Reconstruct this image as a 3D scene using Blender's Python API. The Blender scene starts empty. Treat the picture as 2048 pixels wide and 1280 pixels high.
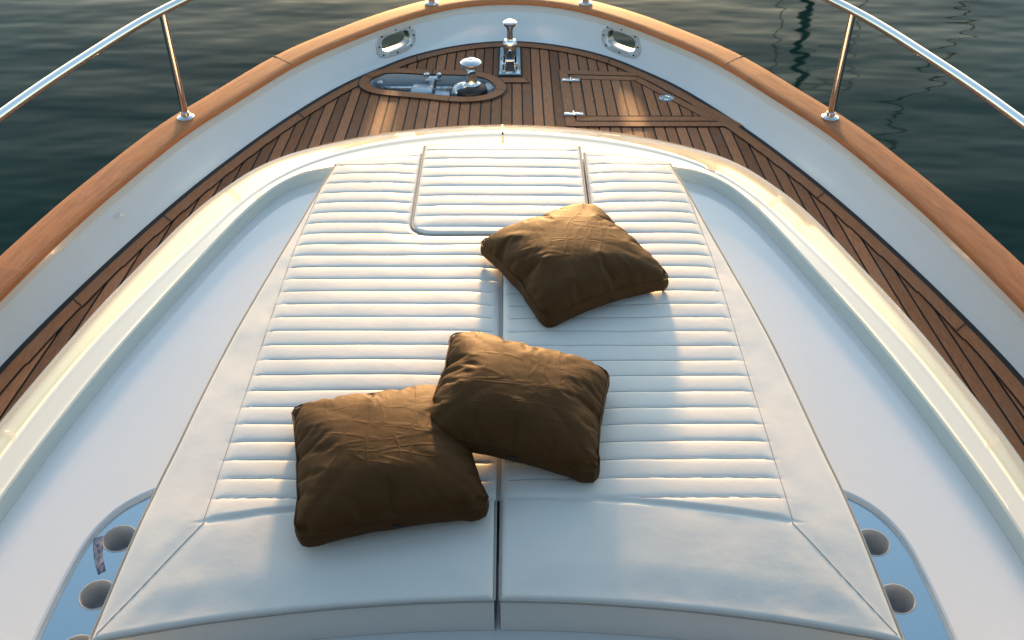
import bpy, bmesh, math, random
import numpy as np
from mathutils import Vector, noise
R = math.radians
random.seed(4)
scn = bpy.context.scene
col = scn.collection

# ------------------------------------------------------------------ helpers
def tag(o, label=None, cat=None, group=None, kind=None):
    for k, v in (('label', label), ('category', cat), ('group', group), ('kind', kind)):
        if v: o[k] = v
    return o

def empty(name, loc, label, cat, group=None):
    o = bpy.data.objects.new(name, None); col.objects.link(o)
    o.location = loc; o.empty_display_size = .1
    return tag(o, label, cat, group)

def wloc(o):
    v = Vector(o.location)
    while o.parent: o = o.parent; v += Vector(o.location)
    return v

class MB:
    """collects vertices and faces, then links them as ONE mesh object (world coordinates)"""
    def __init__(s): s.v = []; s.f = []; s.uv = {}
    def add(s, vs, fs):
        n = len(s.v); s.v += [tuple(map(float, p)) for p in vs]
        s.f += [tuple(i + n for i in f) for f in fs]
    def quad(s, a, b, c, d): s.add([a, b, c, d], [(0, 1, 2, 3)])
    def loft(s, rows, closed_u=False, closed_v=False, cap=False):
        n = len(s.v); m = len(rows[0]); k = len(rows)
        for r in rows: s.v += [tuple(map(float, p)) for p in r]
        for i in range(k if closed_u else k - 1):
            for j in range(m if closed_v else m - 1):
                a = n + i * m + j; b = n + i * m + (j + 1) % m
                c = n + ((i + 1) % k) * m + (j + 1) % m; d = n + ((i + 1) % k) * m + j
                s.f.append((a, b, c, d))
        if cap:
            s.f.append(tuple(n + j for j in range(m))[::-1])
            s.f.append(tuple(n + (k - 1) * m + j for j in range(m)))
    def tube(s, pts, r, n=12, cap=True):
        pts = [Vector(p) for p in pts]; rows = []; up = None
        for i, p in enumerate(pts):
            t = (pts[min(i + 1, len(pts) - 1)] - pts[max(i - 1, 0)]).normalized()
            if up is None:
                up = Vector((0, 0, 1)) if abs(t.z) < .9 else Vector((0, 1, 0))
            a = t.cross(up).normalized(); up = a.cross(t).normalized()
            rr = r[i] if isinstance(r, (list, tuple)) else r
            rows.append([p + a * (rr * math.cos(q)) + up * (rr * math.sin(q)) for q in [2 * math.pi * k / n for k in range(n)]])
        s.loft(rows, closed_v=True, cap=cap)
    def lathe(s, c, prof, n=32, axis=(0, 0, 1), cap=True):
        ax = Vector(axis).normalized(); e = ax.orthogonal().normalized(); g = ax.cross(e); c = Vector(c)
        rows = [[c + ax * z + (e * math.cos(q) + g * math.sin(q)) * r for q in [2 * math.pi * k / n for k in range(n)]] for r, z in prof]
        s.loft(rows, closed_v=True, cap=cap)
    def box(s, c, d, rz=0, bev=0.0):
        x, y, z = [q / 2 for q in d]; cs, sn = math.cos(rz), math.sin(rz)
        def T(p): return (c[0] + p[0] * cs - p[1] * sn, c[1] + p[0] * sn + p[1] * cs, c[2] + p[2])
        if bev <= 0:
            s.add([T(p) for p in [(-x, -y, -z), (x, -y, -z), (x, y, -z), (-x, y, -z), (-x, -y, z), (x, -y, z), (x, y, z), (-x, y, z)]],
                  [(3, 2, 1, 0), (4, 5, 6, 7), (0, 1, 5, 4), (1, 2, 6, 5), (2, 3, 7, 6), (3, 0, 4, 7)])
        else:
            rows = []
            for zz, ins in ((-z, bev), (-z + bev, 0), (z - bev, 0), (z, bev)):
                ring = []
                for sx, sy in ((1, 1), (-1, 1), (-1, -1), (1, -1)):
                    a, b = (x - ins), (y - ins)
                    p1, p2 = (sx * a, sy * (b - bev)), (sx * (a - bev), sy * b)
                    if sx * sy < 0: p1, p2 = p2, p1
                    ring += [T((*p1, zz)), T((*p2, zz))]
                rows.append(ring)
            s.loft(rows, closed_v=True, cap=True)
    def build(s, name, m, parent=None, smooth=True, angle=38, uv=None, label=None):
        me = bpy.data.meshes.new(name); me.from_pydata(s.v, [], s.f)
        bm = bmesh.new(); bm.from_mesh(me)
        bmesh.ops.recalc_face_normals(bm, faces=bm.faces); bm.to_mesh(me); bm.free()
        me.materials.append(m)
        if smooth:
            me.polygons.foreach_set('use_smooth', [True] * len(me.polygons))
            me.set_sharp_from_angle(angle=R(angle))
        if uv is not None:
            l = me.uv_layers.new(name='UVMap')
            for lp in me.loops: l.data[lp.index].uv = uv[lp.vertex_index]
        o = bpy.data.objects.new(name, me); col.objects.link(o)
        if parent:
            o.parent = parent; o.location = -wloc(parent)
        if label: o['label'] = label
        return o

def catmull(P, n):
    P = np.array(P, float); Q = np.vstack([2 * P[0] - P[1], P, 2 * P[-1] - P[-2]]); out = []
    for i in range(1, len(Q) - 2):
        p0, p1, p2, p3 = Q[i - 1:i + 3]
        t01, t12, t23 = [max(np.linalg.norm(b - a), 1e-6) ** .5 for a, b in ((p0, p1), (p1, p2), (p2, p3))]
        m1 = (p2 - p1) + t12 * ((p1 - p0) / t01 - (p2 - p0) / (t01 + t12))
        m2 = (p2 - p1) + t12 * ((p3 - p2) / t23 - (p3 - p1) / (t12 + t23))
        for t in np.linspace(0, 1, 40, endpoint=False):
            out.append((2 * t**3 - 3 * t**2 + 1) * p1 + (t**3 - 2 * t**2 + t) * m1 + (-2 * t**3 + 3 * t**2) * p2 + (t**3 - t**2) * m2)
    out.append(P[-1]); return resample(np.array(out), n)

def resample(L, n):
    d = np.r_[0, np.cumsum(np.linalg.norm(np.diff(L, axis=0), axis=1))]
    q = np.linspace(0, d[-1], n)
    return np.stack([np.interp(q, d, L[:, k]) for k in range(L.shape[1])], 1)

def mirror(half, x0, n):
    """half: points from the bow (x=0) aft on starboard -> full smooth line from port aft to starboard aft"""
    h = np.array(half, float)
    full = np.vstack([(h * [-1, 1])[::-1][:-1], h]) if abs(h[0, 0]) < 1e-6 else np.vstack([(h * [-1, 1])[::-1], h])
    c = catmull(full, n)
    for _ in range(6): c[1:-1] = .25 * c[:-2] + .5 * c[1:-1] + .25 * c[2:]
    c = resample(c, n)
    c[:, 0] += x0; return c

def normals(c):
    t = np.gradient(c, axis=0); t /= np.linalg.norm(t, axis=1)[:, None]
    return np.stack([-t[:, 1], t[:, 0]], 1)      # outboard for a port-aft -> bow -> starboard-aft line

def sstep(a, b, x):
    t = np.clip((x - a) / (b - a), 0, 1); return t * t * (3 - 2 * t)

# ------------------------------------------------------------------ materials
def new_mat(name):
    m = bpy.data.materials.new(name); m.use_nodes = True
    nt = m.node_tree; b = nt.nodes['Principled BSDF']; return m, nt, b
def nd(nt, t, **kw):
    n = nt.nodes.new(t)
    for k, v in kw.items():
        if k in n.inputs: n.inputs[k].default_value = v
        else: setattr(n, k, v)
    return n
def lk(nt, a, b): nt.links.new(a, b)
def math_n(nt, op, a, b=None):
    n = nt.nodes.new('ShaderNodeMath'); n.operation = op
    for i, q in enumerate((a, b)):
        if q is None: continue
        if isinstance(q, (int, float)): n.inputs[i].default_value = q
        else: lk(nt, q, n.inputs[i])
    return n.outputs[0]
def mixc(nt, fac, a, b, mode='MIX'):
    n = nt.nodes.new('ShaderNodeMix'); n.data_type = 'RGBA'; n.blend_type = mode
    for i, q in ((0, fac), (6, a), (7, b)):
        if isinstance(q, (int, float)): n.inputs[i].default_value = q
        elif isinstance(q, tuple): n.inputs[i].default_value = (*q, 1) if len(q) == 3 else q
        else: lk(nt, q, n.inputs[i])
    return n.outputs[2]
def noise_n(nt, vec, scale, detail=3, rough=.55):
    n = nd(nt, 'ShaderNodeTexNoise', Scale=scale, Detail=detail, Roughness=rough); lk(nt, vec, n.inputs['Vector']); return n.outputs['Fac']
def ramp(nt, fac, a, b):
    n = nt.nodes.new('ShaderNodeMapRange'); n.inputs[1].default_value = a; n.inputs[2].default_value = b
    lk(nt, fac, n.inputs[0]); return n.outputs[0]
def bump(nt, b, h, dist, strength=1.0):
    n = nd(nt, 'ShaderNodeBump', Strength=strength, Distance=dist); lk(nt, h, n.inputs['Height']); lk(nt, n.outputs[0], b.inputs['Normal'])
def objco(nt, scale=(1, 1, 1)):
    t = nt.nodes.new('ShaderNodeTexCoord'); m = nt.nodes.new('ShaderNodeMapping'); m.inputs['Scale'].default_value = scale
    lk(nt, t.outputs['Object'], m.inputs['Vector']); return m.outputs[0]

def gelcoat(name, c, rough=.16, coat=.6, dirt=.06):
    m, nt, b = new_mat(name)
    co = objco(nt)
    n1 = noise_n(nt, co, 1.7, 4); n2 = noise_n(nt, co, 14, 4, .65)
    k = math_n(nt, 'MULTIPLY', ramp(nt, n1, .3, .75), ramp(nt, n2, .35, .7))
    lk(nt, mixc(nt, math_n(nt, 'MULTIPLY', k, dirt * 3), c, tuple(q * .82 for q in c)), b.inputs['Base Color'])
    rr = math_n(nt, 'MULTIPLY_ADD', n2, .12); rr.node.inputs[2].default_value = rough - .05
    lk(nt, rr, b.inputs['Roughness'])
    b.inputs['Coat Weight'].default_value = coat; b.inputs['Coat Roughness'].default_value = .035
    bump(nt, b, noise_n(nt, co, 2.6, 1), .003, .15)
    return m

def plain(name, c, rough=.5, metal=0.0, spec=None, nscale=40, namt=.12, bmp=0):
    m, nt, b = new_mat(name); co = objco(nt)
    n = noise_n(nt, co, nscale, 4)
    lk(nt, mixc(nt, n, tuple(q * (1 - namt) for q in c), tuple(min(q * (1 + namt), 1) for q in c)), b.inputs['Base Color'])
    b.inputs['Roughness'].default_value = rough; b.inputs['Metallic'].default_value = metal
    if spec is not None: b.inputs['Specular IOR Level'].default_value = spec
    if bmp: bump(nt, b, n, bmp)
    return m

PW, PK, PY = .059, .045, 4.5          # plank width, fan-out, reference station
def teak_deck_mat(name, planks=True):
    m, nt, b = new_mat(name)
    t = nt.nodes.new('ShaderNodeTexCoord'); sp = nt.nodes.new('ShaderNodeSeparateXYZ'); lk(nt, t.outputs['Object'], sp.inputs[0])
    X, Y = sp.outputs[0], sp.outputs[1]
    k = math_n(nt, 'ADD', math_n(nt, 'MULTIPLY', math_n(nt, 'SUBTRACT', Y, PY), PK), 1.0)
    u = math_n(nt, 'DIVIDE', math_n(nt, 'MULTIPLY', X, k), PW)
    fl = math_n(nt, 'FLOOR', u); fr = math_n(nt, 'FRACT', u)
    cv = nt.nodes.new('ShaderNodeCombineXYZ'); lk(nt, u, cv.inputs[0])
    off = math_n(nt, 'MULTIPLY', fl, 7.31)
    lk(nt, math_n(nt, 'ADD', Y, off), cv.inputs[1])
    mp = nt.nodes.new('ShaderNodeMapping'); mp.inputs['Scale'].default_value = (7, 5, 1); lk(nt, cv.outputs[0], mp.inputs['Vector'])
    grain = noise_n(nt, mp.outputs[0], 3.0, 6, .65)
    co = objco(nt); blot = noise_n(nt, co, 5, 4)
    wn = nt.nodes.new('ShaderNodeTexWhiteNoise'); wn.noise_dimensions = '1D'; lk(nt, fl, wn.inputs['W'])
    c = mixc(nt, ramp(nt, grain, .3, .72), (.21, .078, .033), (.56, .25, .115))
    c = mixc(nt, math_n(nt, 'MULTIPLY', ramp(nt, blot, .4, .75), .4), c, (.30, .16, .095))
    c = mixc(nt, math_n(nt, 'MULTIPLY', ramp(nt, noise_n(nt, co, 2.1, 6, .7), .52, .72), .45), c, (.30, .21, .155))
    if planks:
        tone = math_n(nt, 'MULTIPLY_ADD', wn.outputs['Value'], .65); tone.node.inputs[2].default_value = .62
        cc = nt.nodes.new('ShaderNodeCombineColor')
        for i in range(3): lk(nt, tone, cc.inputs[i])
        c = mixc(nt, 1.0, c, cc.outputs[0], 'MULTIPLY')
        d = math_n(nt, 'MINIMUM', fr, math_n(nt, 'SUBTRACT', 1.0, fr))
        caulk = math_n(nt, 'LESS_THAN', d, .068)
        c = mixc(nt, caulk, c, (.006, .006, .007))
        h = math_n(nt, 'SUBTRACT', math_n(nt, 'MULTIPLY', grain, .25), math_n(nt, 'MULTIPLY', ramp(nt, d, .11, .05), 1.0))
        bump(nt, b, h, .0025, .8)
    else:
        bump(nt, b, grain, .001, .6)
    lk(nt, c, b.inputs['Base Color'])
    b.inputs['Roughness'].default_value = .62; b.inputs['Specular IOR Level'].default_value = .22
    return m

def cap_mat():
    m, nt, b = new_mat('oiled_teak')
    t = nt.nodes.new('ShaderNodeTexCoord'); mp = nt.nodes.new('ShaderNodeMapping'); mp.inputs['Scale'].default_value = (3.0, 55, 1)
    lk(nt, t.outputs['UV'], mp.inputs['Vector'])
    g = noise_n(nt, mp.outputs[0], 2.2, 6, .7)
    mp2 = nt.nodes.new('ShaderNodeMapping'); mp2.inputs['Scale'].default_value = (1.2, 6, 1); lk(nt, t.outputs['UV'], mp2.inputs['Vector'])
    g2 = noise_n(nt, mp2.outputs[0], 3, 4)
    c = mixc(nt, ramp(nt, g, .28, .72), (.24, .088, .038), (.50, .210, .098))
    c = mixc(nt, math_n(nt, 'MULTIPLY', ramp(nt, g2, .4, .7), .5), c, (.46, .165, .05))
    sx = nt.nodes.new('ShaderNodeSeparateXYZ'); lk(nt, t.outputs['UV'], sx.inputs[0])
    wn = nt.nodes.new('ShaderNodeTexWhiteNoise'); wn.noise_dimensions = '1D'; lk(nt, math_n(nt, 'FLOOR', math_n(nt, 'DIVIDE', sx.outputs[0], 2.62)), wn.inputs['W'])
    tone = math_n(nt, 'MULTIPLY_ADD', wn.outputs['Value'], .22); tone.node.inputs[2].default_value = .84
    cc = nt.nodes.new('ShaderNodeCombineColor')
    for i in range(3): lk(nt, tone, cc.inputs[i])
    c = mixc(nt, 1.0, c, cc.outputs[0], 'MULTIPLY')
    lk(nt, c, b.inputs['Base Color']); b.inputs['Roughness'].default_value = .55; b.inputs['Specular IOR Level'].default_value = .16
    bump(nt, b, g, .0008, .6)
    return m

def steel_mat(name, rough=.07, c=(.78, .79, .8), brushed=False):
    m, nt, b = new_mat(name); b.inputs['Metallic'].default_value = 1
    b.inputs['Base Color'].default_value = (*c, 1)
    co = objco(nt, (1, 1, 1)); n = noise_n(nt, co, 60 if not brushed else 220, 3)
    rr = math_n(nt, 'MULTIPLY_ADD', n, .1); rr.node.inputs[2].default_value = rough - .04
    lk(nt, rr, b.inputs['Roughness'])
    if brushed: bump(nt, b, n, .0004, .5)
    return m

def vinyl_mat(name, c):
    m, nt, b = new_mat(name); co = objco(nt)
    n1 = noise_n(nt, co, 2.3, 4, .6); n2 = noise_n(nt, co, 260, 2); n3 = noise_n(nt, co, 18, 3)
    c2 = mixc(nt, math_n(nt, 'MULTIPLY', ramp(nt, n1, .35, .7), .35), c, tuple(q * k for q, k in zip(c, (.90, .87, .83))))
    lk(nt, c2, b.inputs['Base Color']); b.inputs['Roughness'].default_value = .42; b.inputs['Specular IOR Level'].default_value = .4
    h = math_n(nt, 'ADD', math_n(nt, 'MULTIPLY', n2, .12), n3)
    bump(nt, b, h, .0016, .5)
    return m

def fabric_mat():
    m, nt, b = new_mat('brown_cotton'); co = objco(nt)
    n1 = noise_n(nt, co, 6, 4); n2 = noise_n(nt, co, 700, 2)
    c = mixc(nt, n1, (.046, .022, .009), (.080, .037, .0135))
    lk(nt, c, b.inputs['Base Color']); b.inputs['Roughness'].default_value = .62; b.inputs['Specular IOR Level'].default_value = .2
    b.inputs['Specular Tint'].default_value = (1, .62, .32, 1)
    hs = []
    for sc, rot in (((3, 13, 6), .5), ((12, 3.5, 6), -.4)):
        mp = nt.nodes.new('ShaderNodeMapping'); mp.inputs['Scale'].default_value = sc; mp.inputs['Rotation'].default_value = (0, 0, rot); lk(nt, co, mp.inputs['Vector'])
        n = nd(nt, 'ShaderNodeTexNoise', Scale=1.0, Detail=2, Roughness=.5, Distortion=.8); lk(nt, mp.outputs[0], n.inputs['Vector'])
        a = math_n(nt, 'ABSOLUTE', math_n(nt, 'SUBTRACT', n.outputs['Fac'], .5))
        hs.append(ramp(nt, a, .055, .0))
    h = math_n(nt, 'ADD', math_n(nt, 'MULTIPLY', math_n(nt, 'MAXIMUM', hs[0], hs[1]), .55), math_n(nt, 'MULTIPLY', noise_n(nt, co, 16, 3), 1.2))
    h = math_n(nt, 'ADD', h, math_n(nt, 'MULTIPLY', n2, .12))
    bump(nt, b, h, .0013, .7)
    return m

def water_mat():
    m, nt, b = new_mat('sea_water')
    co = objco(nt, (1, 1, 1))
    b.inputs['Base Color'].default_value = (.004, .023, .022, 1)
    b.inputs['Roughness'].default_value = .05; b.inputs['IOR'].default_value = 1.33; b.inputs['Specular Tint'].default_value = (.55, 1, .86, 1); b.inputs['Specular IOR Level'].default_value = .09
    mp = nt.nodes.new('ShaderNodeMapping'); mp.inputs['Scale'].default_value = (.55, 1.25, 1); mp.inputs['Rotation'].default_value = (0, 0, R(12)); lk(nt, co, mp.inputs['Vector'])
    n1 = noise_n(nt, mp.outputs[0], .40, 1, .4); n2 = noise_n(nt, mp.outputs[0], 1.5, 2, .5); n3 = noise_n(nt, co, .22, 2)
    h = math_n(nt, 'ADD', math_n(nt, 'MULTIPLY', n1, .55), math_n(nt, 'MULTIPLY', n2, .16))
    lk(nt, mixc(nt, ramp(nt, n3, .3, .7), (.0002, .0130, .0128), (.0005, .022, .0190)), b.inputs['Base Color'])
    bump(nt, b, h, .15, 1.0)
    return m

def painted_reflection_mat():  # blue and pinkish patches paint a reflection seen in the tray plate
    m, nt, b = new_mat('reflection_colours'); co = objco(nt, (60, 26, 10))
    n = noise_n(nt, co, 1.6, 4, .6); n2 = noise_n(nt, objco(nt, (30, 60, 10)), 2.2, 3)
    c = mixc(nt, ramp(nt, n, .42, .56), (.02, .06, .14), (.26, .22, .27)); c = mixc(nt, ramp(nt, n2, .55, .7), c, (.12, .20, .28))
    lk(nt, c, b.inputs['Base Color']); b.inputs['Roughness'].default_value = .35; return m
M = dict(
    shade_strip=gelcoat('shade_strip_gelcoat', (.46, .48, .51), .3, .3),
    step=gelcoat('step_shade_gelcoat', (.52, .60, .60), .2, .5),  # grey-teal tint puts the shade of the white step wall into its colour
    sealant=plain('tan_sealant', (.045, .024, .012), .6), satin=plain('satin_steel', (.52, .64, .74), .3, .35),
    painted_reflection=painted_reflection_mat(),
    well=plain('well_liner', (.34, .40, .46), .35),
    navy=plain('dark_blue_paint', (.01, .013, .02), .4),
    cup=plain('cup_liner', (.42, .44, .46), .3),
    gel=gelcoat('white_gelcoat', (.74, .745, .75), .12, 1.0),
    cream=gelcoat('cream_gelcoat', (.81, .75, .63), .14, .8),
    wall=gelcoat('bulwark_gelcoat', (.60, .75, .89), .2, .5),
    deck=teak_deck_mat('teak_planks'), teak=teak_deck_mat('teak_margin', False), cap=cap_mat(),
    caulk=plain('black_caulk', (.007, .007, .008), .5),
    steel=steel_mat('polished_steel'), plate=steel_mat('brushed_plate', .14, (.47, .57, .62), True),
    black=plain('black_rubber', (.012, .012, .014), .4), chain=steel_mat('galvanised_chain', .35, (.35, .36, .36)),
    vinyl=vinyl_mat('white_vinyl', (.755, .73, .685)), thread=plain('grey_thread', (.27, .265, .25), .7), pipe=plain('piping_vinyl', (.34, .315, .28), .45),
    fabric=fabric_mat(), water=water_mat(), glass=plain('smoked_glass', (.01, .012, .014), .05),
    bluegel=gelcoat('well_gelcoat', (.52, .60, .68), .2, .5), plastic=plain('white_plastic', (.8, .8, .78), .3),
)

# ------------------------------------------------------------------ lines of the yacht (metres; deck z=0, bow along +Y)
DKh = [(0, 5.97), (.3, 5.91), (.6, 5.745), (.8, 5.54), (.95, 5.37), (1.23, 4.91), (1.49, 4.36), (1.645, 3.96), (1.76, 3.62), (1.88, 3.22), (1.96, 2.90), (2.06, 2.3), (2.14, 1.4), (2.18, 0), (2.18, -2)]
CIh = [(0, 5.985), (.3, 5.93), (.6, 5.735), (.91, 5.42), (1.12, 5.16), (1.37, 4.70), (1.54, 4.37), (1.68, 3.98), (1.79, 3.63), (1.935, 3.02), (2.06, 2.3), (2.15, 1.4), (2.2, 0), (2.2, -2)]
TRh = [(0, 4.16), (.26, 4.14), (.52, 4.085), (.81, 3.965), (1.01, 3.82), (1.165, 3.57), (1.23, 3.42), (1.35, 3.03), (1.425, 2.76), (1.49, 2.47), (1.55, 2.15), (1.60, 1.6), (1.63, 1.0), (1.64, .3)]
KNh = [(0, 3.875), (.25, 3.85), (.5, 3.78), (.71, 3.67), (.87, 3.52), (.98, 3.35), (1.07, 3.13), (1.19, 2.80), (1.30, 2.45), (1.375, 2.1), (1.43, 1.7), (1.46, 1.2), (1.47, .3)]
GOh = [(0, 3.635), (.4, 3.61), (.70, 3.56), (.79, 3.525), (.87, 3.45), (.96, 3.27), (1.095, 2.85), (1.21, 2.45), (1.30, 2.05), (1.355, 1.72), (1.385, 1.4), (1.40, .3)]
N = 361
DK = mirror(DKh, -.02, N); CI = mirror(CIh, -.02, N)
CIn = normals(CI); CO = CI + CIn * .165
DKn = normals(DK)
DECK_Z, CAPB, CAPT = 0., .228, .248
yacht = empty('motor_yacht', (0, 0, -1.75), 'white motor yacht foredeck with teak planking, orange teak cap rail and steel railings', 'yacht')

# hull topsides below the bulwark
mb = MB(); rows = []
for i in range(N):
    o = CI[i] + CIn[i] * .054; n = CIn[i]
    bow = max(0, n[1])
    rows.append([(*(o - n * (q * (.32 + .5 * bow))), z) for q, z in ((0, -.26), (.18, -.6), (.5, -1.1), (1.0, -1.76), (1.25, -2.3))])
mb.loft(rows); mb.build('hull', M['gel'], yacht)

# bulwark: one closed wall pierced by the two hawse holes
mb = MB(); rows = []
for i in range(N):
    a = DK[i]; b = CI[i] + CIn[i] * .022; c = CI[i] + CIn[i] * .056
    wall = [(*(a - DKn[i] * .012), -.03), (*(a + DKn[i] * .004), .012)]
    wall += [(*(a + (b - a) * q + DKn[i] * e), .012 + (CAPB - .012) * q) for q, e in ((.12, .008), (.35, .012), (.6, .010), (.80, .002), (.815, .010), (.9, .012))]
    rows.append(wall + [(*b, CAPB), (*c, CAPB), (*(c - CIn[i] * .004), -.262), (*(a + DKn[i] * .02), -.262)])
mb.loft(rows, closed_v=True, cap=True)
bul = mb.build('bulwark', M['wall'], yacht, angle=50)

def oval(w, h, n=48, p=3.2):
    out = []
    for k in range(n):
        q = 2 * math.pi * k / n; cx, sx = math.cos(q), math.sin(q)
        out.append((w / 2 * math.copysign(abs(cx) ** (2 / p), cx), h / 2 * math.copysign(abs(sx) ** (2 / p), sx)))
    return out
def wall_frame(xt, q=.52):
    i = int(np.argmin(np.abs(DK[:, 0] - xt) + (DK[:, 1] < 4) * 9))
    a = Vector((*DK[i], 0)); b = Vector((*(CI[i] + CIn[i] * .022), CAPB))
    up = (b - a).normalized(); t = Vector((*(DK[i + 1] - DK[i - 1]), 0)).normalized()
    n = t.cross(up).normalized()           # points inboard or outboard
    inb = Vector((-DKn[i][0], -DKn[i][1], 0))
    if n.dot(inb) < 0: n = -n
    return a + (b - a) * q - inb * .010, t, up, n
cutters = []; haw = []
for xt in (-.675, .635):
    c, t, up, n = wall_frame(xt)
    if t.x < 0: t = -t
    haw.append((c, t, up, n))
    cb = MB(); cb.loft([[c + t * x + up * y + n * d for x, y in oval(.218, .098)] for d in (.2, -.5)], closed_v=True, cap=True)
    o = cb.build('hawse_cutter', M['wall'], None, smooth=False); cutters.append(o)
    md = bul.modifiers.new('b', 'BOOLEAN'); md.operation = 'DIFFERENCE'; md.solver = 'EXACT'; md.object = o
dg = bpy.context.evaluated_depsgraph_get(); dg.update()
me = bpy.data.meshes.new_from_object(bul.evaluated_get(dg)); bul.modifiers.clear(); bul.data = me
me.set_sharp_from_angle(angle=R(50))
for o in cutters: bpy.data.objects.remove(o)
for side, (c, t, up, n) in enumerate(haw):
    fb = MB(); prof = [(.208, .092, -.002, 0), (.212, .096, .008, 0), (.220, .104, .011, 0), (.290, .164, .010, 0), (.300, .174, .005, 0), (.302, .176, -.006, 0)]
    fb.loft([[c + t * x + up * y + n * d for x, y in oval(w, h)] for w, h, d, _ in prof], closed_v=True)
    fl = fb.build('hawse_hole', M['satin'], yacht, label=('oval steel hawse hole to port of the bow bollard', 'oval steel hawse hole to starboard of the bow bollard')[side])
    lb = MB(); lb.loft([[c + t * x + up * y + n * d for x, y in oval(.210, .094)] for d in (.0, -.025, -.05)], closed_v=True); lb.build('sleeve', M['chain'], fl)
    for k, (x, y) in enumerate(oval(.256, .137, 8)):
        sb = MB(); p = c + t * x + up * y + n * .0135
        sb.lathe(p, [(.0052, -.002), (.0052, .0022), (.003, .0034)], 10, n); sb.build('screw', M['black'], fl)

for yt, sx in ((3.78, -1),):
    i = min(range(N), key=lambda k: abs(DK[k, 1] - yt) + (0 if DK[k, 0] * sx > 0 else 99))
    p = DK[i] + (CI[i] - DK[i]) * .5
    lb = MB(); lb.lathe((*(p - DKn[i] * .006), .13), [(.011, -.006), (.011, .002), (.008, .004), (.003, .005)], 20, (-DKn[i][0], -DKn[i][1], .1))
    lb.build('courtesy_light', M['plastic'], yacht)

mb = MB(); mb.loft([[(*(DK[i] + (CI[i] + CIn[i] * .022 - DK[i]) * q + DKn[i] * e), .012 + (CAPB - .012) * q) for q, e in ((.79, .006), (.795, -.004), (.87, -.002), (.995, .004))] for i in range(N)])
mb.build('wall_shade_strip', M['shade_strip'], yacht)  # added strip, its darker grey stands for shade below the cap rail
# cap rail with UV running along the grain
mb = MB(); rows = []; uvs = []; L = np.r_[0, np.cumsum(np.linalg.norm(np.diff(CI, axis=0), axis=1))]
w = .165
prof = [(0, CAPB - .002), (-.001, CAPB + .008), (.0005, CAPT - .003), (.005, CAPT), (.05, CAPT + .002), (.115, CAPT + .002), (w - .012, CAPT), (w - .003, CAPT - .005), (w, CAPT - .018), (w - .002, CAPB - .012), (w - .03, CAPB - .014)]
for i in range(N):
    rows.append([(*(CI[i] + CIn[i] * d), z) for d, z in prof]); uvs += [(L[i], k / 10 * .2) for k in range(len(prof))]
mb.loft(rows, closed_v=True, cap=True)
cap = mb.build('cap_rail', M['cap'], yacht, angle=50, uv=uvs)
def pt_at(curve, nrm, y, sx):
    i = min(range(len(curve)), key=lambda k: abs(curve[k, 1] - y) + (0 if curve[k, 0] * sx > 0 else 99)); return i
for y, sx in ((5.09, 1), (5.10, -1), (2.2, 1), (2.5, -1)):
    i = pt_at(CI, CIn, y, sx); jb = MB(); t = np.array([CIn[i][1], -CIn[i][0]]) * sx
    a = CI[i] + CIn[i] * .003; b = CI[i] + CIn[i] * .162 + t * -.03
    jb.loft([[(*(p + t * s * .0016), z) for s, z in ((-1, CAPT - .01), (-1, CAPT + .0032), (1, CAPT + .0032), (1, CAPT - .01))] for p in (a, a + (b - a) * .5, b)], closed_v=True, cap=True)
    jb.build('scarf_joint', M['caulk'], cap)

# stanchions and handrail
RAILZ = .79
mid = CI + CIn * .085
def stanchion(x, y):
    sb = MB(); sb.tube([(x, y, CAPT), (x, y, .5), (x, y, RAILZ - .01)], .0165, 16)
    s = sb.build('stanchion', M['steel'], yacht)
    f = MB(); f.lathe((x, y, CAPT + .002), [(.041, 0), (.041, .006), (.034, .011), (.022, .014), (.0205, .03), (.0165, .034)], 28)
    f.build('base_flange', M['steel'], s)
for y, sx in ((4.50, -1), (4.50, 1), (2.7, -1), (2.7, 1), (.9, -1), (.9, 1)):
    i = pt_at(mid, CIn, y, sx); stanchion(*mid[i])
for x in (-.50, .45):
    i = min(range(N), key=lambda k: abs(mid[k, 0] - x) + (mid[k, 1] < 4) * 9); stanchion(*mid[i])
rb = MB(); rb.tube([(*(mid[i]), RAILZ) for i in range(0, N)], .0195, 18); rb.build('handrail', M['steel'], yacht)

# ------------------------------------------------------------------ teak deck with a hole for the anchor well
WELL = [(-.814, 5.382), (-.79, 5.45), (-.725, 5.495), (-.5, 5.482), (-.229, 5.46), (-.15, 5.42), (-.105, 5.35), (-.096, 5.3), (-.138, 5.235), (-.263, 5.201), (-.5, 5.245), (-.749, 5.30), (-.796, 5.335)]
def closed_smooth(P, n):
    c = catmull(P[-3:] + P + P[:3], 40 * (len(P) + 5) + 1); d = np.array(P[0]); 
    k0 = int(np.argmin(np.linalg.norm(c[:len(c) // 2] - d, axis=1))); rest = c[k0 + 60:]
    k1 = k0 + 60 + int(np.argmin(np.linalg.norm(rest - d, axis=1)))
    return resample(np.vstack([c[k0:k1], c[k0:k0 + 1]]), n + 1)[:-1]
well = closed_smooth(WELL, 90)
wn_ = np.roll(well, -1, 0) - np.roll(well, 1, 0); wn_ /= np.linalg.norm(wn_, axis=1)[:, None]
wout = np.stack([-wn_[:, 1], wn_[:, 0]], 1)
if ((well - well.mean(0)) * wout).sum() < 0: wout = -wout
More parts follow.
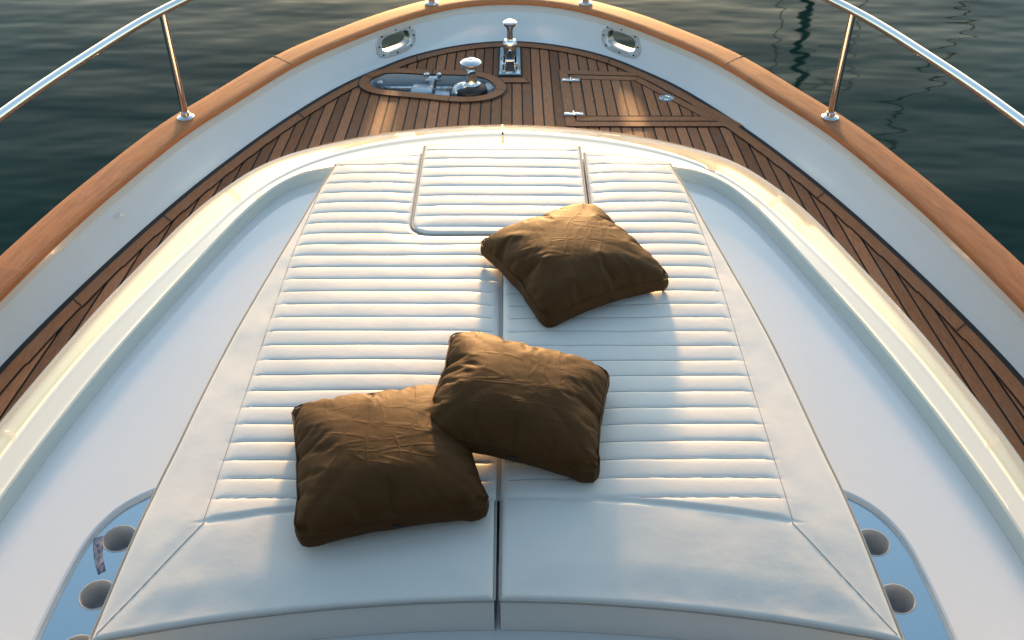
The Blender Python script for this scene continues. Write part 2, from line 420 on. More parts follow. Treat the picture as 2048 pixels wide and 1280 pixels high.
def fill_poly(loops, z, name, m, parent, **kw):
    bm = bmesh.new(); es = []
    for lp in loops:
        vs = [bm.verts.new((float(p[0]), float(p[1]), z)) for p in lp]
        es += [bm.edges.new((vs[k], vs[(k + 1) % len(vs)])) for k in range(len(vs))]
    bmesh.ops.triangle_fill(bm, use_beauty=True, use_dissolve=False, edges=es)
    bmesh.ops.recalc_face_normals(bm, faces=bm.faces)
    if sum(f.normal.z for f in bm.faces) < 0: bmesh.ops.reverse_faces(bm, faces=bm.faces)
    me = bpy.data.meshes.new(name); bm.to_mesh(me); bm.free(); me.materials.append(m)
    o = bpy.data.objects.new(name, me); col.objects.link(o)
    if parent: o.parent = parent; o.location = -wloc(parent)
    for k, v in kw.items(): o[k] = v
    return o
deck = fill_poly([DK, well + wout * .03], 0., 'teak_deck', M['deck'], yacht)

# margin planks: nibbed on the swept sides
F = 2400
DF = resample(DK, F); DFn = normals(DF)
u = DF[:, 0] * (1 + PK * (DF[:, 1] - PY)) / PW
side = np.clip(1 - DFn[:, 1] * 1.25, 0, 1)
saw = (u - np.floor(u)); saw = np.where(DF[:, 0] < 0, 1 - saw, saw)
inner = .030 + .056 + .010 * saw * side
def ribbon(d0, d1, z):
    b = MB(); b.loft([[(*(DF[i] - DFn[i] * (d0[i] if hasattr(d0, '__len__') else d0)), z), (*(DF[i] - DFn[i] * (d1[i] if hasattr(d1, '__len__') else d1)), z)] for i in range(F)]); return b
ribbon(0, inner + .0052, .003).build('deck_caulking', M['caulk'], deck, smooth=False)
mg = ribbon(.030, inner, .006).build('margin_plank', M['teak'], deck, smooth=False)
for y, sx in ((5.02, -1), (3.36, -1), (5.76, -1), (5.72, 1), (3.2, 1), (4.2, 1), (4.0, -1.)):
    i = pt_at(DF, DFn, y, sx); t = np.array([DFn[i][1], -DFn[i][0]])
    a = DF[i] - DFn[i] * .03; b = DF[i] - DFn[i] * .092 + t * .03 * sx
    jb = MB(); jb.quad((*(a - t * .0035), .0085), (*(a + t * .0035), .0085), (*(b + t * .0035), .0085), (*(b - t * .0035), .0085))
    jb.build('butt_joint', M['caulk'], deck, smooth=False)

# anchor well: frame, liner, windlass gear
def ring(loop, nrm, d0, d1, z):
    b = MB(); b.loft([[(*(loop[i] + nrm[i] * d0), z), (*(loop[i] + nrm[i] * d1), z)] for i in range(len(loop))], closed_u=True); return b
wb = MB()
wb.loft([[(*(well[i] - wout[i] * q), z) for q, z in ((0, .004), (.001, -.05), (.003, -.15), (.02, -.17))] for i in range(len(well))], closed_u=True)
lin = wb.build('anchor_well', M['well'], yacht)
fill_poly([well - wout * .02], -.17, 'well_floor', M['well'], lin)
ring(well, wout, 0, .071, .0068).build('well_caulking', M['caulk'], lin, smooth=False)
ring(well, wout, .004, .063, .0098).build('well_frame', M['teak'], lin, smooth=False)
for k in (3, 22, 47, 62, 80):
    a = well[k] + wout[k] * .003; b = well[k] + wout[k] * .066; t = np.array([wout[k][1], -wout[k][0]]) * .003
    jb = MB(); jb.quad((*(a - t), .0122), (*(a + t), .0122), (*(b + t), .0122), (*(b - t), .0122))
    jb.build('frame_joint', M['caulk'], lin, smooth=False)
# windlass
wx, wy = -.235, 5.30
mb = MB(); mb.lathe((wx, wy, -.169), [(.094, 0), (.094, .165), (.088, .188), (.07, .198), (.04, .201)], 40)
wind = mb.build('windlass', M['black'], yacht)
mb = MB(); mb.lathe((wx + .005, wy + .01, .004), [(.05, .028), (.052, .034), (.034, .042), (.028, .06), (.027, .09), (.032, .115), (.046, .132), (.058, .139), (.062, .148), (.060, .160), (.046, .170), (.018, .174), (.016, .169), (.001, .169)], 40)
mb.build('capstan_drum', M['steel'], wind)
mb = MB(); mb.lathe((wx - .060, wy - .01, .012), [(.050, -.035), (.056, -.02), (.054, .0), (.042, .016), (.02, .026), (.001, .029)], 36, (-.45, -.3, 1)); mb.build('chain_cover', M['steel'], wind)
mb = MB(); mb.box((wx + .10, wy + .07, -.06), (.045, .07, .12), .3, .012); mb.build('gearbox', M['plastic'], wind)
# chain along the well
mb = MB(); A = Vector((wx - .10, wy + .07, -.035)); B = Vector((-.765, 5.41, -.05))
nl = 20
for k in range(nl):
    p = A.lerp(B, k / (nl - 1)) + Vector((0, 0, -.012 * math.sin(math.pi * k / (nl - 1)))); d = (B - A).normalized()
    s = Vector((0, 0, 1)) if k % 2 else d.cross(Vector((0, 0, 1))).normalized()
    mb.tube([p + d * (.023 * math.cos(q)) + s * (.014 * math.sin(q)) for q in [2 * math.pi * j / 14 for j in range(15)]], .0055, 8)
mb.build('anchor_chain', M['chain'], yacht)
mb = MB(); mb.box((-.455, 5.42, .012), (.095, .035, .022), -.05, .006); mb.box((-.49, 5.42, .032), (.03, .033, .03), -.05, .005); mb.box((-.42, 5.42, .032), (.025, .033, .03), -.05, .005); mb.box((-.46, 5.42, -.075), (.04, .03, .16), 0, .005)
st = mb.build('chain_stopper', M['steel'], yacht)
mb = MB(); mb.tube([(-.74, 5.45, -.06), (-.5, 5.432, -.05), (-.30, 5.42, -.05)], .011, 12); mb.build('stopper_rod', M['steel'], st)
mb = MB(); mb.box((-.515, 5.36, -.075), (.12, .10, .125), -.09, .008); mb.box((-.40, 5.345, -.085), (.09, .10, .10), -.09, .008); mb.build('control_box', M['bluegel'], yacht)
mb = MB(); mb.lathe((-.69, 5.375, -.168), [(.085, 0), (.085, .06), (.06, .095), (.02, .11)], 26); mb.build('chain_pile', M['chain'], yacht)
mb = MB(); mb.tube([(-.765, 5.425, -.16), (-.765, 5.425, -.03)], .012, 12); mb.lathe((-.765, 5.425, -.03), [(.012, 0), (.02, .006), (.02, .02), (.008, .028)], 16); mb.build('foot_switch', M['steel'], yacht)

# bow bollard
bx, by = -.012, 5.66
mb = MB(); mb.box((bx, by, .0055), (.142, .40, .004)); blk = mb.build('bow_bollard', M['caulk'], yacht, smooth=False)
mb = MB(); mb.box((bx, by, .011), (.122, .375, .010), 0, .004); mb.build('base_plate', M['plate'], blk)
mb = MB(); mb.box((bx, by, .0175), (.076, .30, .003)); mb.build('slot', M['black'], blk, smooth=False)
mb = MB()
for s in (-1, 1): mb.box((bx + s * .034, by - .10, .042), (.018, .12, .052), 0, .007)
mb.build('cheek', M['steel'], blk)
mb = MB(); mb.lathe((bx, by - .02, .018), [(.022, 0), (.02, .05), (.026, .075), (.040, .082), (.042, .095), (.040, .125), (.034, .135), (.019, .138)], 32)
mb.build('lower_drum', M['steel'], blk)
mb = MB(); mb.lathe((bx, by - .02, .15), [(.019, 0), (.0175, .055), (.020, .075), (.034, .09), (.040, .10), (.040, .108), (.030, .114), (.012, .113), (.001, .112)], 32)
mb.build('post_head', M['steel'], blk)
mb = MB(); mb.tube([(bx - .036, by - .10, .058), (bx + .036, by - .10, .058)], .010, 12); mb.build('roller_pin', M['steel'], blk)
mb = MB()
mb.quad((bx - .07, by - .275, .0062), (bx + .105, by - .275, .0062), (bx + .085, by - .213, .0062), (bx - .07, by - .213, .0062)); mb.build('teak_filler', M['teak'], blk, smooth=False)
mb = MB(); mb.quad((bx - .07, by - .282, .0032), (bx + .118, by - .282, .0032), (bx + .092, by - .206, .0032), (bx - .07, by - .206, .0032)); mb.build('filler_caulking', M['caulk'], blk, smooth=False)

# deck hatch on the starboard side
HP = [np.array(p) for p in ((.275, 5.545), (.765, 5.515), (1.245, 4.86), (.29, 4.86))]
def inset(P, d):
    out = []; n = len(P); cen = sum(P) / n
    def line(a, b):
        t = (b - a) / np.linalg.norm(b - a); nn = np.array([-t[1], t[0]])
        if np.dot(cen - a, nn) < 0: nn = -nn
        return a + nn * d, t
    for i in range(n):
        p, t = line(P[i - 1], P[i]); q, s = line(P[i], P[(i + 1) % n])
        A = np.array([t, -s]).T; k = np.linalg.solve(A, q - p); out.append(p + t * k[0])
    return out
def frame_ring(d0, d1, z, gap=.0022):
    b = MB(); O = inset(HP, d0); I = inset(HP, d1)
    for i in range(4):
        j = (i + 1) % 4; t = (O[j] - O[i]) / np.linalg.norm(O[j] - O[i]) * gap
        b.quad((*(O[i] + t), z), (*(O[j] - t), z), (*(I[j] - t), z), (*(I[i] + t), z))
    return b
def sheet(d, z):
    b = MB(); P = inset(HP, d); b.quad(*[(*p, z) for p in P]); return b
hat = sheet(-.006, .0032).build('deck_hatch', M['caulk'], yacht, smooth=False)
frame_ring(0, .050, .0066).build('hatch_frame', M['teak'], hat, smooth=False)
frame_ring(.061, .110, .0066).build('lid_border', M['teak'], hat, smooth=False)
sheet(.1175, .0066).build('lid_planks', M['deck'], hat, smooth=False)
for (x, y) in ((.338, 5.405), (.335, 4.99)):
    mb = MB(); mb.box((x - .028, y, .0115), (.046, .036, .008), 0, .003); mb.box((x + .028, y, .0115), (.046, .036, .008), 0, .003); mb.tube([(x, y - .024, .0135), (x, y + .024, .0135)], .006, 10)
    mb.build('hinge', M['steel'], hat)
mb = MB(); mb.lathe((.862, 5.185, .0066), [(.043, 0), (.043, .003), (.038, .0055), (.033, .0045), (.031, .002), (.001, .002)], 32)
la = mb.build('lift_ring', M['plate'], hat)
mb = MB(); mb.tube([(.862 + .022 * math.cos(q), 5.185 + .022 * math.sin(q), .0105) for q in [2 * math.pi * k / 20 for k in range(21)]], .0035, 8)
mb.box((.835, 5.172, .0115), (.02, .014, .006), .4, .002); mb.build('pull_ring', M['steel'], la)

# ------------------------------------------------------------------ coachroof: coaming, panel, drinks trays
NT = 301
TR = mirror(TRh, -.045, NT); KN = mirror(KNh, -.04, NT); GO = mirror(GOh, -.035, NT)
TRn = normals(TR); GOn = normals(GO)
rows = []
for i in range(NT):
    t, k, g = TR[i], KN[i], GO[i]; n = TRn[i]
    r = [(*(t + n * .05), -.02), (*(t + n * .035), .2), (*(t + n * .022), .30), (*(t + n * .012), .345)]
    for q in (0, .05, .12, .2, .3, .42, .55, .7, .85, 1):
        r.append((*(t + (k - t) * q), .388 + (.506 - .388) * (q + .10 * math.sin(math.pi * q) * (1 - q))))
    for q in (.08, .25, .5, .75, .92):
        r.append((*(k + (g - k) * q), .507 - .0055 * max(n[1], 0) ** .7 + (.0085 + .0055 * max(n[1], 0) ** .7) * q))
    r += [(*(g + GOn[i] * .005), .5160), (*(g + GOn[i] * .001), .5150), (*(g - GOn[i] * .0015), .5115)]
    rows.append(r)
mb = MB(); mb.loft(rows)
roof = mb.build('coachroof', M['cream'], yacht, angle=55)
jr = rows[NT // 2][3:19]; mb = MB(); mb.loft([[(p[0] + e, p[1], p[2] + .0012) for p in jr] for e in (-.0042, .0042)]); mb.build('moulding_joint', M['sealant'], roof, smooth=False)
# cupholder trays (recesses in the roof panel)
def tray_loop(sx, x0):
    P = np.array([(.78, 1.945), (.87, 1.93), (.95, 1.896), (1.022, 1.84), (1.064, 1.774), (1.086, 1.707), (1.098, 1.62), (1.107, 1.51), (1.111, 1.41), (1.108, 1.30), (1.09, 1.20), (1.03, 1.12), (.95, 1.08), (.78, 1.07)])
    c = catmull(P, 70); c = c * [sx, 1] + [x0, 0]; return c
trays = [tray_loop(-1, -.036), tray_loop(1, -.046)]
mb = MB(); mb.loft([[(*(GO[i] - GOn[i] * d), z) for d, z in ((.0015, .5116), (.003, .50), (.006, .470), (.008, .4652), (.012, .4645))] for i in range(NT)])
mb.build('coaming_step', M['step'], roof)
outer = [tuple(p - n * .0105) for p, n in zip(GO, GOn)]
def offset_loop(lp, d):
    c = lp.mean(0); t = np.roll(lp, -1, 0) - np.roll(lp, 1, 0); t /= np.linalg.norm(t, axis=1)[:, None]; n = np.stack([-t[:, 1], t[:, 0]], 1)
    if ((lp - c) * n).sum() < 0: n = -n
    return lp + n * d
panel = fill_poly([outer] + [offset_loop(t, .006) for t in trays], .465, 'roof_panel', M['gel'], roof)
cups = [[(-1.043, 1.735), (-1.046, 1.557), (-1.044, 1.396)], [(.955, 1.722), (.968, 1.545), (.968, 1.37)]]
for ti, (tl, cc) in enumerate(zip(trays, cups)):
    n1 = len(tl)
    lo = offset_loop(tl, -.004)
    mb = MB(); mb.loft([[(*offset_loop(tl, .008)[i], .466), (*offset_loop(tl, .002)[i], .4645), (*tl[i], .461), (*lo[i], .4525)] for i in range(n1)], closed_u=True)
    rim = mb.build('drinks_tray', M['bluegel'], yacht)
    circ = [[(x + .042 * math.cos(2 * math.pi * k / 48), y + .042 * math.sin(2 * math.pi * k / 48)) for k in range(48)] for x, y in cc]
    pl = fill_poly([lo] + circ, .453, 'tray_plate', M['plate'], rim)
    bm = bmesh.new(); bm.from_mesh(pl.data)
    bmesh.ops.delete(bm, geom=[f for f in bm.faces if any((f.calc_center_median().xy - Vector(q)).length < .0412 for q in cc)], context='FACES')
    bm.to_mesh(pl.data); bm.free()
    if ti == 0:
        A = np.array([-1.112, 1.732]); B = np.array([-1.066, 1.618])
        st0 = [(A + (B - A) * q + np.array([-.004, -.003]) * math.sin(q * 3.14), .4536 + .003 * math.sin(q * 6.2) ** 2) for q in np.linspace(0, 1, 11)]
        mb = MB(); mb.loft([[(p[0] + .005 * k + .003 * math.sin(9 * p[1] + k), p[1] + .003 * k, z + .0008 * (k % 2)) for k in range(5)] for p, z in st0]); mb.build('painted_reflection', M['painted_reflection'], rim)  # thin strip carrying the painted reflection
    for x, y in cc:
        mb = MB(); mb.lathe((x, y, .453), [(.0455, .0), (.0450, .0018), (.0430, .0022), (.0415, .0), (.0405, -.07), (.036, -.078), (.001, -.079)], 48, cap=False)
        mb.build('cup_holder', M['cup'], rim)

# unseen windscreen and deckhouse, added close aft to block skylight from the sunpad
mb = MB(); Wp = [(1.29, .463), (1.27, .50), (.55, 1.55), (.45, 1.60), (-1.2, 1.62), (-1.2, .2)]
mb.loft([[(x, y - .10 * (x / 1.3) ** 2 * (1 if z < 1.5 else .6), z) for y, z in Wp] for x in np.linspace(-1.36, 1.36, 15)], cap=True)
dh = mb.build('deckhouse_blocker', M['gel'], yacht, angle=20)
mb = MB(); mb.loft([[(x, 1.27 - (.10 - .04 * q) * (x / 1.3) ** 2 - q * .72, .50 + q * 1.05 + .006) for q in (.06, .5, .92)] for x in np.linspace(-1.2, 1.2, 13)])
mb.build('windscreen_blocker', M['glass'], dh)

# ------------------------------------------------------------------ sunpad cushions
PX0 = -.035; PZ = .60; PB = .466; RW = .0674
PEy = [1.336, 1.48, 1.67, 1.78, 1.96, 2.07, 2.35, 2.8, 3.02, 3.21, 3.40, 3.46]
PEx = [.926, .917, .903, .893, .873, .863, .833, .762, .725, .695, .660, .650]
_pe = catmull(list(zip(PEy, PEx)), 300)
def edge_x(y): return np.interp(y, _pe[:, 0], _pe[:, 1])
def aft_y(ax): return 1.445 - .112 * (np.abs(ax) / .926) ** 2.0
def front_y(ax): return 3.553 - .10 * (np.clip(np.abs(ax) / .65, 0, 2)) ** 2.4
def rib_x(y): return np.interp(y, [1.667, 2.84, 3.2, 3.46], [.738, .712, .685, .655])
def rib_aft(ax): return 1.752 - .085 * (np.abs(ax) / .73) ** 1.8
HX0, HX1, HY0 = -.315 , .315, 2.955       # hatch cushion half width (relative), aft edge
HR = .075
def hatch_hw(y):
    # half-width of the central cushion opening
    d = np.clip((HY0 + HR - y) / HR, 0, 1); return .314 - .006 * (3.55 - y) / .6 * -1 - HR * (1 - np.sqrt(np.clip(1 - d * d, 0, 1)))
def fbm(x, y, s, seed=0):
    return np.array([noise.noise((a * s + seed, b * s, seed * 1.7)) for a, b in zip(x.ravel(), y.ravel())]).reshape(x.shape)

def dist_to(px, py, poly):
    P = resample(np.array(poly), 5000); out = np.empty(px.size)
    a = np.stack([px.ravel(), py.ravel()], 1)
    for i in range(0, len(a), 1500):
        out[i:i + 1500] = np.sqrt(((a[i:i + 1500, None, :] - P[None]) ** 2).sum(2).min(1))
    return out.reshape(px.shape)

def ribs(x, y, phase, wav=1.0, seed=0):
    g = fbm(x, y, 2.0, seed) * .0035 * wav + fbm(x, y, 7.0, seed + 3) * .0012 * wav
    if phase is None: return g
    ph = (y + g - phase) / RW; f = ph - np.floor(ph)
    k = np.floor(ph)
    amp = .0062 * (1 + .22 * np.sin(k * 12.9898) + .25 * fbm(x, y, 7, seed + 9))
    a = np.power(np.clip(4 * f * (1 - f), 0, 1), .20)
    return amp * (a - 1)

def cushion_mesh(sx, kind):
    """kind 'half': one side of the pad; kind 'hatch': the small forward centre cushion. returns rows of points"""
    if kind == 'half':
        ys = np.unique(np.concatenate([np.linspace(1.445, 3.553, 600), HY0 + np.array([-.012, -.006, -.003, -.0015, .0015, .003, .006, .012]), HY0 + np.linspace(0, HR, 16), 1.445 + np.array([.001, .0025, .004]), 3.553 - np.array([.001, .0025, .004])]))
        t = np.concatenate([[0, .002, .005, .009, .016, .026], np.linspace(.04, .96, 52), [.974, .984, .991, .995, .998, 1]])
        X = np.zeros((len(ys), len(t))); Y = np.zeros_like(X)
        def warp(y, ax):
            return y + (aft_y(ax) - 1.445) * (1 - sstep(1.445, 2.05, y)) + (front_y(ax) - 3.553) * sstep(2.9, 3.553, y)
        for i, y in enumerate(ys):
            hw = hatch_hw(np.array(y)) + .005 if y > HY0 else .0035 + .0042 * float(y < 1.745)
            xo = edge_x(y)
            for _ in range(6): xo = edge_x(warp(y, xo))
            X[i] = hw + (xo - hw) * (1 - t); Y[i] = warp(y, X[i])
    else:
        ys = np.concatenate([HY0 + np.linspace(0, HR, 22)[:-1], np.linspace(HY0 + HR, 3.60, 170)])
        t = np.concatenate([[0, .006, .014, .026], np.linspace(.045, .955, 60), [.974, .986, .994, 1]])
        X = np.zeros((len(ys), len(t))); Y = np.zeros_like(X)
        for i, y in enumerate(ys):
            hw = hatch_hw(np.array(y)) - .004
            X[i] = -hw + 2 * hw * t
            f1 = 3.60 - .02 * (np.abs(X[i]) / .31) ** 4
            q = (y - HY0) / (3.60 - HY0); Y[i] = HY0 + .004 + (f1 - HY0 - .004) * q
    return X, Y

def build_half(sx, seed):
    X, Y = cushion_mesh(sx, 'half')
    border = np.concatenate([np.stack([X[:, 0], Y[:, 0]], 1), np.stack([X[-1, :], Y[-1, :]], 1), np.stack([X[::-1, -1], Y[::-1, -1]], 1), np.stack([X[0, ::-1], Y[0, ::-1]], 1)])
    d = dist_to(X, Y, border)
    d[0] = d[-1] = 0; d[:, 0] = d[:, -1] = 0
    r = .013
    z = np.full_like(X, PZ)
    z -= r * (1 - np.sqrt(np.clip(1 - (1 - np.clip(d, 0, r) / r) ** 2, 0, 1)))
    z += .006 * sstep(.0, .12, d) + fbm(X, Y, 2.5, seed) * .004 + fbm(X, Y, 8, seed + 5) * .0012
    mk = sstep(-.002, .016, rib_x(Y) - X) * sstep(-.002, .012, Y - rib_aft(X)) * sstep(.004, .022, d)
    z += ribs(X, Y, 1.675, .6, seed) * mk + .004 * mk
    # soft trough along the stitched lines
    z -= .0025 * np.exp(-((rib_x(Y) - X) / .016) ** 2) * (Y > rib_aft(X))
    z -= .004 * np.exp(-((rib_aft(X) - Y) / .007) ** 2) * (X < rib_x(Y))
    # slack, puckers along the seams and dents under the pillows
    pk = np.exp(-((rib_x(Y) - X) / .05) ** 2) + np.exp(-((rib_aft(X) - Y) / .06) ** 2) + np.exp(-(d / .05) ** 2)
    z += fbm(X, Y * .5, 22, seed + 7) * .0016 * np.clip(pk, 0, 1) * (1 - .8 * mk) * sstep(.006, .035, d)
    for qx, qy in ((.205, 2.72), (.03, 2.06), (-.33, 1.82)):
        z -= .011 * np.exp(-(((PX0 + sx * X - qx) / .23) ** 4 + ((Y - qy) / .22) ** 4))
    # aft panel drops gently
    z -= .012 * sstep(1.70, 1.36, Y)
    # mitre
    q = (Y - 1.336) / (1.667 - 1.336); mx = .926 + (.738 - .926) * q
    z -= .0016 * np.exp(-((mx - X) / .022) ** 2) * ((q > 0) & (q < 1))
    wx = PX0 + sx * X
    top = [[(wx[i, j], Y[i, j], z[i, j]) for j in range(X.shape[1])] for i in range(X.shape[0])]
    return X, Y, z, top

def finish_cushion(top, name, label, group, cx):
    root = empty(name, (cx[0], cx[1], PB), label, 'cushion', group)
    mb = MB(); mb.loft(top)
    ni, nj = len(top), len(top[0])
    loop = [top[i][0] for i in range(ni)] + [top[-1][j] for j in range(1, nj)] + [top[i][-1] for i in range(ni - 2, -1, -1)] + [top[0][j] for j in range(nj - 2, 0, -1)]
    mb.build('top_cover', M['vinyl'], root, angle=75)
    sb = MB(); sb.loft([[p, (p[0], p[1], p[2] - .02), (p[0], p[1], (p[2] + PB) / 2), (p[0], p[1], PB)] for p in loop], closed_u=True)
    sb.build('side_band', M['vinyl'], root, angle=60)
    pb = MB(); cl = []
    for p in loop:
        if not cl or (Vector(p) - Vector(cl[-1])).length > .006: cl.append(p)
    ca = np.array(cl)[:, :2]; tg = np.roll(ca, -1, 0) - np.roll(ca, 1, 0); tg /= np.linalg.norm(tg, axis=1)[:, None]; nn = np.stack([-tg[:, 1], tg[:, 0]], 1)
    a2 = (ca[:, 0] * np.roll(ca[:, 1], -1) - ca[:, 1] * np.roll(ca[:, 0], -1)).sum()
    nn = nn * (-1 if a2 > 0 else 1)
    cl = [(p[0] + q[0] * .0012, p[1] + q[1] * .0012, p[2] + .006) for p, q in zip(cl, nn)]
    pb.tube([Vector(p) for p in cl + cl[:1]], .0036, 8, cap=False)
    pb.build('piping', M['pipe'], root)
    return root

GR = 'sunpad cushions on the coachroof'
for sx, lab, seed in ((-1, 'large white ribbed vinyl sunpad cushion on the port side, under the lower left pillow', 11), (1, 'large white ribbed vinyl sunpad cushion on the starboard side, under the topmost pillow', 31)):
    X, Y, z, top = build_half(sx, seed)
    root = finish_cushion(top, 'sunpad_cushion', lab, GR, (PX0 + sx * .45, 2.4))
    sm = MB()
    def zat(x, y):
        k = np.argmin((X - x) ** 2 + (Y - y) ** 2); return z.ravel()[k]
    def seam(pts):
        P = resample(np.array(pts, float), 60); sm.tube([(PX0 + sx * x, y, zat(x, y) + .0003) for x, y in P], .0011, 6)
    seam([(rib_x(y) + .003, y) for y in np.linspace(1.672, 3.38, 30)])
    seam([(.738, 1.664), (.83, 1.50), (.915, 1.352)])
    sm.build('stitched_seam', M['pipe'], root)
    tb = MB()
    for k in range(0, 29):
        y0 = 1.675 + k * RW
        x1 = float(rib_x(y0)) - .012; x0 = (float(hatch_hw(np.array(y0))) + .026) if y0 > HY0 - .004 else .028
        xs = np.linspace(x0, x1, 26); ys = np.full_like(xs, y0)
        for _ in range(3): ys = y0 - ribs(xs, ys, None, .6, seed)
        ok = (ys > rib_aft(xs) + .012) & (ys < front_y(xs) - .022)
        if ok.sum() > 3: tb.tube([(PX0 + sx * a, c, zat(a, c) + .0001) for a, c in zip(xs[ok], ys[ok])], .0010, 5)
    tb.build('channel_stitching', M['thread'], root)['kind'] = 'stuff'
X, Y = cushion_mesh(1, 'hatch')
border = np.concatenate([np.stack([X[:, 0], Y[:, 0]], 1), np.stack([X[-1, :], Y[-1, :]], 1), np.stack([X[::-1, -1], Y[::-1, -1]], 1), np.stack([X[0, ::-1], Y[0, ::-1]], 1)])
d = dist_to(X, Y, border); d[0] = d[-1] = 0; d[:, 0] = d[:, -1] = 0; r = .013
z = PZ + .004 - r * (1 - np.sqrt(np.clip(1 - (1 - np.clip(d, 0, r) / r) ** 2, 0, 1))) + .004 * sstep(0, .12, d)
z += ribs(X, Y, 2.955 + .045, 2.0, 51) * sstep(.004, .02, d)
finish_cushion([[(PX0 - .005 + X[i, j], Y[i, j], z[i, j]) for j in range(X.shape[1])] for i in range(X.shape[0])],
               'sunpad_cushion', 'small white ribbed sunpad cushion with rounded corners, centred at the front of the pad', GR, (PX0, 3.3))

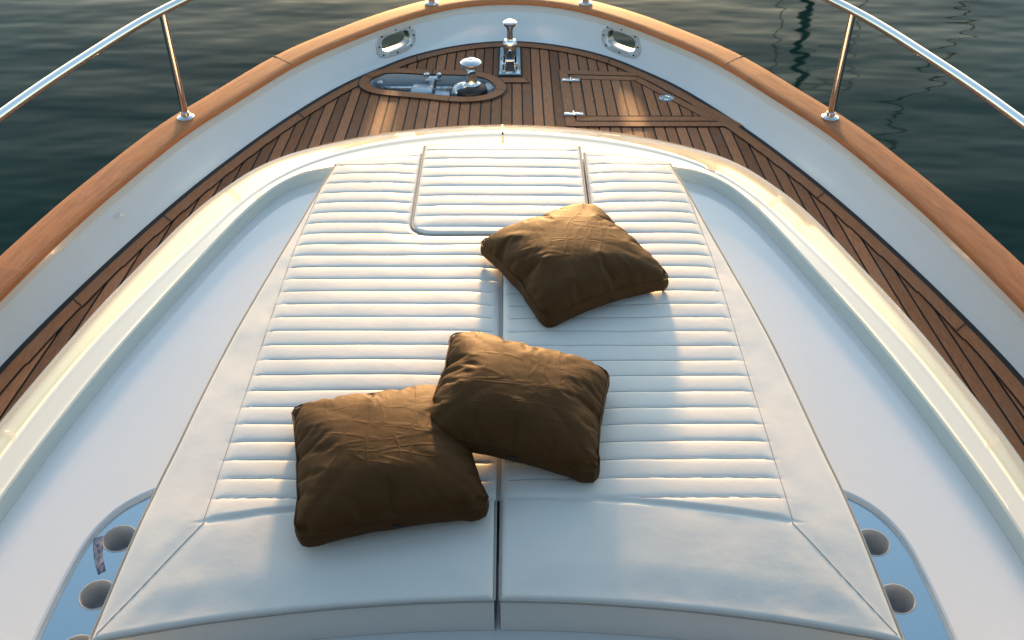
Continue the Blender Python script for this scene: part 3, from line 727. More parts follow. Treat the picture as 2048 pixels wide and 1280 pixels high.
# ------------------------------------------------------------------ pillows
# upper cloth surface of three stuffed pillow covers: offsets from a flat 53 x 53 grid in 0.3 mm steps, x then y then z, row by row
PILLOW_SHAPES = [
    [19,-1,-4,-1,-3,-2,4,3,5,3,5,3,3,5,3,0,-1,0,0,1,1,1,1,0,0,0,0,3,2,-1,-1,-1,0,-2,0,0,-1,-1,-1,-1,-1,-2,0,0,1,-1,-2,-5,-7,-7,5,3,1,
     17,1,-5,0,-3,-13,11,-7,11,-7,12,-8,16,10,2,-1,-5,-13,6,12,-14,2,11,-10,10,-11,16,7,1,-3,-7,-13,13,3,-15,10,-4,-12,8,-11,13,-1,-16,14,7,3,-1,-6,-10,-14,16,2,1,
     16,-1,-6,-3,-17,8,-8,8,-6,9,-5,4,9,15,-9,-2,2,-8,16,-2,-10,2,9,-9,7,-5,8,16,-9,-1,-10,-3,4,12,-15,6,-10,-7,-2,-1,6,8,-15,-1,6,8,1,9,-12,-11,8,16,-2,
     15,1,-7,-18,-7,-2,-2,1,5,-2,3,4,6,14,-12,-2,-2,4,14,-10,-3,0,7,-7,1,3,9,17,-12,-7,-3,-2,3,13,-16,-2,-1,-9,-2,-2,10,-5,-5,4,-3,2,4,4,8,-11,11,8,5,
     14,-1,-17,-9,-5,-2,-2,-1,0,1,3,2,5,10,-12,1,1,4,13,-11,-3,3,-3,1,2,3,8,16,-12,-6,-3,-2,2,12,-14,-5,-4,-2,-2,-1,-1,5,-6,4,-1,1,2,2,1,4,8,14,4,
     13,-7,-10,-9,-5,-4,-1,-2,0,0,1,1,9,-7,0,1,2,4,11,-11,-1,0,0,1,2,3,6,16,-12,-6,-3,-2,1,11,-11,-5,-3,-2,-1,-1,-1,-1,2,0,1,2,2,2,3,7,8,9,7,
     11,-6,-11,-6,-5,-4,-3,-1,-2,-1,0,5,-4,0,2,0,2,3,9,-10,2,-1,1,1,2,1,4,16,-12,-4,-3,-2,-2,11,-5,-8,-2,-1,0,-1,-1,0,1,1,1,2,2,4,4,7,6,10,6,
     10,-7,-8,-6,-6,-3,-3,-3,-1,-1,-2,4,-3,0,1,1,0,8,-6,0,1,1,1,1,1,5,-2,14,-11,-3,-2,1,-4,0,6,-9,0,-1,0,0,0,0,1,1,1,1,4,3,6,6,7,7,6,
     9,-6,-8,-5,-5,-4,-4,-2,-3,0,-1,-1,0,0,0,1,1,7,-5,0,0,1,1,1,2,5,-6,11,-3,-7,-1,2,-5,-1,4,-6,2,-2,1,0,0,1,0,1,1,3,2,6,5,4,8,4,8,
     7,-5,-5,-6,-5,-4,-4,-3,-1,-2,-1,-1,0,0,0,0,1,5,-4,0,1,1,0,1,4,2,-6,0,8,-6,-1,1,-3,0,-3,1,-1,1,0,0,1,0,1,1,2,3,3,3,7,3,8,5,5,
     6,-5,-5,-4,-5,-4,-4,-3,-1,-2,-1,-1,-1,0,0,0,-1,4,-3,1,1,0,1,1,5,-3,-2,-1,6,-2,-4,1,-2,1,-3,1,0,0,1,0,1,1,1,1,2,3,3,4,4,4,5,8,4,
     5,-5,-4,-3,-6,-3,-3,-3,-2,-2,-1,-1,-1,0,-1,0,0,-1,1,1,0,1,0,1,5,-4,-1,-1,0,4,-3,-1,-1,1,-2,1,0,1,0,1,0,1,1,2,2,3,4,3,4,4,5,8,2,
     4,-2,-4,-5,-5,-4,-2,-3,-2,-1,-2,-1,-1,0,-1,0,0,-1,1,0,1,0,0,1,3,-3,0,-1,0,0,2,-3,1,-1,0,0,1,0,1,0,1,1,1,2,3,3,3,4,4,4,4,5,3,
     3,-2,-3,-7,-3,-2,-3,-2,-2,-2,-1,-2,-1,0,-1,0,0,0,0,0,0,0,1,-1,3,-2,0,-1,0,0,1,-1,0,0,0,0,1,0,1,0,1,1,2,1,3,2,5,3,2,2,4,9,1,
     2,-3,-3,-3,-3,-2,-3,-2,-2,-2,-2,-1,-1,-1,0,-1,0,0,0,0,0,0,0,0,0,1,-1,0,0,0,0,0,0,0,0,1,0,1,0,1,1,1,1,1,2,4,3,3,4,0,4,7,2,
     1,-3,-2,-1,-3,-3,-2,-2,-3,-2,-1,-2,-1,0,-1,0,-1,0,0,0,0,0,1,0,-1,1,0,0,-1,0,0,0,1,0,0,0,0,1,0,1,1,1,1,2,2,1,2,2,2,5,4,4,4,
     0,-2,0,-2,-2,-3,-2,-3,-3,-1,-2,-1,-1,-1,0,-1,0,0,0,0,0,0,0,0,0,0,0,0,0,0,0,0,0,0,0,1,0,0,1,1,1,1,1,2,1,2,2,2,2,4,3,3,4,
     0,-7,-3,0,3,-4,-2,-1,-1,-2,-1,-1,-1,-1,-1,0,0,-1,0,0,0,0,0,1,0,0,0,0,0,0,0,0,0,0,0,0,1,0,1,0,1,2,1,1,2,2,1,2,3,1,3,6,1,
     -1,-5,-2,-1,2,-2,-3,-1,-1,-1,-2,-1,-1,-1,0,-1,0,0,0,0,0,0,0,0,0,0,0,0,0,0,0,0,1,0,0,0,0,1,0,1,1,1,2,1,2,2,1,2,2,2,2,2,3,
     -2,-3,-1,-1,-2,-1,-1,-1,-1,-1,-1,-1,-1,-1,0,-1,0,0,0,0,0,0,0,0,0,0,0,0,0,0,0,0,0,0,1,0,0,0,1,1,1,1,2,1,2,1,2,2,2,2,2,2,1,
     -3,0,-1,-1,-2,-1,-1,-1,-1,-1,-1,-1,-1,-1,-1,0,0,0,0,0,0,0,0,0,0,0,0,0,0,0,0,0,0,0,0,1,0,0,1,1,1,1,1,2,2,1,2,2,1,2,1,2,0,
     -3,2,-2,-1,-1,-1,-1,-1,-1,-1,-1,-1,-1,-1,-1,0,0,0,-1,0,1,0,0,0,0,0,0,0,0,0,0,0,0,0,0,0,1,0,0,1,1,2,1,2,1,2,2,2,1,1,0,1,0,
     -4,4,-1,-1,-1,-1,-1,-1,-1,-1,-1,-1,-1,-1,-1,0,-1,0,0,0,0,0,1,0,0,0,0,0,0,0,0,0,0,0,0,0,0,1,0,1,1,1,2,2,1,2,2,1,2,0,1,-3,1,
     -5,3,1,0,0,-1,-1,-1,-1,-1,-1,-1,-2,0,-1,0,-1,0,0,0,0,0,0,1,0,0,0,0,0,0,0,0,0,0,0,0,0,0,1,0,1,2,2,1,2,2,2,1,0,0,0,0,-1,
     -6,2,0,1,1,0,1,-1,-1,-1,-1,-2,-2,0,0,-1,0,0,0,0,0,0,0,0,1,0,0,0,0,0,0,0,0,0,0,0,0,0,1,0,1,0,3,2,2,1,2,1,1,-1,-1,-1,-1,
     -6,1,2,1,1,1,0,-1,0,-1,-2,-2,-1,0,0,-1,0,0,0,0,0,0,0,0,0,1,0,0,0,0,0,0,0,0,0,0,0,0,0,0,1,0,0,1,0,1,0,0,1,0,0,1,2,
     -7,-3,-1,1,1,0,1,0,1,0,0,0,1,0,0,0,0,0,0,0,0,0,0,0,0,1,0,0,0,0,0,0,0,0,0,0,0,0,0,0,-1,0,-1,-2,0,0,0,1,0,1,2,4,0,
     -8,0,-2,-4,1,0,1,0,1,1,1,2,1,1,0,1,0,0,0,0,0,0,0,0,0,0,1,0,0,0,0,0,0,0,0,0,0,0,0,-1,0,-1,-1,-1,-1,0,0,0,1,2,1,1,2,
     -9,1,-5,0,0,0,1,1,1,2,1,2,1,1,0,1,0,0,0,0,0,0,0,0,0,1,0,0,0,0,0,0,0,0,0,0,0,0,-1,0,-1,0,-1,-1,-1,0,-1,1,1,0,1,0,2,
     -9,-1,-2,-1,0,1,1,2,1,2,1,1,1,1,1,1,0,0,0,0,0,0,0,0,0,1,0,0,0,0,0,0,0,0,0,0,0,0,-1,0,-1,-1,0,-1,-1,0,-1,0,-1,1,0,1,1,
     -10,0,0,-1,0,1,1,1,2,2,1,1,1,1,1,0,1,0,0,0,0,0,0,0,0,1,0,0,0,0,0,0,0,0,0,0,0,-1,0,0,-1,-1,0,-1,-1,0,-1,0,-1,0,0,0,1,
     -11,-1,1,1,1,1,1,1,2,1,2,1,1,1,1,0,1,0,0,0,0,0,0,0,0,1,0,0,0,0,0,0,0,0,0,0,0,-1,0,0,-1,-1,0,-1,-1,0,-1,0,-1,-1,-1,-1,1,
     -11,-1,3,0,1,2,1,1,2,1,2,1,1,1,1,0,0,1,0,0,0,0,0,0,0,0,1,0,0,0,0,0,0,0,-1,0,0,0,0,-1,0,-1,-1,0,-1,0,-1,0,-1,-1,-1,-4,1,
     -12,2,1,2,1,1,2,1,1,2,1,2,1,1,0,1,0,0,0,1,0,0,0,0,0,0,0,0,1,0,-1,0,0,0,0,0,0,0,0,-1,0,-1,-1,-1,-1,-1,-1,1,-1,-1,-1,-4,0,
     -13,1,1,4,1,2,2,2,1,2,1,1,2,0,1,0,1,0,0,0,0,1,0,0,0,0,0,0,0,0,0,0,0,0,0,0,0,0,0,-1,0,-1,-1,-1,-2,-2,1,-1,-2,-1,-1,-1,-3,
     -14,-1,4,4,1,2,3,2,2,1,2,1,1,1,1,0,0,1,0,0,0,0,0,1,0,0,0,0,0,0,0,0,0,0,0,0,0,0,-1,0,-1,0,-2,-1,-2,-1,-3,-2,-2,-2,-1,3,-4,
     -15,2,4,2,3,2,3,1,2,2,2,1,1,1,0,1,0,0,0,1,0,0,0,0,0,1,0,0,0,0,0,0,0,0,0,0,0,-1,0,0,-1,-1,-1,-1,-2,-2,-2,-2,-3,-2,-1,-1,-2,
     -15,3,4,3,3,2,2,2,2,2,1,2,0,1,1,0,1,0,0,0,0,0,0,1,0,0,0,0,0,0,0,0,0,0,0,0,0,0,0,0,-1,-1,-1,-1,-2,-2,-3,-2,-2,-2,-1,-5,-1,
     -17,7,2,4,3,1,3,3,2,1,2,1,1,1,0,1,0,0,0,0,0,0,1,-1,1,1,-1,0,0,0,0,1,0,0,0,0,0,0,0,-1,0,-1,-1,-1,-2,-3,-3,-2,-3,-2,-2,-2,-4,
     -17,2,5,8,2,2,3,3,1,2,1,1,1,1,1,0,0,1,0,-1,0,0,0,0,-1,3,-1,0,0,0,0,1,-1,1,0,0,0,0,0,0,0,-1,-1,-2,-2,-2,-3,-3,-3,-4,-4,-2,-1,
     -18,4,4,5,5,3,3,3,2,1,2,1,1,0,1,0,0,1,-1,0,0,0,0,-1,-2,4,0,0,0,0,0,0,-2,3,1,-1,1,0,0,0,-1,-1,-1,-1,-2,-2,-3,-3,-4,-4,-3,-4,-2,
     -20,1,8,8,4,3,3,3,2,1,2,1,1,0,0,1,0,0,-2,1,0,0,0,-2,-2,5,0,0,0,0,0,0,0,-3,5,0,0,1,0,0,0,-1,-1,-1,-2,-3,-3,-3,-3,-4,-4,-3,-5,
     -21,2,9,7,5,4,3,2,2,1,2,1,0,1,0,0,0,0,-3,2,-1,0,0,-5,3,4,-1,1,-1,0,0,0,-1,-4,7,1,1,0,1,0,0,-1,-1,-1,-2,-2,-3,-3,-4,-4,-4,-6,-5,
     -22,3,6,10,5,5,3,2,2,2,0,1,0,0,1,-1,1,-6,4,-1,0,-1,0,-5,5,-5,8,-2,1,0,0,0,-2,-4,8,1,1,1,1,1,0,-1,-1,0,-2,-3,-3,-3,-4,-4,-9,-6,-2,
     -23,5,6,7,9,3,4,2,2,1,1,0,0,0,0,-1,0,-8,5,0,0,0,0,-5,3,-9,11,1,0,0,0,0,-9,5,7,1,1,2,1,0,1,-1,0,-1,-1,-3,-3,-2,-4,-8,-5,-7,-4,
     -25,8,7,5,8,6,2,2,2,2,0,1,-2,0,-1,0,-1,-10,5,2,0,-1,-1,0,-2,-12,13,3,1,0,0,-1,-9,8,-1,7,1,2,2,1,0,0,-1,0,-2,-1,-3,-2,-6,-6,-6,-6,-6,
     -27,11,5,7,8,3,4,1,2,2,-1,-4,4,-1,-1,-1,-1,-11,3,5,-1,-1,-1,-1,-4,-12,14,5,2,0,0,-2,-9,8,-4,8,5,-1,5,1,1,0,-1,0,-1,-2,-1,-4,-3,-6,-8,-5,-9,
     -29,9,10,7,4,7,2,1,1,1,-8,2,3,0,-1,-1,-2,-7,-9,11,1,-1,-1,-2,-5,-12,15,6,2,1,-1,-1,-8,7,-2,-2,13,-1,6,2,0,0,0,1,0,-3,-2,-2,-4,-5,-7,-9,-9,
     -31,1,16,10,6,4,1,1,0,0,-5,-9,8,2,-4,2,-2,-5,-12,10,3,-1,-2,-2,-5,-12,15,5,-4,9,0,0,-8,4,-13,10,12,3,-5,9,2,1,0,-3,5,-2,-2,-2,-3,-6,-7,-16,-1,
     -32,3,3,18,9,2,-2,2,-1,-1,-3,-12,7,4,-5,1,-11,6,-10,-5,14,0,-2,-2,-5,-12,16,3,-7,11,2,0,-1,-4,-14,14,9,2,-7,12,4,3,-5,6,2,-2,-3,1,-6,-2,-18,-3,-3,
     -33,-1,9,3,18,-10,8,2,-4,-5,-8,5,-14,12,2,-5,-12,8,1,-14,13,3,-2,-11,2,-8,15,2,-10,12,-5,9,-2,-6,-12,14,9,0,-8,14,-4,12,2,-8,10,1,-1,-10,6,-19,4,-10,1,
     -34,0,4,3,16,-6,-11,11,-14,-6,-2,10,-15,4,12,-14,-6,3,10,-15,4,13,-12,-6,0,2,15,0,-12,12,-9,12,-11,-5,-2,8,16,-9,-1,14,-8,14,2,-9,15,3,-12,9,-13,-3,1,-5,1,
     -35,1,4,3,6,-8,-5,-3,-6,-4,-2,-2,-1,0,-1,-1,-2,1,0,0,-1,1,0,-1,1,3,0,0,-1,0,0,0,1,0,1,3,1,2,2,1,2,2,4,3,3,7,1,3,-2,-3,-1,-4,0,
     23,-2,-1,-2,-1,-1,-2,-1,-1,-2,-1,-1,-1,-1,-1,-1,0,-1,-1,-1,-1,0,-1,-1,-1,0,-1,-1,-1,0,-1,-1,-1,0,-1,-1,-1,0,-1,-1,-1,-1,-1,-1,-2,-1,-1,-2,-2,-2,-1,-1,-1,
     23,1,-2,0,-5,-8,-1,-2,0,0,-1,0,-4,0,1,2,1,-3,1,-2,-3,2,-1,0,-1,0,-5,-1,2,1,1,-2,-2,1,-4,0,2,-1,0,0,-2,1,-3,-3,0,-1,1,1,0,-2,-14,1,-1,
     20,0,-4,-1,-16,1,-3,1,0,0,1,2,1,-4,0,1,2,0,-5,1,-1,2,0,0,1,1,0,-8,0,2,-1,2,1,-2,-5,1,0,1,2,2,0,0,-3,2,-1,-1,0,-1,-1,-1,-5,-15,1,
     20,2,-9,-16,-6,-1,0,1,2,0,2,2,1,-2,-1,1,2,1,-4,-2,2,2,1,0,2,2,-1,-8,-2,1,1,2,2,-2,-5,2,2,0,2,2,-2,2,1,0,1,1,0,0,-2,0,-20,1,-7,
     18,0,-22,-7,-3,0,0,0,1,2,2,2,1,0,-2,2,1,2,-3,-2,1,2,1,2,2,2,0,-8,-3,1,2,2,2,-2,-4,2,1,2,2,2,1,1,1,0,1,1,0,1,1,0,-14,-22,-2,
     17,-12,-1,-17,-3,-2,0,1,1,1,1,2,0,0,1,2,2,2,-2,-3,2,2,2,2,1,2,1,-8,-2,1,2,1,2,-2,-1,1,2,2,2,1,2,2,0,2,0,1,0,1,0,-3,-20,-5,-14,
     21,-5,-21,-9,-4,-2,-1,1,0,1,1,2,0,1,2,2,1,2,0,-2,1,2,2,2,2,2,1,-7,-3,2,1,2,2,-2,2,0,2,2,1,2,2,1,1,1,1,1,0,-1,-1,-9,-6,-24,-8,
     24,-17,-5,-17,-5,-2,0,-1,1,0,1,1,1,2,1,2,2,-1,0,2,1,2,2,2,2,1,1,-5,-2,2,2,2,1,2,0,0,2,1,2,2,1,2,1,1,0,1,0,0,-4,-8,-9,-12,-21,
     28,-10,-22,-7,-9,-3,-2,0,0,1,1,0,2,1,2,2,2,0,0,2,1,2,2,2,2,1,-1,-2,2,-1,2,2,1,2,1,1,1,2,1,2,1,1,2,1,1,0,0,-8,-4,-16,-5,-18,-9,
     30,-21,-12,-11,-5,-5,-2,-1,1,0,1,1,1,2,1,2,1,1,1,2,1,2,2,2,1,2,-1,2,-1,0,2,2,1,2,2,1,1,2,1,2,1,1,1,1,1,0,-1,-4,-13,-6,-22,-14,-5,
     32,-10,-14,-14,-14,-5,-3,0,0,1,0,1,1,2,1,2,1,2,1,2,2,2,2,1,0,1,2,1,0,2,1,2,2,1,2,1,2,1,2,1,1,2,1,0,0,0,-2,-3,-5,-9,-15,-26,-7,
     34,-20,-12,-11,-2,-7,-9,-2,1,0,1,0,1,2,1,1,2,1,2,2,2,2,2,2,0,1,1,2,2,1,1,2,2,1,2,2,1,2,1,2,1,1,0,1,-1,0,-3,-3,-6,-7,-11,-25,-13,
     36,-20,-13,-3,-15,-7,-2,-5,1,0,0,0,1,2,1,1,2,1,2,2,2,2,2,2,1,0,2,2,2,2,1,2,2,1,2,2,1,2,1,2,1,1,0,0,0,-2,-2,-4,-6,-9,-9,-11,-26,
     37,-9,-15,-22,-9,-5,-3,-1,-1,0,0,0,1,1,1,2,1,2,1,2,2,2,2,2,1,1,2,2,2,2,2,2,1,2,2,1,2,1,2,1,1,1,1,-1,0,-1,-5,-7,-12,-13,-9,-4,-18,
     37,-22,-15,-9,-7,-6,-3,-2,-1,0,-1,1,0,2,1,1,2,1,2,2,2,2,1,2,2,2,1,2,2,2,2,2,2,2,1,2,1,2,1,2,1,1,0,0,0,-9,-7,-7,-8,-2,-11,-20,-7,
     38,-12,-17,-18,-7,-5,-3,-1,-2,-2,0,0,1,1,1,2,1,2,2,1,2,2,2,2,2,2,2,1,2,2,2,2,2,2,2,1,2,1,2,1,1,1,0,-2,-1,0,-4,-6,-6,-9,-11,-12,-20,
     38,-21,-11,-10,-9,-5,-5,-4,-1,-1,0,0,1,1,1,2,1,2,1,2,2,2,2,2,2,2,2,1,2,2,2,2,2,2,2,1,2,1,2,1,1,0,1,-1,-1,-2,-3,-5,-6,-18,-15,-12,-9,
     39,-6,-9,-11,-16,-4,-5,-6,-9,-1,-1,0,1,1,1,1,2,1,2,2,2,2,2,2,2,2,1,2,2,2,2,2,2,2,2,1,2,1,2,1,1,0,0,0,-2,-1,-4,-4,-6,-10,-13,-21,-11,
     43,-2,-19,-12,-4,-10,-12,-6,0,-3,-4,0,1,1,1,1,2,1,2,2,2,2,2,2,1,2,2,2,2,2,2,2,2,2,2,1,2,1,2,1,0,1,0,-1,-1,-2,-3,-7,-7,-8,-7,-13,-22,
     47,-3,-23,-15,-10,-8,-6,-4,-3,-2,0,-1,0,1,1,1,2,1,2,2,2,2,2,1,2,2,2,2,2,2,2,2,2,2,2,1,2,1,2,1,0,1,-1,-1,-1,-2,-3,-4,-7,-7,-12,-13,-20,
     48,-3,-20,-19,-10,-8,-6,-4,-2,-2,-1,-1,1,0,1,1,2,1,2,2,2,2,1,2,2,2,2,2,2,2,2,2,2,2,2,1,2,1,2,1,0,0,0,-1,-2,-2,-3,-4,-5,-15,-14,-15,-9,
     47,-5,-21,-9,-12,-12,-5,-4,-2,-2,-1,-1,0,0,1,1,2,1,2,2,2,2,1,2,2,2,2,2,2,2,2,2,2,2,2,1,2,1,2,1,0,0,-1,-1,-2,-2,-4,-4,-6,-7,-11,-12,-20,
     44,-6,-13,-16,-12,-7,-5,-4,-3,-2,-2,-1,0,0,1,1,2,1,2,2,2,1,2,2,2,2,2,2,2,2,2,2,2,2,2,1,2,2,1,0,0,1,-1,-2,-2,-3,-4,-5,-6,-9,-12,-17,-8,
     43,-18,-10,-9,-8,-7,-5,-4,-3,-2,-2,-1,0,0,0,1,1,2,2,2,2,1,2,2,2,2,2,2,2,2,2,2,2,2,2,1,2,2,1,1,0,-2,-2,0,-3,-3,-4,-5,-11,-12,-11,-10,-6,
     42,-5,-10,-9,-10,-10,-9,-5,-4,-2,-1,-2,-3,1,0,2,1,2,2,2,1,2,2,2,2,2,2,2,2,2,2,2,2,2,2,1,2,2,1,1,0,1,-3,-4,-4,-5,-4,-6,-5,-7,-7,-8,-16,
     42,-16,-7,-7,-6,-6,-6,-5,-5,-5,-4,-4,1,1,1,1,1,2,2,2,1,2,2,2,2,2,2,2,2,2,2,2,2,2,2,1,2,2,1,2,1,-7,-7,-5,-6,-5,-6,-6,-6,-6,-6,-7,-2,
     41,-1,-6,-6,-6,-6,-6,-6,-6,-6,-6,-6,-9,1,1,1,2,2,2,2,1,2,2,2,2,2,2,2,2,2,2,2,2,2,2,1,2,1,1,1,1,1,-3,-4,-5,-5,-5,-6,-6,-7,-7,-16,-5,
     43,-2,-12,-13,-7,-6,-6,-5,-6,-5,-5,-4,2,0,0,0,2,2,2,1,2,2,2,2,2,2,2,2,2,2,2,2,2,2,2,1,2,2,1,1,0,-3,-1,-1,-2,-4,-4,-5,-8,-7,-9,-8,-17,
     43,-7,-19,-7,-8,-6,-5,-5,-5,-3,-3,-2,-1,0,1,2,1,2,2,1,2,2,2,2,2,2,2,2,2,2,2,2,2,2,1,2,2,1,2,-1,0,1,-1,-1,-3,-2,-4,-10,-10,-10,-10,-11,-6,
     43,-20,-11,-10,-6,-5,-5,-4,-3,-3,-2,0,-1,-1,1,2,1,2,2,1,2,2,2,2,2,2,2,2,2,2,2,2,2,2,1,2,2,1,2,1,0,0,-2,-1,-2,-2,-4,-5,-7,-9,-11,-10,-17,
     43,-10,-15,-19,-6,-6,-4,-4,-2,-1,-2,-2,0,0,1,2,1,2,2,1,2,2,2,2,2,2,2,2,2,2,2,2,2,2,1,2,2,1,1,1,1,0,-1,-2,-1,-3,-3,-5,-6,-14,-14,-13,-9,
     42,-22,-12,-6,-8,-9,-4,-3,-3,-2,-1,0,0,1,0,2,1,2,2,1,2,2,2,2,2,2,2,2,2,2,2,2,2,2,1,2,2,1,2,0,1,0,-1,-1,-2,-2,-4,-5,-7,-8,-10,-11,-20,
     42,-12,-22,-13,-7,-5,-4,-3,-2,-2,0,0,0,0,1,2,1,2,2,1,2,2,2,2,2,2,2,2,2,2,2,2,2,2,1,2,2,1,2,1,0,0,-1,-1,0,-4,-4,-6,-7,-9,-10,-20,-9,
     42,-9,-16,-22,-6,-7,-5,-1,-1,-2,-2,0,1,0,1,2,1,2,2,1,2,2,2,2,2,2,2,2,2,2,2,2,2,2,1,2,2,1,2,1,0,1,0,-1,-7,-4,-5,-2,-9,-10,-10,-19,-5,
     42,-23,-15,-3,-6,-7,-7,-8,-1,-1,0,0,0,1,1,2,1,2,2,1,2,2,2,2,2,2,2,2,2,2,2,2,2,1,2,2,2,1,2,1,1,0,0,0,-2,-3,-13,-10,-10,-9,-11,-10,-3,
     42,-10,-19,-20,-7,-5,-5,-4,-1,0,-1,1,0,1,1,2,1,2,2,1,2,2,2,2,2,2,2,2,1,2,2,2,2,2,2,2,2,1,1,2,0,1,-1,-2,0,-1,-3,-8,-8,-10,-10,-17,-8,
     44,-8,-26,-10,-14,-7,-4,-1,-2,-2,0,1,0,1,2,1,1,2,2,1,2,2,2,2,2,2,2,1,2,2,2,2,2,2,2,2,1,2,1,1,1,1,0,-1,-1,-2,-3,-4,-6,-9,-9,-11,-21,
     43,-6,-26,-14,-10,-8,-2,-5,-1,-1,0,1,0,1,2,1,2,1,2,2,1,2,2,2,2,2,1,2,2,2,2,2,2,2,2,2,1,2,1,1,1,1,0,0,-3,-3,-3,-3,-1,-12,-12,-20,-10,
     40,-6,-13,-21,-11,-5,-11,-2,-1,0,0,1,1,1,1,1,2,2,1,2,2,2,1,2,2,1,2,2,2,2,2,2,2,2,2,1,2,1,2,1,1,1,0,0,0,-1,-2,-2,-14,-14,-13,-12,-7,
     40,-23,-9,-5,-11,-14,-6,-1,0,0,0,0,1,1,2,1,2,1,2,2,2,1,2,2,2,0,2,2,2,2,2,2,1,2,2,2,1,2,1,2,1,0,1,0,0,-1,-1,-5,-3,-10,-11,-12,-22,
     40,-26,-15,-10,-9,-4,-2,-2,-1,0,0,1,1,1,1,2,1,2,2,1,2,2,2,2,2,-1,2,2,2,2,2,2,1,1,2,2,1,2,2,1,1,1,0,0,0,0,-1,-2,-8,-5,-11,-23,-13,
     40,-9,-21,-22,-7,-4,-3,-2,0,0,0,1,1,1,1,2,1,2,2,1,2,2,2,2,1,-1,2,2,2,2,1,2,2,1,1,1,2,2,2,1,1,1,1,0,0,0,-1,-2,-4,-5,-19,-18,-13,
     42,-5,-28,-17,-10,-5,-3,-1,0,0,0,1,1,1,2,1,2,2,1,1,2,2,2,1,1,-1,1,2,2,2,2,2,2,1,-1,2,2,1,2,2,1,1,1,1,0,0,-1,-2,-4,-7,-7,-15,-24,
     42,-3,-18,-26,-9,-9,-3,0,-1,0,1,1,2,1,2,1,2,0,1,2,2,2,2,1,-1,2,-1,2,2,2,2,2,1,1,-2,2,2,2,2,1,2,1,1,1,0,0,0,-2,-3,-6,-22,-17,-7,
     39,-2,-22,-8,-22,-5,-5,0,0,0,1,1,2,2,1,2,1,0,0,2,2,2,2,1,1,0,-3,2,2,2,2,2,-2,2,-1,2,2,2,2,1,2,1,1,1,1,0,0,-1,-3,-16,-7,-23,-5,
     34,-3,-16,-18,-5,-14,0,-1,1,0,1,1,2,1,2,2,1,-1,0,2,2,1,2,2,2,-2,-4,1,2,2,2,2,-2,-1,2,1,2,1,2,2,2,1,1,1,1,0,0,1,-9,-3,-19,-15,-4,
     27,-6,-18,-13,-7,-1,-2,0,1,0,1,2,0,2,2,1,2,-3,1,1,2,2,2,2,1,-2,-5,1,2,2,2,1,-1,-1,1,0,1,2,2,1,2,1,2,1,1,0,0,0,-1,-4,-12,-17,-7,
     20,-15,-9,-5,-2,-5,0,0,1,0,1,1,0,2,2,1,2,1,-1,-3,2,2,2,2,1,-2,-6,0,2,2,2,1,-1,-1,2,2,-3,2,0,2,2,1,2,1,2,-1,0,0,-2,-1,-5,-8,-14,
     22,0,-19,-9,-5,-1,0,1,1,1,1,1,-2,1,2,1,2,2,-4,-2,1,2,2,2,1,-2,-7,1,2,0,1,2,0,1,-2,-1,-1,2,1,1,1,2,1,1,1,1,0,-1,0,-4,-5,-19,1,
     22,-2,2,-21,-9,1,1,0,1,1,2,-2,-1,1,1,2,0,0,-2,2,-4,2,2,2,1,-1,-8,1,1,-2,2,2,2,1,-4,-2,-1,2,1,-1,1,2,0,1,2,0,-1,1,-3,-1,-20,3,-2,
     24,1,-4,0,-20,0,-1,0,1,2,0,1,-2,-3,2,1,-1,0,2,-3,-3,1,2,0,2,0,-8,2,-1,-1,1,1,1,1,-2,-4,0,2,0,-2,1,-1,2,0,0,1,0,-3,1,-15,2,-5,0,
     27,0,-2,1,-16,1,0,-3,-2,1,2,-1,-3,1,-2,-2,1,2,-1,-3,1,-3,-1,1,2,2,-8,2,-1,-2,1,-1,-1,0,2,0,-4,0,1,-2,0,-2,2,-1,-2,2,-5,0,-10,-1,1,-2,0,
     26,-1,-2,-1,-1,-3,-1,-1,-2,-2,-1,-1,-1,-1,-1,-1,0,-1,-1,-1,0,-1,-1,-1,0,-1,-1,-1,-1,0,-1,-1,-1,0,-1,-1,-1,-1,0,-1,-1,-1,-1,-1,-1,-2,-2,-1,-1,-1,-1,-2,-1,
     183,5,4,5,4,4,4,3,2,1,1,1,0,0,2,1,2,2,0,1,1,0,1,1,0,0,-1,-2,-2,-1,-1,0,-1,0,-1,0,0,-1,-1,-3,-3,-4,-4,-4,-5,-4,-4,-3,-4,-2,-1,-1,0,
     186,8,-13,9,19,19,-4,12,-2,8,-3,6,-8,-5,4,4,4,8,-1,-7,9,1,-5,6,-4,5,-12,-10,2,3,4,6,-7,-5,10,-6,2,4,-4,0,-9,-6,4,-10,-10,-10,-9,-3,1,7,-21,8,-8,
     188,-10,21,13,21,4,14,2,9,-1,7,0,-2,-8,7,5,2,6,-12,6,8,0,-4,6,-4,2,-8,-14,7,2,6,1,-3,-9,11,-4,4,2,-2,-2,-7,-9,3,-7,-10,-11,-9,-11,5,1,-17,-22,1,
     190,-4,23,23,19,12,10,7,1,8,1,1,-1,-6,9,4,4,0,-11,10,4,2,-3,5,-1,-2,-9,-14,8,6,2,0,-2,-9,11,0,0,3,-2,-2,-10,-2,-2,-11,-5,-8,-11,-9,-11,3,-26,-8,-18,
     192,11,25,21,18,11,11,9,6,4,3,2,1,-4,9,3,2,-1,-10,11,4,-1,5,-1,-1,-3,-7,-15,9,5,2,1,-1,-9,10,2,1,-1,-2,-3,-4,-8,-2,-10,-6,-8,-9,-9,-8,-11,-26,-26,-11,
     195,24,13,27,17,17,9,10,8,6,4,4,-5,10,3,2,1,0,-8,10,3,2,1,-1,-1,-2,-6,-14,9,4,2,2,-1,-8,8,2,0,-2,-3,-3,-3,-3,-10,-6,-9,-8,-9,-9,-13,-17,-28,-18,-24,
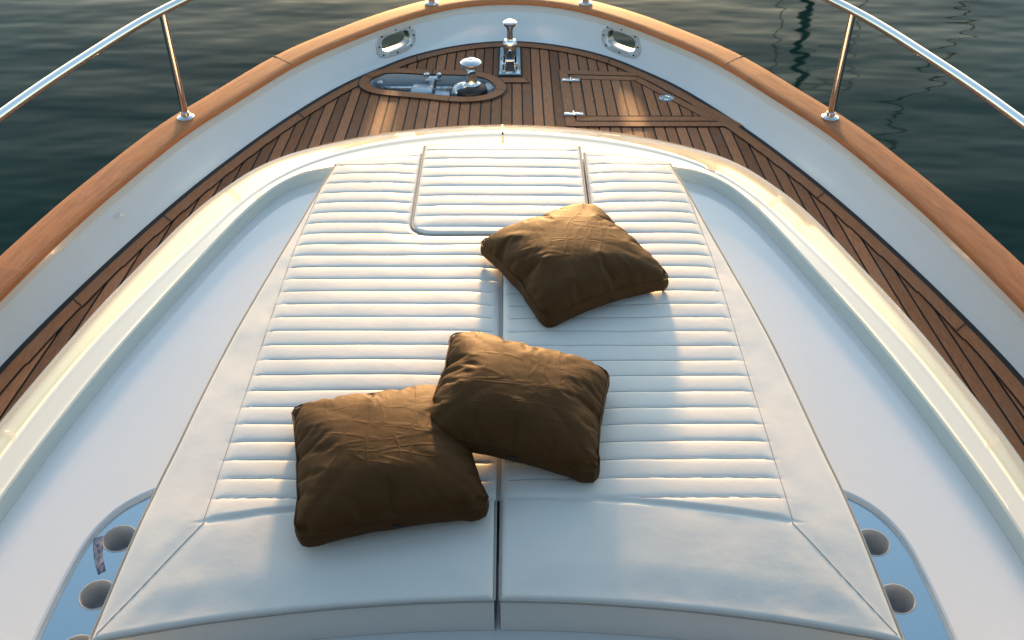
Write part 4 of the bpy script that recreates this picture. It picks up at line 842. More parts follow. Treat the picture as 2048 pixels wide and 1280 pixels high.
     198,17,28,24,18,16,15,9,9,7,7,-2,9,5,1,3,2,0,-6,10,-1,3,0,-1,0,-2,-3,-14,10,3,1,2,2,-9,1,6,-1,-3,-3,-4,-4,-5,-7,-8,-8,-9,-9,-15,-15,-23,-21,-28,-21,
     201,26,20,28,19,16,14,14,8,9,8,1,8,5,3,2,3,-9,11,2,1,0,0,0,-1,-7,6,-13,9,2,1,-2,5,-1,-8,7,-3,-4,-4,-4,-5,-5,-7,-8,-8,-8,-14,-14,-18,-23,-23,-25,-28,
     205,21,29,22,23,18,15,12,13,8,8,9,4,4,4,3,3,-7,10,2,1,0,0,0,-2,-7,10,-9,-2,9,0,-4,6,1,-6,4,-7,-3,-5,-5,-5,-6,-7,-7,-8,-13,-12,-24,-18,-28,-19,-29,-20,
     208,27,26,24,20,19,17,13,11,11,8,8,6,5,5,4,4,-5,8,2,0,1,0,0,-6,-2,11,1,-11,8,0,-4,4,-3,6,-8,-2,-6,-5,-5,-6,-7,-7,-7,-11,-13,-15,-19,-26,-21,-29,-27,-17,
     211,22,26,27,26,19,18,13,11,10,10,8,7,6,5,5,6,-2,6,0,0,1,0,0,-9,8,5,2,-8,-1,7,-4,2,-4,4,-6,-4,-5,-6,-6,-6,-7,-7,-10,-11,-14,-16,-18,-20,-24,-28,-29,-21,
     214,27,26,25,14,21,24,16,12,11,10,8,8,7,6,5,5,6,0,0,1,1,0,1,-8,8,3,3,-1,-7,5,0,-1,-5,2,-5,-5,-5,-6,-6,-7,-7,-9,-10,-12,-14,-17,-18,-21,-22,-25,-30,-25,
     217,28,25,17,26,22,16,20,13,12,10,9,8,7,7,5,5,5,2,1,1,1,1,2,-7,7,2,3,1,-4,-4,5,-4,-1,-3,-5,-5,-5,-6,-6,-7,-8,-8,-11,-12,-16,-16,-19,-21,-23,-24,-26,-29,
     221,21,27,28,24,19,19,14,15,13,11,9,8,8,6,6,5,5,3,2,1,1,1,4,-5,5,1,2,1,-2,-4,2,-3,-2,-4,-4,-5,-6,-5,-7,-7,-8,-9,-10,-14,-13,-20,-21,-27,-26,-25,-16,-28,
     223,28,27,23,22,20,18,17,14,13,12,10,8,8,6,6,6,4,3,3,2,1,2,3,2,-4,4,0,1,-1,-1,-2,-2,-3,-4,-5,-5,-5,-6,-6,-8,-7,-9,-10,-11,-24,-22,-22,-23,-17,-25,-29,-21,
     225,24,27,29,21,20,18,15,16,15,12,10,8,8,7,6,5,4,4,3,2,2,2,2,3,-2,2,0,0,-1,-1,-2,-3,-3,-4,-4,-5,-5,-6,-7,-7,-8,-10,-14,-14,-11,-20,-21,-21,-23,-26,-26,-29,
     226,28,25,24,24,20,20,19,16,13,11,10,9,8,7,6,5,4,4,3,3,2,2,2,2,1,0,0,-1,-1,-1,-2,-3,-3,-4,-4,-5,-6,-6,-6,-8,-9,-9,-12,-13,-17,-18,-19,-22,-28,-28,-26,-22,
     227,17,23,25,28,18,20,21,25,14,13,10,8,8,7,6,5,5,3,4,2,3,2,1,2,1,0,0,-1,-1,-1,-2,-3,-3,-4,-4,-5,-5,-6,-7,-8,-9,-11,-12,-13,-16,-18,-20,-21,-24,-27,-30,-23,
     227,13,29,26,18,25,26,22,13,17,17,10,9,9,7,6,5,4,4,4,2,3,2,1,2,1,0,0,-1,-1,-1,-3,-2,-3,-4,-4,-5,-5,-6,-8,-8,-9,-11,-12,-14,-16,-17,-23,-22,-23,-22,-27,-28,
     226,15,30,28,24,23,22,20,17,16,12,12,10,8,8,6,5,5,4,3,3,2,2,2,1,1,0,0,-1,-1,-1,-2,-3,-3,-3,-4,-5,-5,-7,-7,-9,-10,-11,-12,-14,-16,-18,-20,-21,-23,-26,-26,-28,
     226,16,29,29,25,23,21,20,17,15,14,11,11,9,8,6,5,5,4,3,3,2,2,2,1,1,0,0,-1,-1,-1,-2,-3,-3,-3,-4,-4,-6,-6,-8,-9,-10,-11,-13,-15,-16,-18,-19,-20,-28,-27,-27,-23,
     226,17,30,25,26,26,21,19,17,16,13,12,11,9,8,7,5,5,4,3,2,3,2,1,1,1,0,0,-1,-1,-1,-2,-2,-3,-3,-4,-4,-5,-6,-8,-9,-11,-12,-14,-15,-17,-18,-20,-21,-23,-25,-26,-27,
     226,19,27,29,26,23,21,19,17,16,14,13,12,10,7,7,5,4,4,3,3,2,2,1,1,1,0,0,-1,-1,-1,-2,-2,-2,-3,-4,-4,-5,-5,-11,-11,-8,-12,-14,-16,-18,-19,-20,-21,-25,-25,-29,-21,
     226,27,26,25,23,23,20,20,18,16,15,12,9,11,12,6,5,4,3,3,3,2,1,2,1,0,1,-1,0,-1,-1,-2,-2,-2,-3,-3,-4,-5,-6,-7,-9,-16,-13,-12,-16,-19,-20,-20,-25,-26,-25,-25,-18,
     226,19,25,25,25,25,25,19,19,16,13,13,17,10,8,6,5,4,3,2,3,2,2,1,1,1,0,0,-1,-1,-1,-1,-2,-2,-3,-3,-4,-4,-7,-9,-8,-8,-16,-17,-20,-20,-20,-21,-21,-22,-22,-23,-26,
     226,27,23,23,22,22,21,21,20,20,18,17,7,9,8,8,5,4,3,2,3,2,1,2,1,0,0,0,0,-1,-1,-1,-2,-2,-3,-3,-3,-3,-6,-6,-7,-21,-21,-20,-20,-21,-21,-21,-22,-21,-21,-22,-12,
     226,13,22,22,22,22,22,21,21,20,20,20,23,8,8,5,3,3,3,3,2,2,2,1,1,1,0,0,-1,0,-1,-2,-2,-2,-2,-3,-4,-6,-8,-8,-8,-7,-16,-18,-20,-21,-21,-21,-22,-22,-22,-27,-18,
     226,15,27,27,23,22,21,21,21,19,19,18,5,10,10,10,4,3,3,2,3,2,1,2,1,0,1,0,-1,0,-1,-2,-2,-2,-3,-3,-4,-4,-7,-8,-9,-16,-14,-11,-17,-19,-20,-21,-22,-23,-23,-23,-27,
     227,21,30,23,24,21,21,21,19,18,16,14,13,9,8,6,5,3,4,2,3,2,2,1,1,1,0,0,0,-1,-1,-1,-2,-3,-2,-4,-4,-5,-6,-11,-11,-8,-13,-14,-16,-18,-18,-25,-25,-25,-24,-25,-19,
     229,28,26,26,21,21,20,20,17,17,14,11,12,13,8,6,4,4,4,3,2,3,2,1,1,1,1,0,-1,0,-2,-1,-2,-3,-2,-4,-4,-6,-6,-8,-9,-12,-13,-14,-16,-17,-19,-19,-23,-24,-25,-25,-26,
     230,23,28,30,22,22,19,18,17,14,13,15,11,10,7,7,5,4,4,3,2,3,2,2,1,1,0,1,-1,-1,-1,-1,-2,-3,-3,-4,-4,-6,-6,-8,-10,-11,-12,-14,-15,-17,-19,-19,-22,-27,-26,-27,-21,
     230,29,27,21,25,24,19,18,16,15,13,12,10,9,8,6,6,4,4,3,3,3,2,2,1,1,1,0,0,-1,-1,-2,-2,-3,-3,-3,-5,-5,-7,-8,-9,-11,-11,-14,-16,-16,-19,-21,-21,-23,-25,-25,-27,
     230,25,30,27,23,21,19,18,16,15,11,11,11,9,7,6,5,5,4,3,3,3,2,2,2,1,1,0,0,-1,-1,-2,-2,-3,-3,-3,-5,-5,-7,-7,-9,-11,-13,-13,-12,-19,-19,-21,-23,-23,-24,-29,-22,
     229,23,28,30,23,22,21,14,15,14,15,11,9,9,7,6,5,5,4,3,3,3,2,3,1,1,1,0,0,-1,-1,-1,-2,-3,-3,-4,-4,-6,-6,-7,-9,-9,-11,-12,-21,-20,-20,-16,-24,-24,-24,-29,-17,
     228,29,28,18,22,22,22,24,15,13,12,10,8,8,7,6,5,5,4,4,3,3,2,2,2,1,1,0,0,-1,-1,-1,-2,-3,-3,-4,-4,-5,-7,-7,-8,-9,-10,-12,-15,-18,-27,-24,-24,-24,-25,-24,-14,
     226,23,30,29,23,21,20,19,15,13,11,9,9,7,7,6,5,5,4,4,3,3,2,3,2,1,1,0,-1,0,-1,-2,-2,-2,-3,-4,-5,-5,-6,-7,-8,-9,-13,-13,-13,-14,-18,-23,-24,-24,-24,-28,-20,
     224,21,30,25,27,23,20,14,16,15,11,10,8,7,7,6,5,4,4,4,3,3,3,2,3,1,0,0,0,-1,-1,-1,-1,-3,-3,-4,-4,-5,-6,-7,-8,-9,-11,-12,-14,-16,-18,-20,-21,-23,-24,-24,-28,
     221,20,30,27,26,23,17,21,14,13,10,9,8,7,7,6,5,4,5,3,3,2,3,3,3,2,-1,0,-1,0,-1,-1,-1,-2,-3,-4,-5,-5,-5,-7,-8,-8,-10,-11,-17,-18,-18,-17,-16,-26,-25,-29,-22,
     218,18,27,30,25,21,25,18,13,12,10,9,8,7,6,6,5,5,4,2,3,2,4,0,6,2,-1,0,-1,-1,-1,0,0,-2,-3,-4,-4,-5,-6,-7,-7,-8,-10,-11,-12,-16,-16,-16,-27,-27,-26,-26,-19,
     216,28,24,19,26,27,21,16,13,11,10,9,8,7,6,6,5,5,3,2,2,2,3,2,-1,9,-2,0,-1,-1,-1,1,-4,3,-3,-4,-4,-5,-5,-6,-8,-8,-9,-11,-13,-14,-15,-21,-18,-24,-24,-26,-28,
     212,29,27,25,24,20,16,16,14,12,10,8,8,7,6,5,5,6,0,3,2,2,2,1,-2,11,-1,0,-1,-1,-1,0,-5,5,-1,-4,-4,-4,-5,-6,-7,-8,-9,-11,-12,-14,-15,-18,-22,-20,-25,-30,-24,
     208,22,29,29,22,20,18,15,14,11,10,8,7,7,6,5,5,4,-3,6,1,1,3,-1,-2,13,-1,0,-1,-1,-1,0,-1,-6,8,-4,-4,-3,-4,-6,-6,-7,-9,-10,-13,-14,-15,-17,-19,-21,-28,-29,-24,
     204,18,29,28,24,20,18,15,14,11,10,7,7,5,6,5,5,4,-5,6,0,2,2,-6,6,13,-3,0,-1,-1,-1,0,-3,-7,10,-2,-3,-2,-4,-4,-6,-7,-7,-10,-13,-14,-15,-17,-20,-22,-22,-27,-28,
     199,14,28,29,24,23,18,14,13,12,8,7,5,5,6,3,7,-5,6,1,1,1,2,-6,11,-1,8,-3,0,-1,0,-1,-4,-8,13,-1,-2,-2,-3,-3,-5,-7,-7,-8,-12,-15,-15,-17,-19,-22,-28,-27,-21,
     195,13,29,23,28,20,20,13,14,8,8,6,5,5,4,4,4,-8,8,2,1,2,2,-5,8,-7,12,1,0,-1,-1,0,-12,4,10,-1,-2,-1,-1,-4,-4,-6,-7,-8,-9,-15,-14,-16,-20,-27,-22,-29,-17,
     190,14,27,28,20,26,13,14,9,9,9,5,3,5,4,3,3,-10,8,4,1,1,1,2,0,-9,13,3,1,0,-1,-2,-12,11,-1,5,-1,0,0,-4,-4,-6,-6,-8,-10,-9,-15,-13,-24,-17,-29,-27,-16,
     186,16,29,25,21,15,16,9,10,10,4,2,8,4,3,3,3,-12,7,7,0,1,1,1,-2,-9,13,6,2,0,-2,-2,-12,10,-4,7,3,-3,2,-2,-4,-5,-6,-7,-9,-10,-10,-15,-16,-19,-25,-28,-17,
     182,24,22,20,15,19,10,10,9,8,-3,8,8,4,3,3,3,-5,-8,11,4,0,0,0,-2,-10,15,7,2,1,-2,-3,-11,9,-2,-2,9,-3,5,-1,-5,-5,-5,-6,-6,-11,-12,-10,-17,-16,-19,-21,-24,
     181,8,24,22,19,13,9,8,8,7,2,-4,12,6,1,5,2,-1,-12,11,4,0,1,-1,-3,-9,15,6,-2,6,-1,-1,-10,4,-8,6,7,2,-5,4,-2,-4,-6,-9,-1,-10,-10,-11,-12,-19,-20,-24,-7,
     179,14,3,23,21,9,6,10,6,6,5,-8,11,7,1,4,-2,5,-10,2,10,0,1,-1,-3,-8,15,4,-4,8,0,-1,-3,-4,-10,9,5,0,-5,6,0,-2,-10,1,-4,-10,-12,-6,-16,-13,-24,-1,-13,
     178,-4,18,9,22,0,11,9,4,3,3,7,-4,9,5,1,-4,6,1,-8,10,3,0,-5,0,-6,16,2,-5,7,-2,2,-3,-5,-9,9,5,-1,-6,7,-4,2,-3,-8,0,-7,-9,-14,-7,-18,-3,-18,5,
     177,8,-12,9,21,6,-3,12,-1,4,4,8,-5,8,7,-2,-2,5,5,-8,6,7,-5,-3,0,0,15,1,-7,7,-4,4,-6,-6,-5,6,8,-5,-3,7,-6,4,-3,-8,3,-5,-14,4,-20,-12,-7,15,-7,
     176,2,2,1,1,4,2,3,4,3,3,4,3,3,4,2,2,1,2,1,1,2,1,1,2,3,1,1,0,0,0,-1,-1,-1,-1,0,0,-1,-1,0,0,-2,-2,-2,-2,-4,-3,-3,-2,-2,-2,-1,-1],
    [42,0,-4,-1,-3,-2,1,2,4,3,2,2,0,4,0,0,1,1,2,1,1,2,1,0,1,2,-1,1,2,4,3,1,-1,-3,-5,-1,-1,-1,-1,-1,-2,-1,-1,-3,-5,-7,1,-1,-5,6,3,5,1,
     40,2,-5,1,-5,-15,11,-12,13,-10,13,-10,17,1,-4,-13,15,5,-11,15,-10,10,-11,0,17,3,-1,-17,16,9,6,2,-3,-6,-9,-17,15,-14,-4,13,-4,-15,15,1,-7,-16,16,-8,-2,13,2,6,0,
     38,2,-15,-1,-13,8,-15,9,-9,9,-5,5,15,-11,-6,1,5,13,-9,16,-11,6,-9,2,17,-5,7,-15,3,13,4,13,-15,-7,-4,-14,13,-10,-8,11,-8,-7,2,14,-9,-9,4,16,-8,14,3,5,1,
     36,0,-18,-9,4,-16,-4,0,4,-3,4,7,10,-14,0,1,3,11,-6,16,-3,-11,0,2,16,5,-3,-14,4,5,10,15,-16,-10,-9,-5,0,7,-13,-3,7,-9,4,-2,9,-10,3,4,15,-5,22,5,-2,
     34,-9,-8,-7,-15,-2,-3,-2,0,0,1,13,-8,-2,1,1,0,8,-3,14,3,-12,1,2,6,14,-12,-3,2,5,8,15,-16,-10,-7,-4,-4,5,-9,2,-6,1,0,3,-4,0,4,5,2,8,12,21,-3,
     32,-7,-8,-16,-6,-4,-3,-2,-2,-1,0,9,-7,1,1,0,1,0,4,7,10,-13,2,3,6,13,-12,-3,1,4,8,14,-15,-9,-6,-4,-4,-3,-1,4,-6,0,1,-1,0,3,3,2,5,9,10,10,11,
     30,-5,-15,-10,-5,-4,-4,-2,-3,-1,-2,0,5,-2,1,0,0,1,2,12,0,-8,2,2,6,13,-11,-3,1,3,6,14,-15,-8,-4,-3,-3,-3,-2,3,-3,0,0,1,1,3,2,4,6,8,10,7,11,
     28,-8,-10,-9,-6,-4,-4,-4,-1,-2,-2,0,2,-1,1,0,0,1,2,10,-7,-1,2,2,5,12,-10,-3,1,1,6,13,-14,-6,-3,-3,-2,-2,-1,-1,0,1,1,1,2,2,4,3,7,6,10,8,8,
     26,-7,-10,-6,-7,-5,-4,-3,-3,-1,-2,0,0,0,0,1,-1,0,1,8,-5,0,3,0,3,12,-10,-3,3,0,3,12,-13,-3,-2,-2,-1,-1,-1,-1,1,0,1,2,1,4,3,4,5,8,7,11,5,
     24,-6,-9,-6,-6,-4,-5,-3,-3,-2,-2,0,-1,0,0,0,0,0,-1,6,-4,1,4,-1,1,10,-8,2,-2,2,-1,10,-11,0,-1,-1,-1,-1,0,0,0,1,1,2,2,3,3,5,5,5,10,10,3,
     22,-5,-7,-6,-5,-6,-4,-3,-3,-2,-2,-1,-1,0,0,0,-1,0,-1,0,3,-1,2,3,-3,7,-5,5,-4,2,-4,7,-7,2,-1,0,-1,0,0,0,1,1,1,2,3,3,3,4,5,6,7,6,7,
     21,-4,-6,-9,-3,-5,-3,-4,-3,-2,-2,-1,-1,-1,0,-1,0,0,-1,0,2,0,1,3,-3,0,3,4,-4,-1,0,-3,2,0,0,0,0,1,0,0,1,2,1,2,3,3,3,4,5,6,4,6,7,
     19,-5,-5,-6,-4,-3,-4,-3,-3,-3,-2,-1,-2,0,-1,0,0,-1,0,0,0,1,0,3,-2,0,2,4,-5,0,0,-2,2,0,0,0,0,1,0,1,1,1,2,2,3,3,4,4,4,6,2,8,4,
     18,-3,-7,-4,-3,-3,-4,-3,-4,-2,-3,-1,-2,0,-1,0,-1,0,0,0,0,0,0,2,-1,0,3,1,-3,0,0,-1,1,0,0,0,1,0,1,1,1,1,2,3,3,3,4,3,4,4,4,4,5,
     16,-3,-3,-4,-3,-4,-3,-4,-3,-3,-2,-2,-1,-1,-1,0,0,-1,0,0,0,0,0,0,0,0,3,-1,-1,0,0,0,0,1,0,0,1,0,1,1,1,2,2,2,3,4,3,4,4,4,4,1,5,
     15,-3,-3,-1,-3,-4,-3,-4,-4,-3,-2,-2,-1,-1,0,-1,0,0,-1,0,0,0,0,0,1,-1,2,-1,0,0,0,0,0,1,0,0,1,0,1,1,1,2,2,3,3,3,4,4,3,5,3,1,2,
     13,-1,-1,-3,-6,-7,-2,-2,-1,-2,-2,-2,-1,0,-1,0,-1,0,0,0,0,0,0,0,0,0,0,0,0,0,1,0,0,0,0,1,0,0,1,1,1,2,2,3,3,4,4,3,4,3,3,3,-1,
     12,-7,-1,-1,-1,-7,-2,-2,-2,-1,-1,-1,-1,-1,0,-1,0,0,0,0,-1,0,0,1,0,0,0,0,0,0,0,0,0,1,0,0,0,1,0,1,2,1,3,3,3,4,3,4,3,3,1,0,2,
     10,-4,-3,-3,-2,-2,-2,-2,-1,-1,-1,-1,-1,-1,-1,0,0,-1,0,0,0,0,0,0,0,0,0,0,1,0,0,0,0,0,0,1,0,0,1,1,1,2,2,3,4,3,3,3,2,2,2,-4,5,
     9,-1,-3,-3,-3,-1,-2,-2,-1,-1,-1,-1,-1,-1,-1,0,-1,0,0,0,0,0,0,0,0,0,0,0,0,0,0,1,0,0,0,0,0,1,0,1,1,2,2,1,2,2,2,2,2,1,2,2,5,
     8,1,-3,-2,-3,-3,-1,-1,-1,-1,-1,-1,-1,-1,-1,0,-1,0,0,0,0,0,0,0,0,0,0,0,0,0,0,0,1,0,0,0,0,1,0,1,1,1,1,0,1,1,2,1,2,2,3,5,3,
     7,2,-5,-1,-2,-1,-1,-1,-1,-1,-2,-1,-1,0,-1,-1,0,0,0,0,0,0,0,0,0,0,0,0,0,0,0,0,0,1,0,0,0,0,1,1,0,1,1,1,0,1,1,2,1,2,5,5,-1,
     5,1,-1,-1,-1,-1,-1,-1,-1,-2,-1,-1,-1,-1,0,-1,0,0,0,0,0,0,0,0,0,0,0,0,0,0,0,0,0,0,1,0,0,0,1,1,0,1,0,1,1,1,1,1,2,2,2,6,-2,
     4,-1,3,0,-1,-1,-1,-1,-2,-1,-1,-1,-1,-1,-1,0,0,0,0,0,0,0,0,0,0,0,0,0,0,0,0,0,0,0,1,0,0,0,1,0,1,1,0,1,1,1,1,1,1,2,2,2,0,
     3,2,1,-1,0,-1,0,-1,-1,-1,-1,-2,0,-1,-1,0,0,0,0,0,0,0,0,0,0,0,0,0,0,0,0,0,0,0,1,0,0,0,1,0,1,1,0,1,1,1,1,1,0,1,1,1,1,
     1,1,1,1,1,0,1,-1,-1,-1,-2,-1,-1,0,-1,0,0,0,0,0,0,0,0,0,0,0,0,0,0,0,0,0,0,0,0,1,0,0,0,1,1,0,0,1,1,1,1,1,1,0,0,-1,2,
     0,-2,6,1,0,1,0,0,0,-1,-2,-3,1,0,-1,0,0,0,0,0,0,0,0,0,0,0,0,0,0,0,0,0,0,0,0,1,0,0,0,1,0,1,-1,-1,3,2,1,0,1,0,0,-4,2,
     -1,0,1,0,0,0,1,0,0,0,0,0,0,0,0,1,0,0,0,0,0,0,0,0,0,0,0,0,0,0,0,0,0,0,0,0,1,0,-1,0,0,0,0,0,0,1,0,1,0,0,1,0,0,
     -2,1,-6,0,0,0,1,1,1,1,2,2,1,0,1,0,1,0,0,0,0,0,0,0,0,0,0,0,0,0,0,0,0,0,0,0,0,0,0,0,0,0,0,-1,-2,-3,0,0,1,0,0,6,-1,
     -4,-2,-1,-1,0,1,1,1,2,2,1,2,2,0,1,0,0,0,0,0,0,0,1,0,0,0,0,0,0,0,0,0,0,0,0,0,0,0,0,0,-1,-1,0,-1,-1,-2,0,-1,0,0,1,0,3,
     -5,-1,0,0,-1,1,2,1,2,1,2,2,1,1,1,0,0,0,0,0,0,0,0,0,1,0,0,0,0,0,0,0,0,0,0,0,0,0,0,0,-2,-1,-1,-1,0,-1,-1,0,0,0,0,1,-1,
     -6,1,1,0,-1,1,1,2,2,1,2,1,2,1,0,1,0,0,0,0,0,0,0,0,0,1,0,0,0,0,0,0,0,0,0,0,0,0,0,-1,-1,-1,-1,-1,0,-2,0,0,0,-1,-2,0,0,
     -8,1,1,1,2,1,1,2,1,2,2,1,1,1,1,1,0,0,0,0,0,0,0,0,0,0,0,1,0,0,0,0,0,0,0,0,0,0,0,-1,-1,-1,-1,-1,-1,-1,-1,-1,0,-1,-1,-4,2,
     -9,1,1,4,2,1,1,2,1,2,1,2,1,1,1,0,1,0,0,0,0,0,0,0,0,0,0,0,0,1,0,0,0,0,0,0,0,0,-1,0,-1,-1,-1,-1,-2,-1,-2,-2,-2,-1,-1,1,-1,
     -10,1,2,4,2,2,2,2,1,2,1,2,1,1,0,1,0,1,0,0,0,0,0,0,0,0,0,0,0,0,0,0,1,0,0,0,0,-1,0,-1,0,-1,-1,-1,-2,-2,-1,-2,-2,-2,-1,-1,-2,
     -12,3,3,4,2,3,2,1,2,1,2,1,2,1,0,1,0,0,0,1,0,0,0,0,0,0,0,0,0,0,0,0,0,0,0,0,0,0,0,-1,0,-1,-1,-2,-1,-2,-2,-1,-2,-2,-1,-5,-1,
     -13,4,4,4,3,2,2,2,2,1,2,1,1,1,1,0,1,0,0,0,0,0,1,0,0,0,0,0,0,0,0,0,0,0,0,0,0,0,0,-1,-1,0,-2,-1,-1,-2,-2,-2,-2,-6,-1,-1,-3,
     -15,2,7,-1,9,3,3,0,2,2,3,1,1,1,0,1,0,0,0,1,0,0,0,0,1,-1,0,0,0,0,0,0,0,0,0,0,0,0,0,0,-1,-1,-1,-1,-2,-1,-5,-2,-2,-7,-3,-1,-1,
     -16,4,4,3,5,3,4,2,2,3,2,1,1,1,1,0,0,1,0,0,0,0,0,1,-4,3,-1,1,0,0,0,1,0,0,0,0,0,0,0,-1,0,-1,-1,-2,-2,-1,-5,-4,-3,-3,-6,-3,1,
     -18,1,6,8,1,4,4,4,3,2,2,1,1,1,1,0,0,1,0,-1,0,0,0,0,-4,4,0,1,-1,0,1,-1,2,0,0,0,0,0,0,-1,0,-1,-1,-1,-2,-3,-4,-3,-4,-3,-7,-1,-2,
     -19,3,5,6,4,5,4,3,3,2,2,1,1,1,1,0,0,0,0,0,0,-1,0,0,-6,6,0,1,-1,1,-1,0,3,0,0,0,0,0,0,-1,0,-1,-1,-1,-2,-3,-3,-4,-5,-4,-4,-1,-6,
     -21,1,11,5,5,4,4,3,3,2,2,1,1,1,0,1,0,-1,0,-1,0,-1,0,0,-6,6,1,-2,2,0,-2,2,3,0,0,0,0,0,0,0,0,-1,-1,-1,-2,-3,-3,-4,-4,-5,-4,-6,-3,
     -23,2,11,7,5,4,4,3,3,2,2,1,0,1,1,0,0,-1,-1,-1,0,-2,0,-1,-2,-9,13,-3,3,1,-2,3,-3,5,-1,2,0,0,0,0,0,0,-1,-1,-2,-3,-3,-3,-5,-4,-5,-5,-7,
     -24,2,8,11,6,5,3,3,3,2,1,1,0,1,0,1,0,-3,0,-1,-1,-2,-1,-2,-4,-10,15,1,1,1,-1,3,-7,9,0,2,0,0,1,0,0,0,0,-1,-2,-3,-2,-4,-5,-4,-9,-6,-5,
     -26,5,7,9,9,5,3,3,3,1,1,0,1,0,0,1,-5,2,-1,-1,-2,-1,-3,-3,-5,-11,15,5,1,2,1,-1,-8,10,2,3,-1,1,1,0,1,0,-1,0,-1,-3,-3,-3,-4,-7,-7,-6,-8,
     -29,9,7,8,8,7,2,4,1,2,0,0,0,1,-1,0,-5,-4,6,-2,-1,-3,-3,-4,-6,-13,16,6,3,2,1,-2,-8,11,3,4,-1,2,0,-1,3,1,-1,-1,-1,-2,-2,-3,-4,-7,-7,-9,-8,
     -31,11,8,8,8,4,5,2,2,0,0,0,0,0,-1,-2,-10,3,4,-1,-1,-3,-4,-5,-7,-13,16,7,4,2,1,-10,0,12,4,-5,8,-2,4,-1,4,1,0,-1,-1,-2,-1,-4,-4,-6,-8,-14,-4,
     -34,9,13,9,7,4,3,3,-5,4,0,0,0,0,-2,-2,-12,4,4,-1,0,-4,-4,-6,-7,-14,17,8,4,1,0,-13,7,10,2,-8,12,0,5,1,-4,7,1,0,-1,-1,-1,-2,-6,-5,-13,-9,-6,
     -35,1,21,11,5,2,2,4,-4,-7,6,1,1,-2,-7,2,-7,-10,11,2,-8,4,-5,-6,-8,-13,17,9,4,1,-1,-14,13,5,1,-10,13,5,4,-3,-3,10,2,1,-1,1,0,-2,-4,-10,-9,-8,-9,
     -37,2,6,20,-9,15,3,2,-13,7,-4,8,1,-2,-11,3,-3,-14,11,1,-11,8,-4,-7,-6,-13,17,10,-4,7,-2,-13,14,4,0,-11,14,7,2,-9,10,6,2,2,-3,3,-8,8,-1,-8,-10,-19,0,
     -38,-1,10,6,5,-10,18,3,-12,-12,13,6,-1,-11,6,-13,8,-11,-4,12,-14,11,-11,-1,-4,-10,16,9,-9,11,-1,-12,14,-2,5,-12,14,8,-10,3,11,-8,10,7,-1,-11,10,-9,8,-17,2,-15,3,
     -40,1,3,14,3,-12,-2,16,-18,-9,-4,6,14,-15,9,-14,1,9,-15,13,-14,12,-14,-6,-3,1,8,16,-12,12,1,-12,13,-7,10,-13,6,14,-12,14,-9,-2,6,16,-14,12,-10,12,-15,-4,2,-4,3,
     -42,2,5,6,-3,0,-3,-1,-7,-6,-4,-1,-1,-2,-1,-1,-2,0,-1,-1,0,-1,-1,-2,0,2,3,1,0,2,1,2,0,0,1,2,1,1,1,1,1,1,4,3,1,3,2,4,-1,-2,0,-3,1,
     36,-2,-2,-2,-2,-2,-2,-2,-2,-2,-1,-2,-1,-2,-2,-1,-1,-2,-1,-2,-1,-1,-2,-1,-1,-2,-1,-1,-2,-1,-1,-1,-2,-1,-1,-2,-1,-1,-2,-1,-2,-1,-2,-2,-2,-3,-1,-2,-2,-3,-2,-2,-2,
     35,0,-2,-2,-4,-8,0,-4,-1,-2,0,-1,-4,1,1,-2,-3,2,-2,-4,-1,0,-1,2,-6,1,2,-5,-4,-1,0,1,1,1,0,-5,-3,-2,1,-2,2,-2,-4,1,1,-3,-7,0,1,-15,-1,-1,-1,
     31,1,-12,-2,-7,0,-7,0,-1,1,0,2,-3,-2,1,1,2,-2,0,-4,-2,1,1,1,-5,1,1,-4,1,-2,1,-4,-3,0,2,-2,-2,-1,1,-1,1,1,1,-3,0,1,-2,-8,0,-16,-1,-4,0,
     28,1,-19,-5,1,-10,-1,1,1,1,1,1,0,-3,1,2,2,-1,1,-5,2,-2,2,1,-5,1,1,-3,2,1,-2,-4,-5,0,0,1,2,1,-2,2,0,1,0,2,-1,0,-1,-2,-7,-1,-23,-5,1,
     26,-13,-4,2,-20,0,-1,0,1,1,2,-2,0,1,2,2,1,1,1,-2,1,-3,2,2,1,-5,-3,2,1,1,0,-5,-4,-1,1,2,1,1,1,1,1,1,1,1,1,1,-2,-1,-1,-4,-11,-23,0,
     31,-14,1,-24,-5,-3,0,0,0,1,1,1,-1,2,2,1,2,2,1,1,-1,-3,2,2,1,-5,-2,2,2,1,0,-5,-4,0,1,2,2,1,2,0,2,1,1,2,1,0,-1,0,-1,-7,-8,-8,-17,
     32,-4,-26,-12,-4,-2,-2,1,0,0,0,2,1,1,2,2,1,2,2,-3,2,0,2,1,1,-4,-2,2,2,2,0,-4,-4,0,2,2,2,1,2,1,2,1,1,2,0,0,0,-1,-4,-19,-7,-14,-7,
     33,-18,-5,-20,-5,-3,-1,-2,1,0,1,1,1,2,1,2,2,1,2,-1,0,2,1,2,2,-4,-1,1,2,2,1,-4,-3,1,2,2,2,1,2,2,1,2,1,1,0,0,-1,-2,-9,-8,-25,-13,-4,
     37,-9,-27,-8,-9,-3,-2,-1,-1,1,0,1,2,1,2,2,1,2,1,0,1,1,2,2,2,-3,-1,2,1,2,2,-3,-3,2,2,2,1,2,2,2,1,1,1,1,1,-2,-1,-2,-5,-14,-14,-26,-4,
     39,-22,-9,-18,-6,-2,-5,-1,0,0,1,1,1,1,2,1,2,1,2,1,1,1,2,2,2,-2,0,1,1,2,2,-2,-1,2,2,1,2,2,2,1,2,1,1,0,0,-1,-1,-4,-4,-8,-22,-22,-8,
     42,-13,-25,-11,-8,-7,-2,-1,0,0,0,1,1,1,2,1,2,1,2,1,1,2,2,1,2,0,2,-1,1,2,1,1,0,1,2,2,1,2,2,1,1,1,1,0,0,-1,-2,-2,-5,-8,-14,-15,-26,
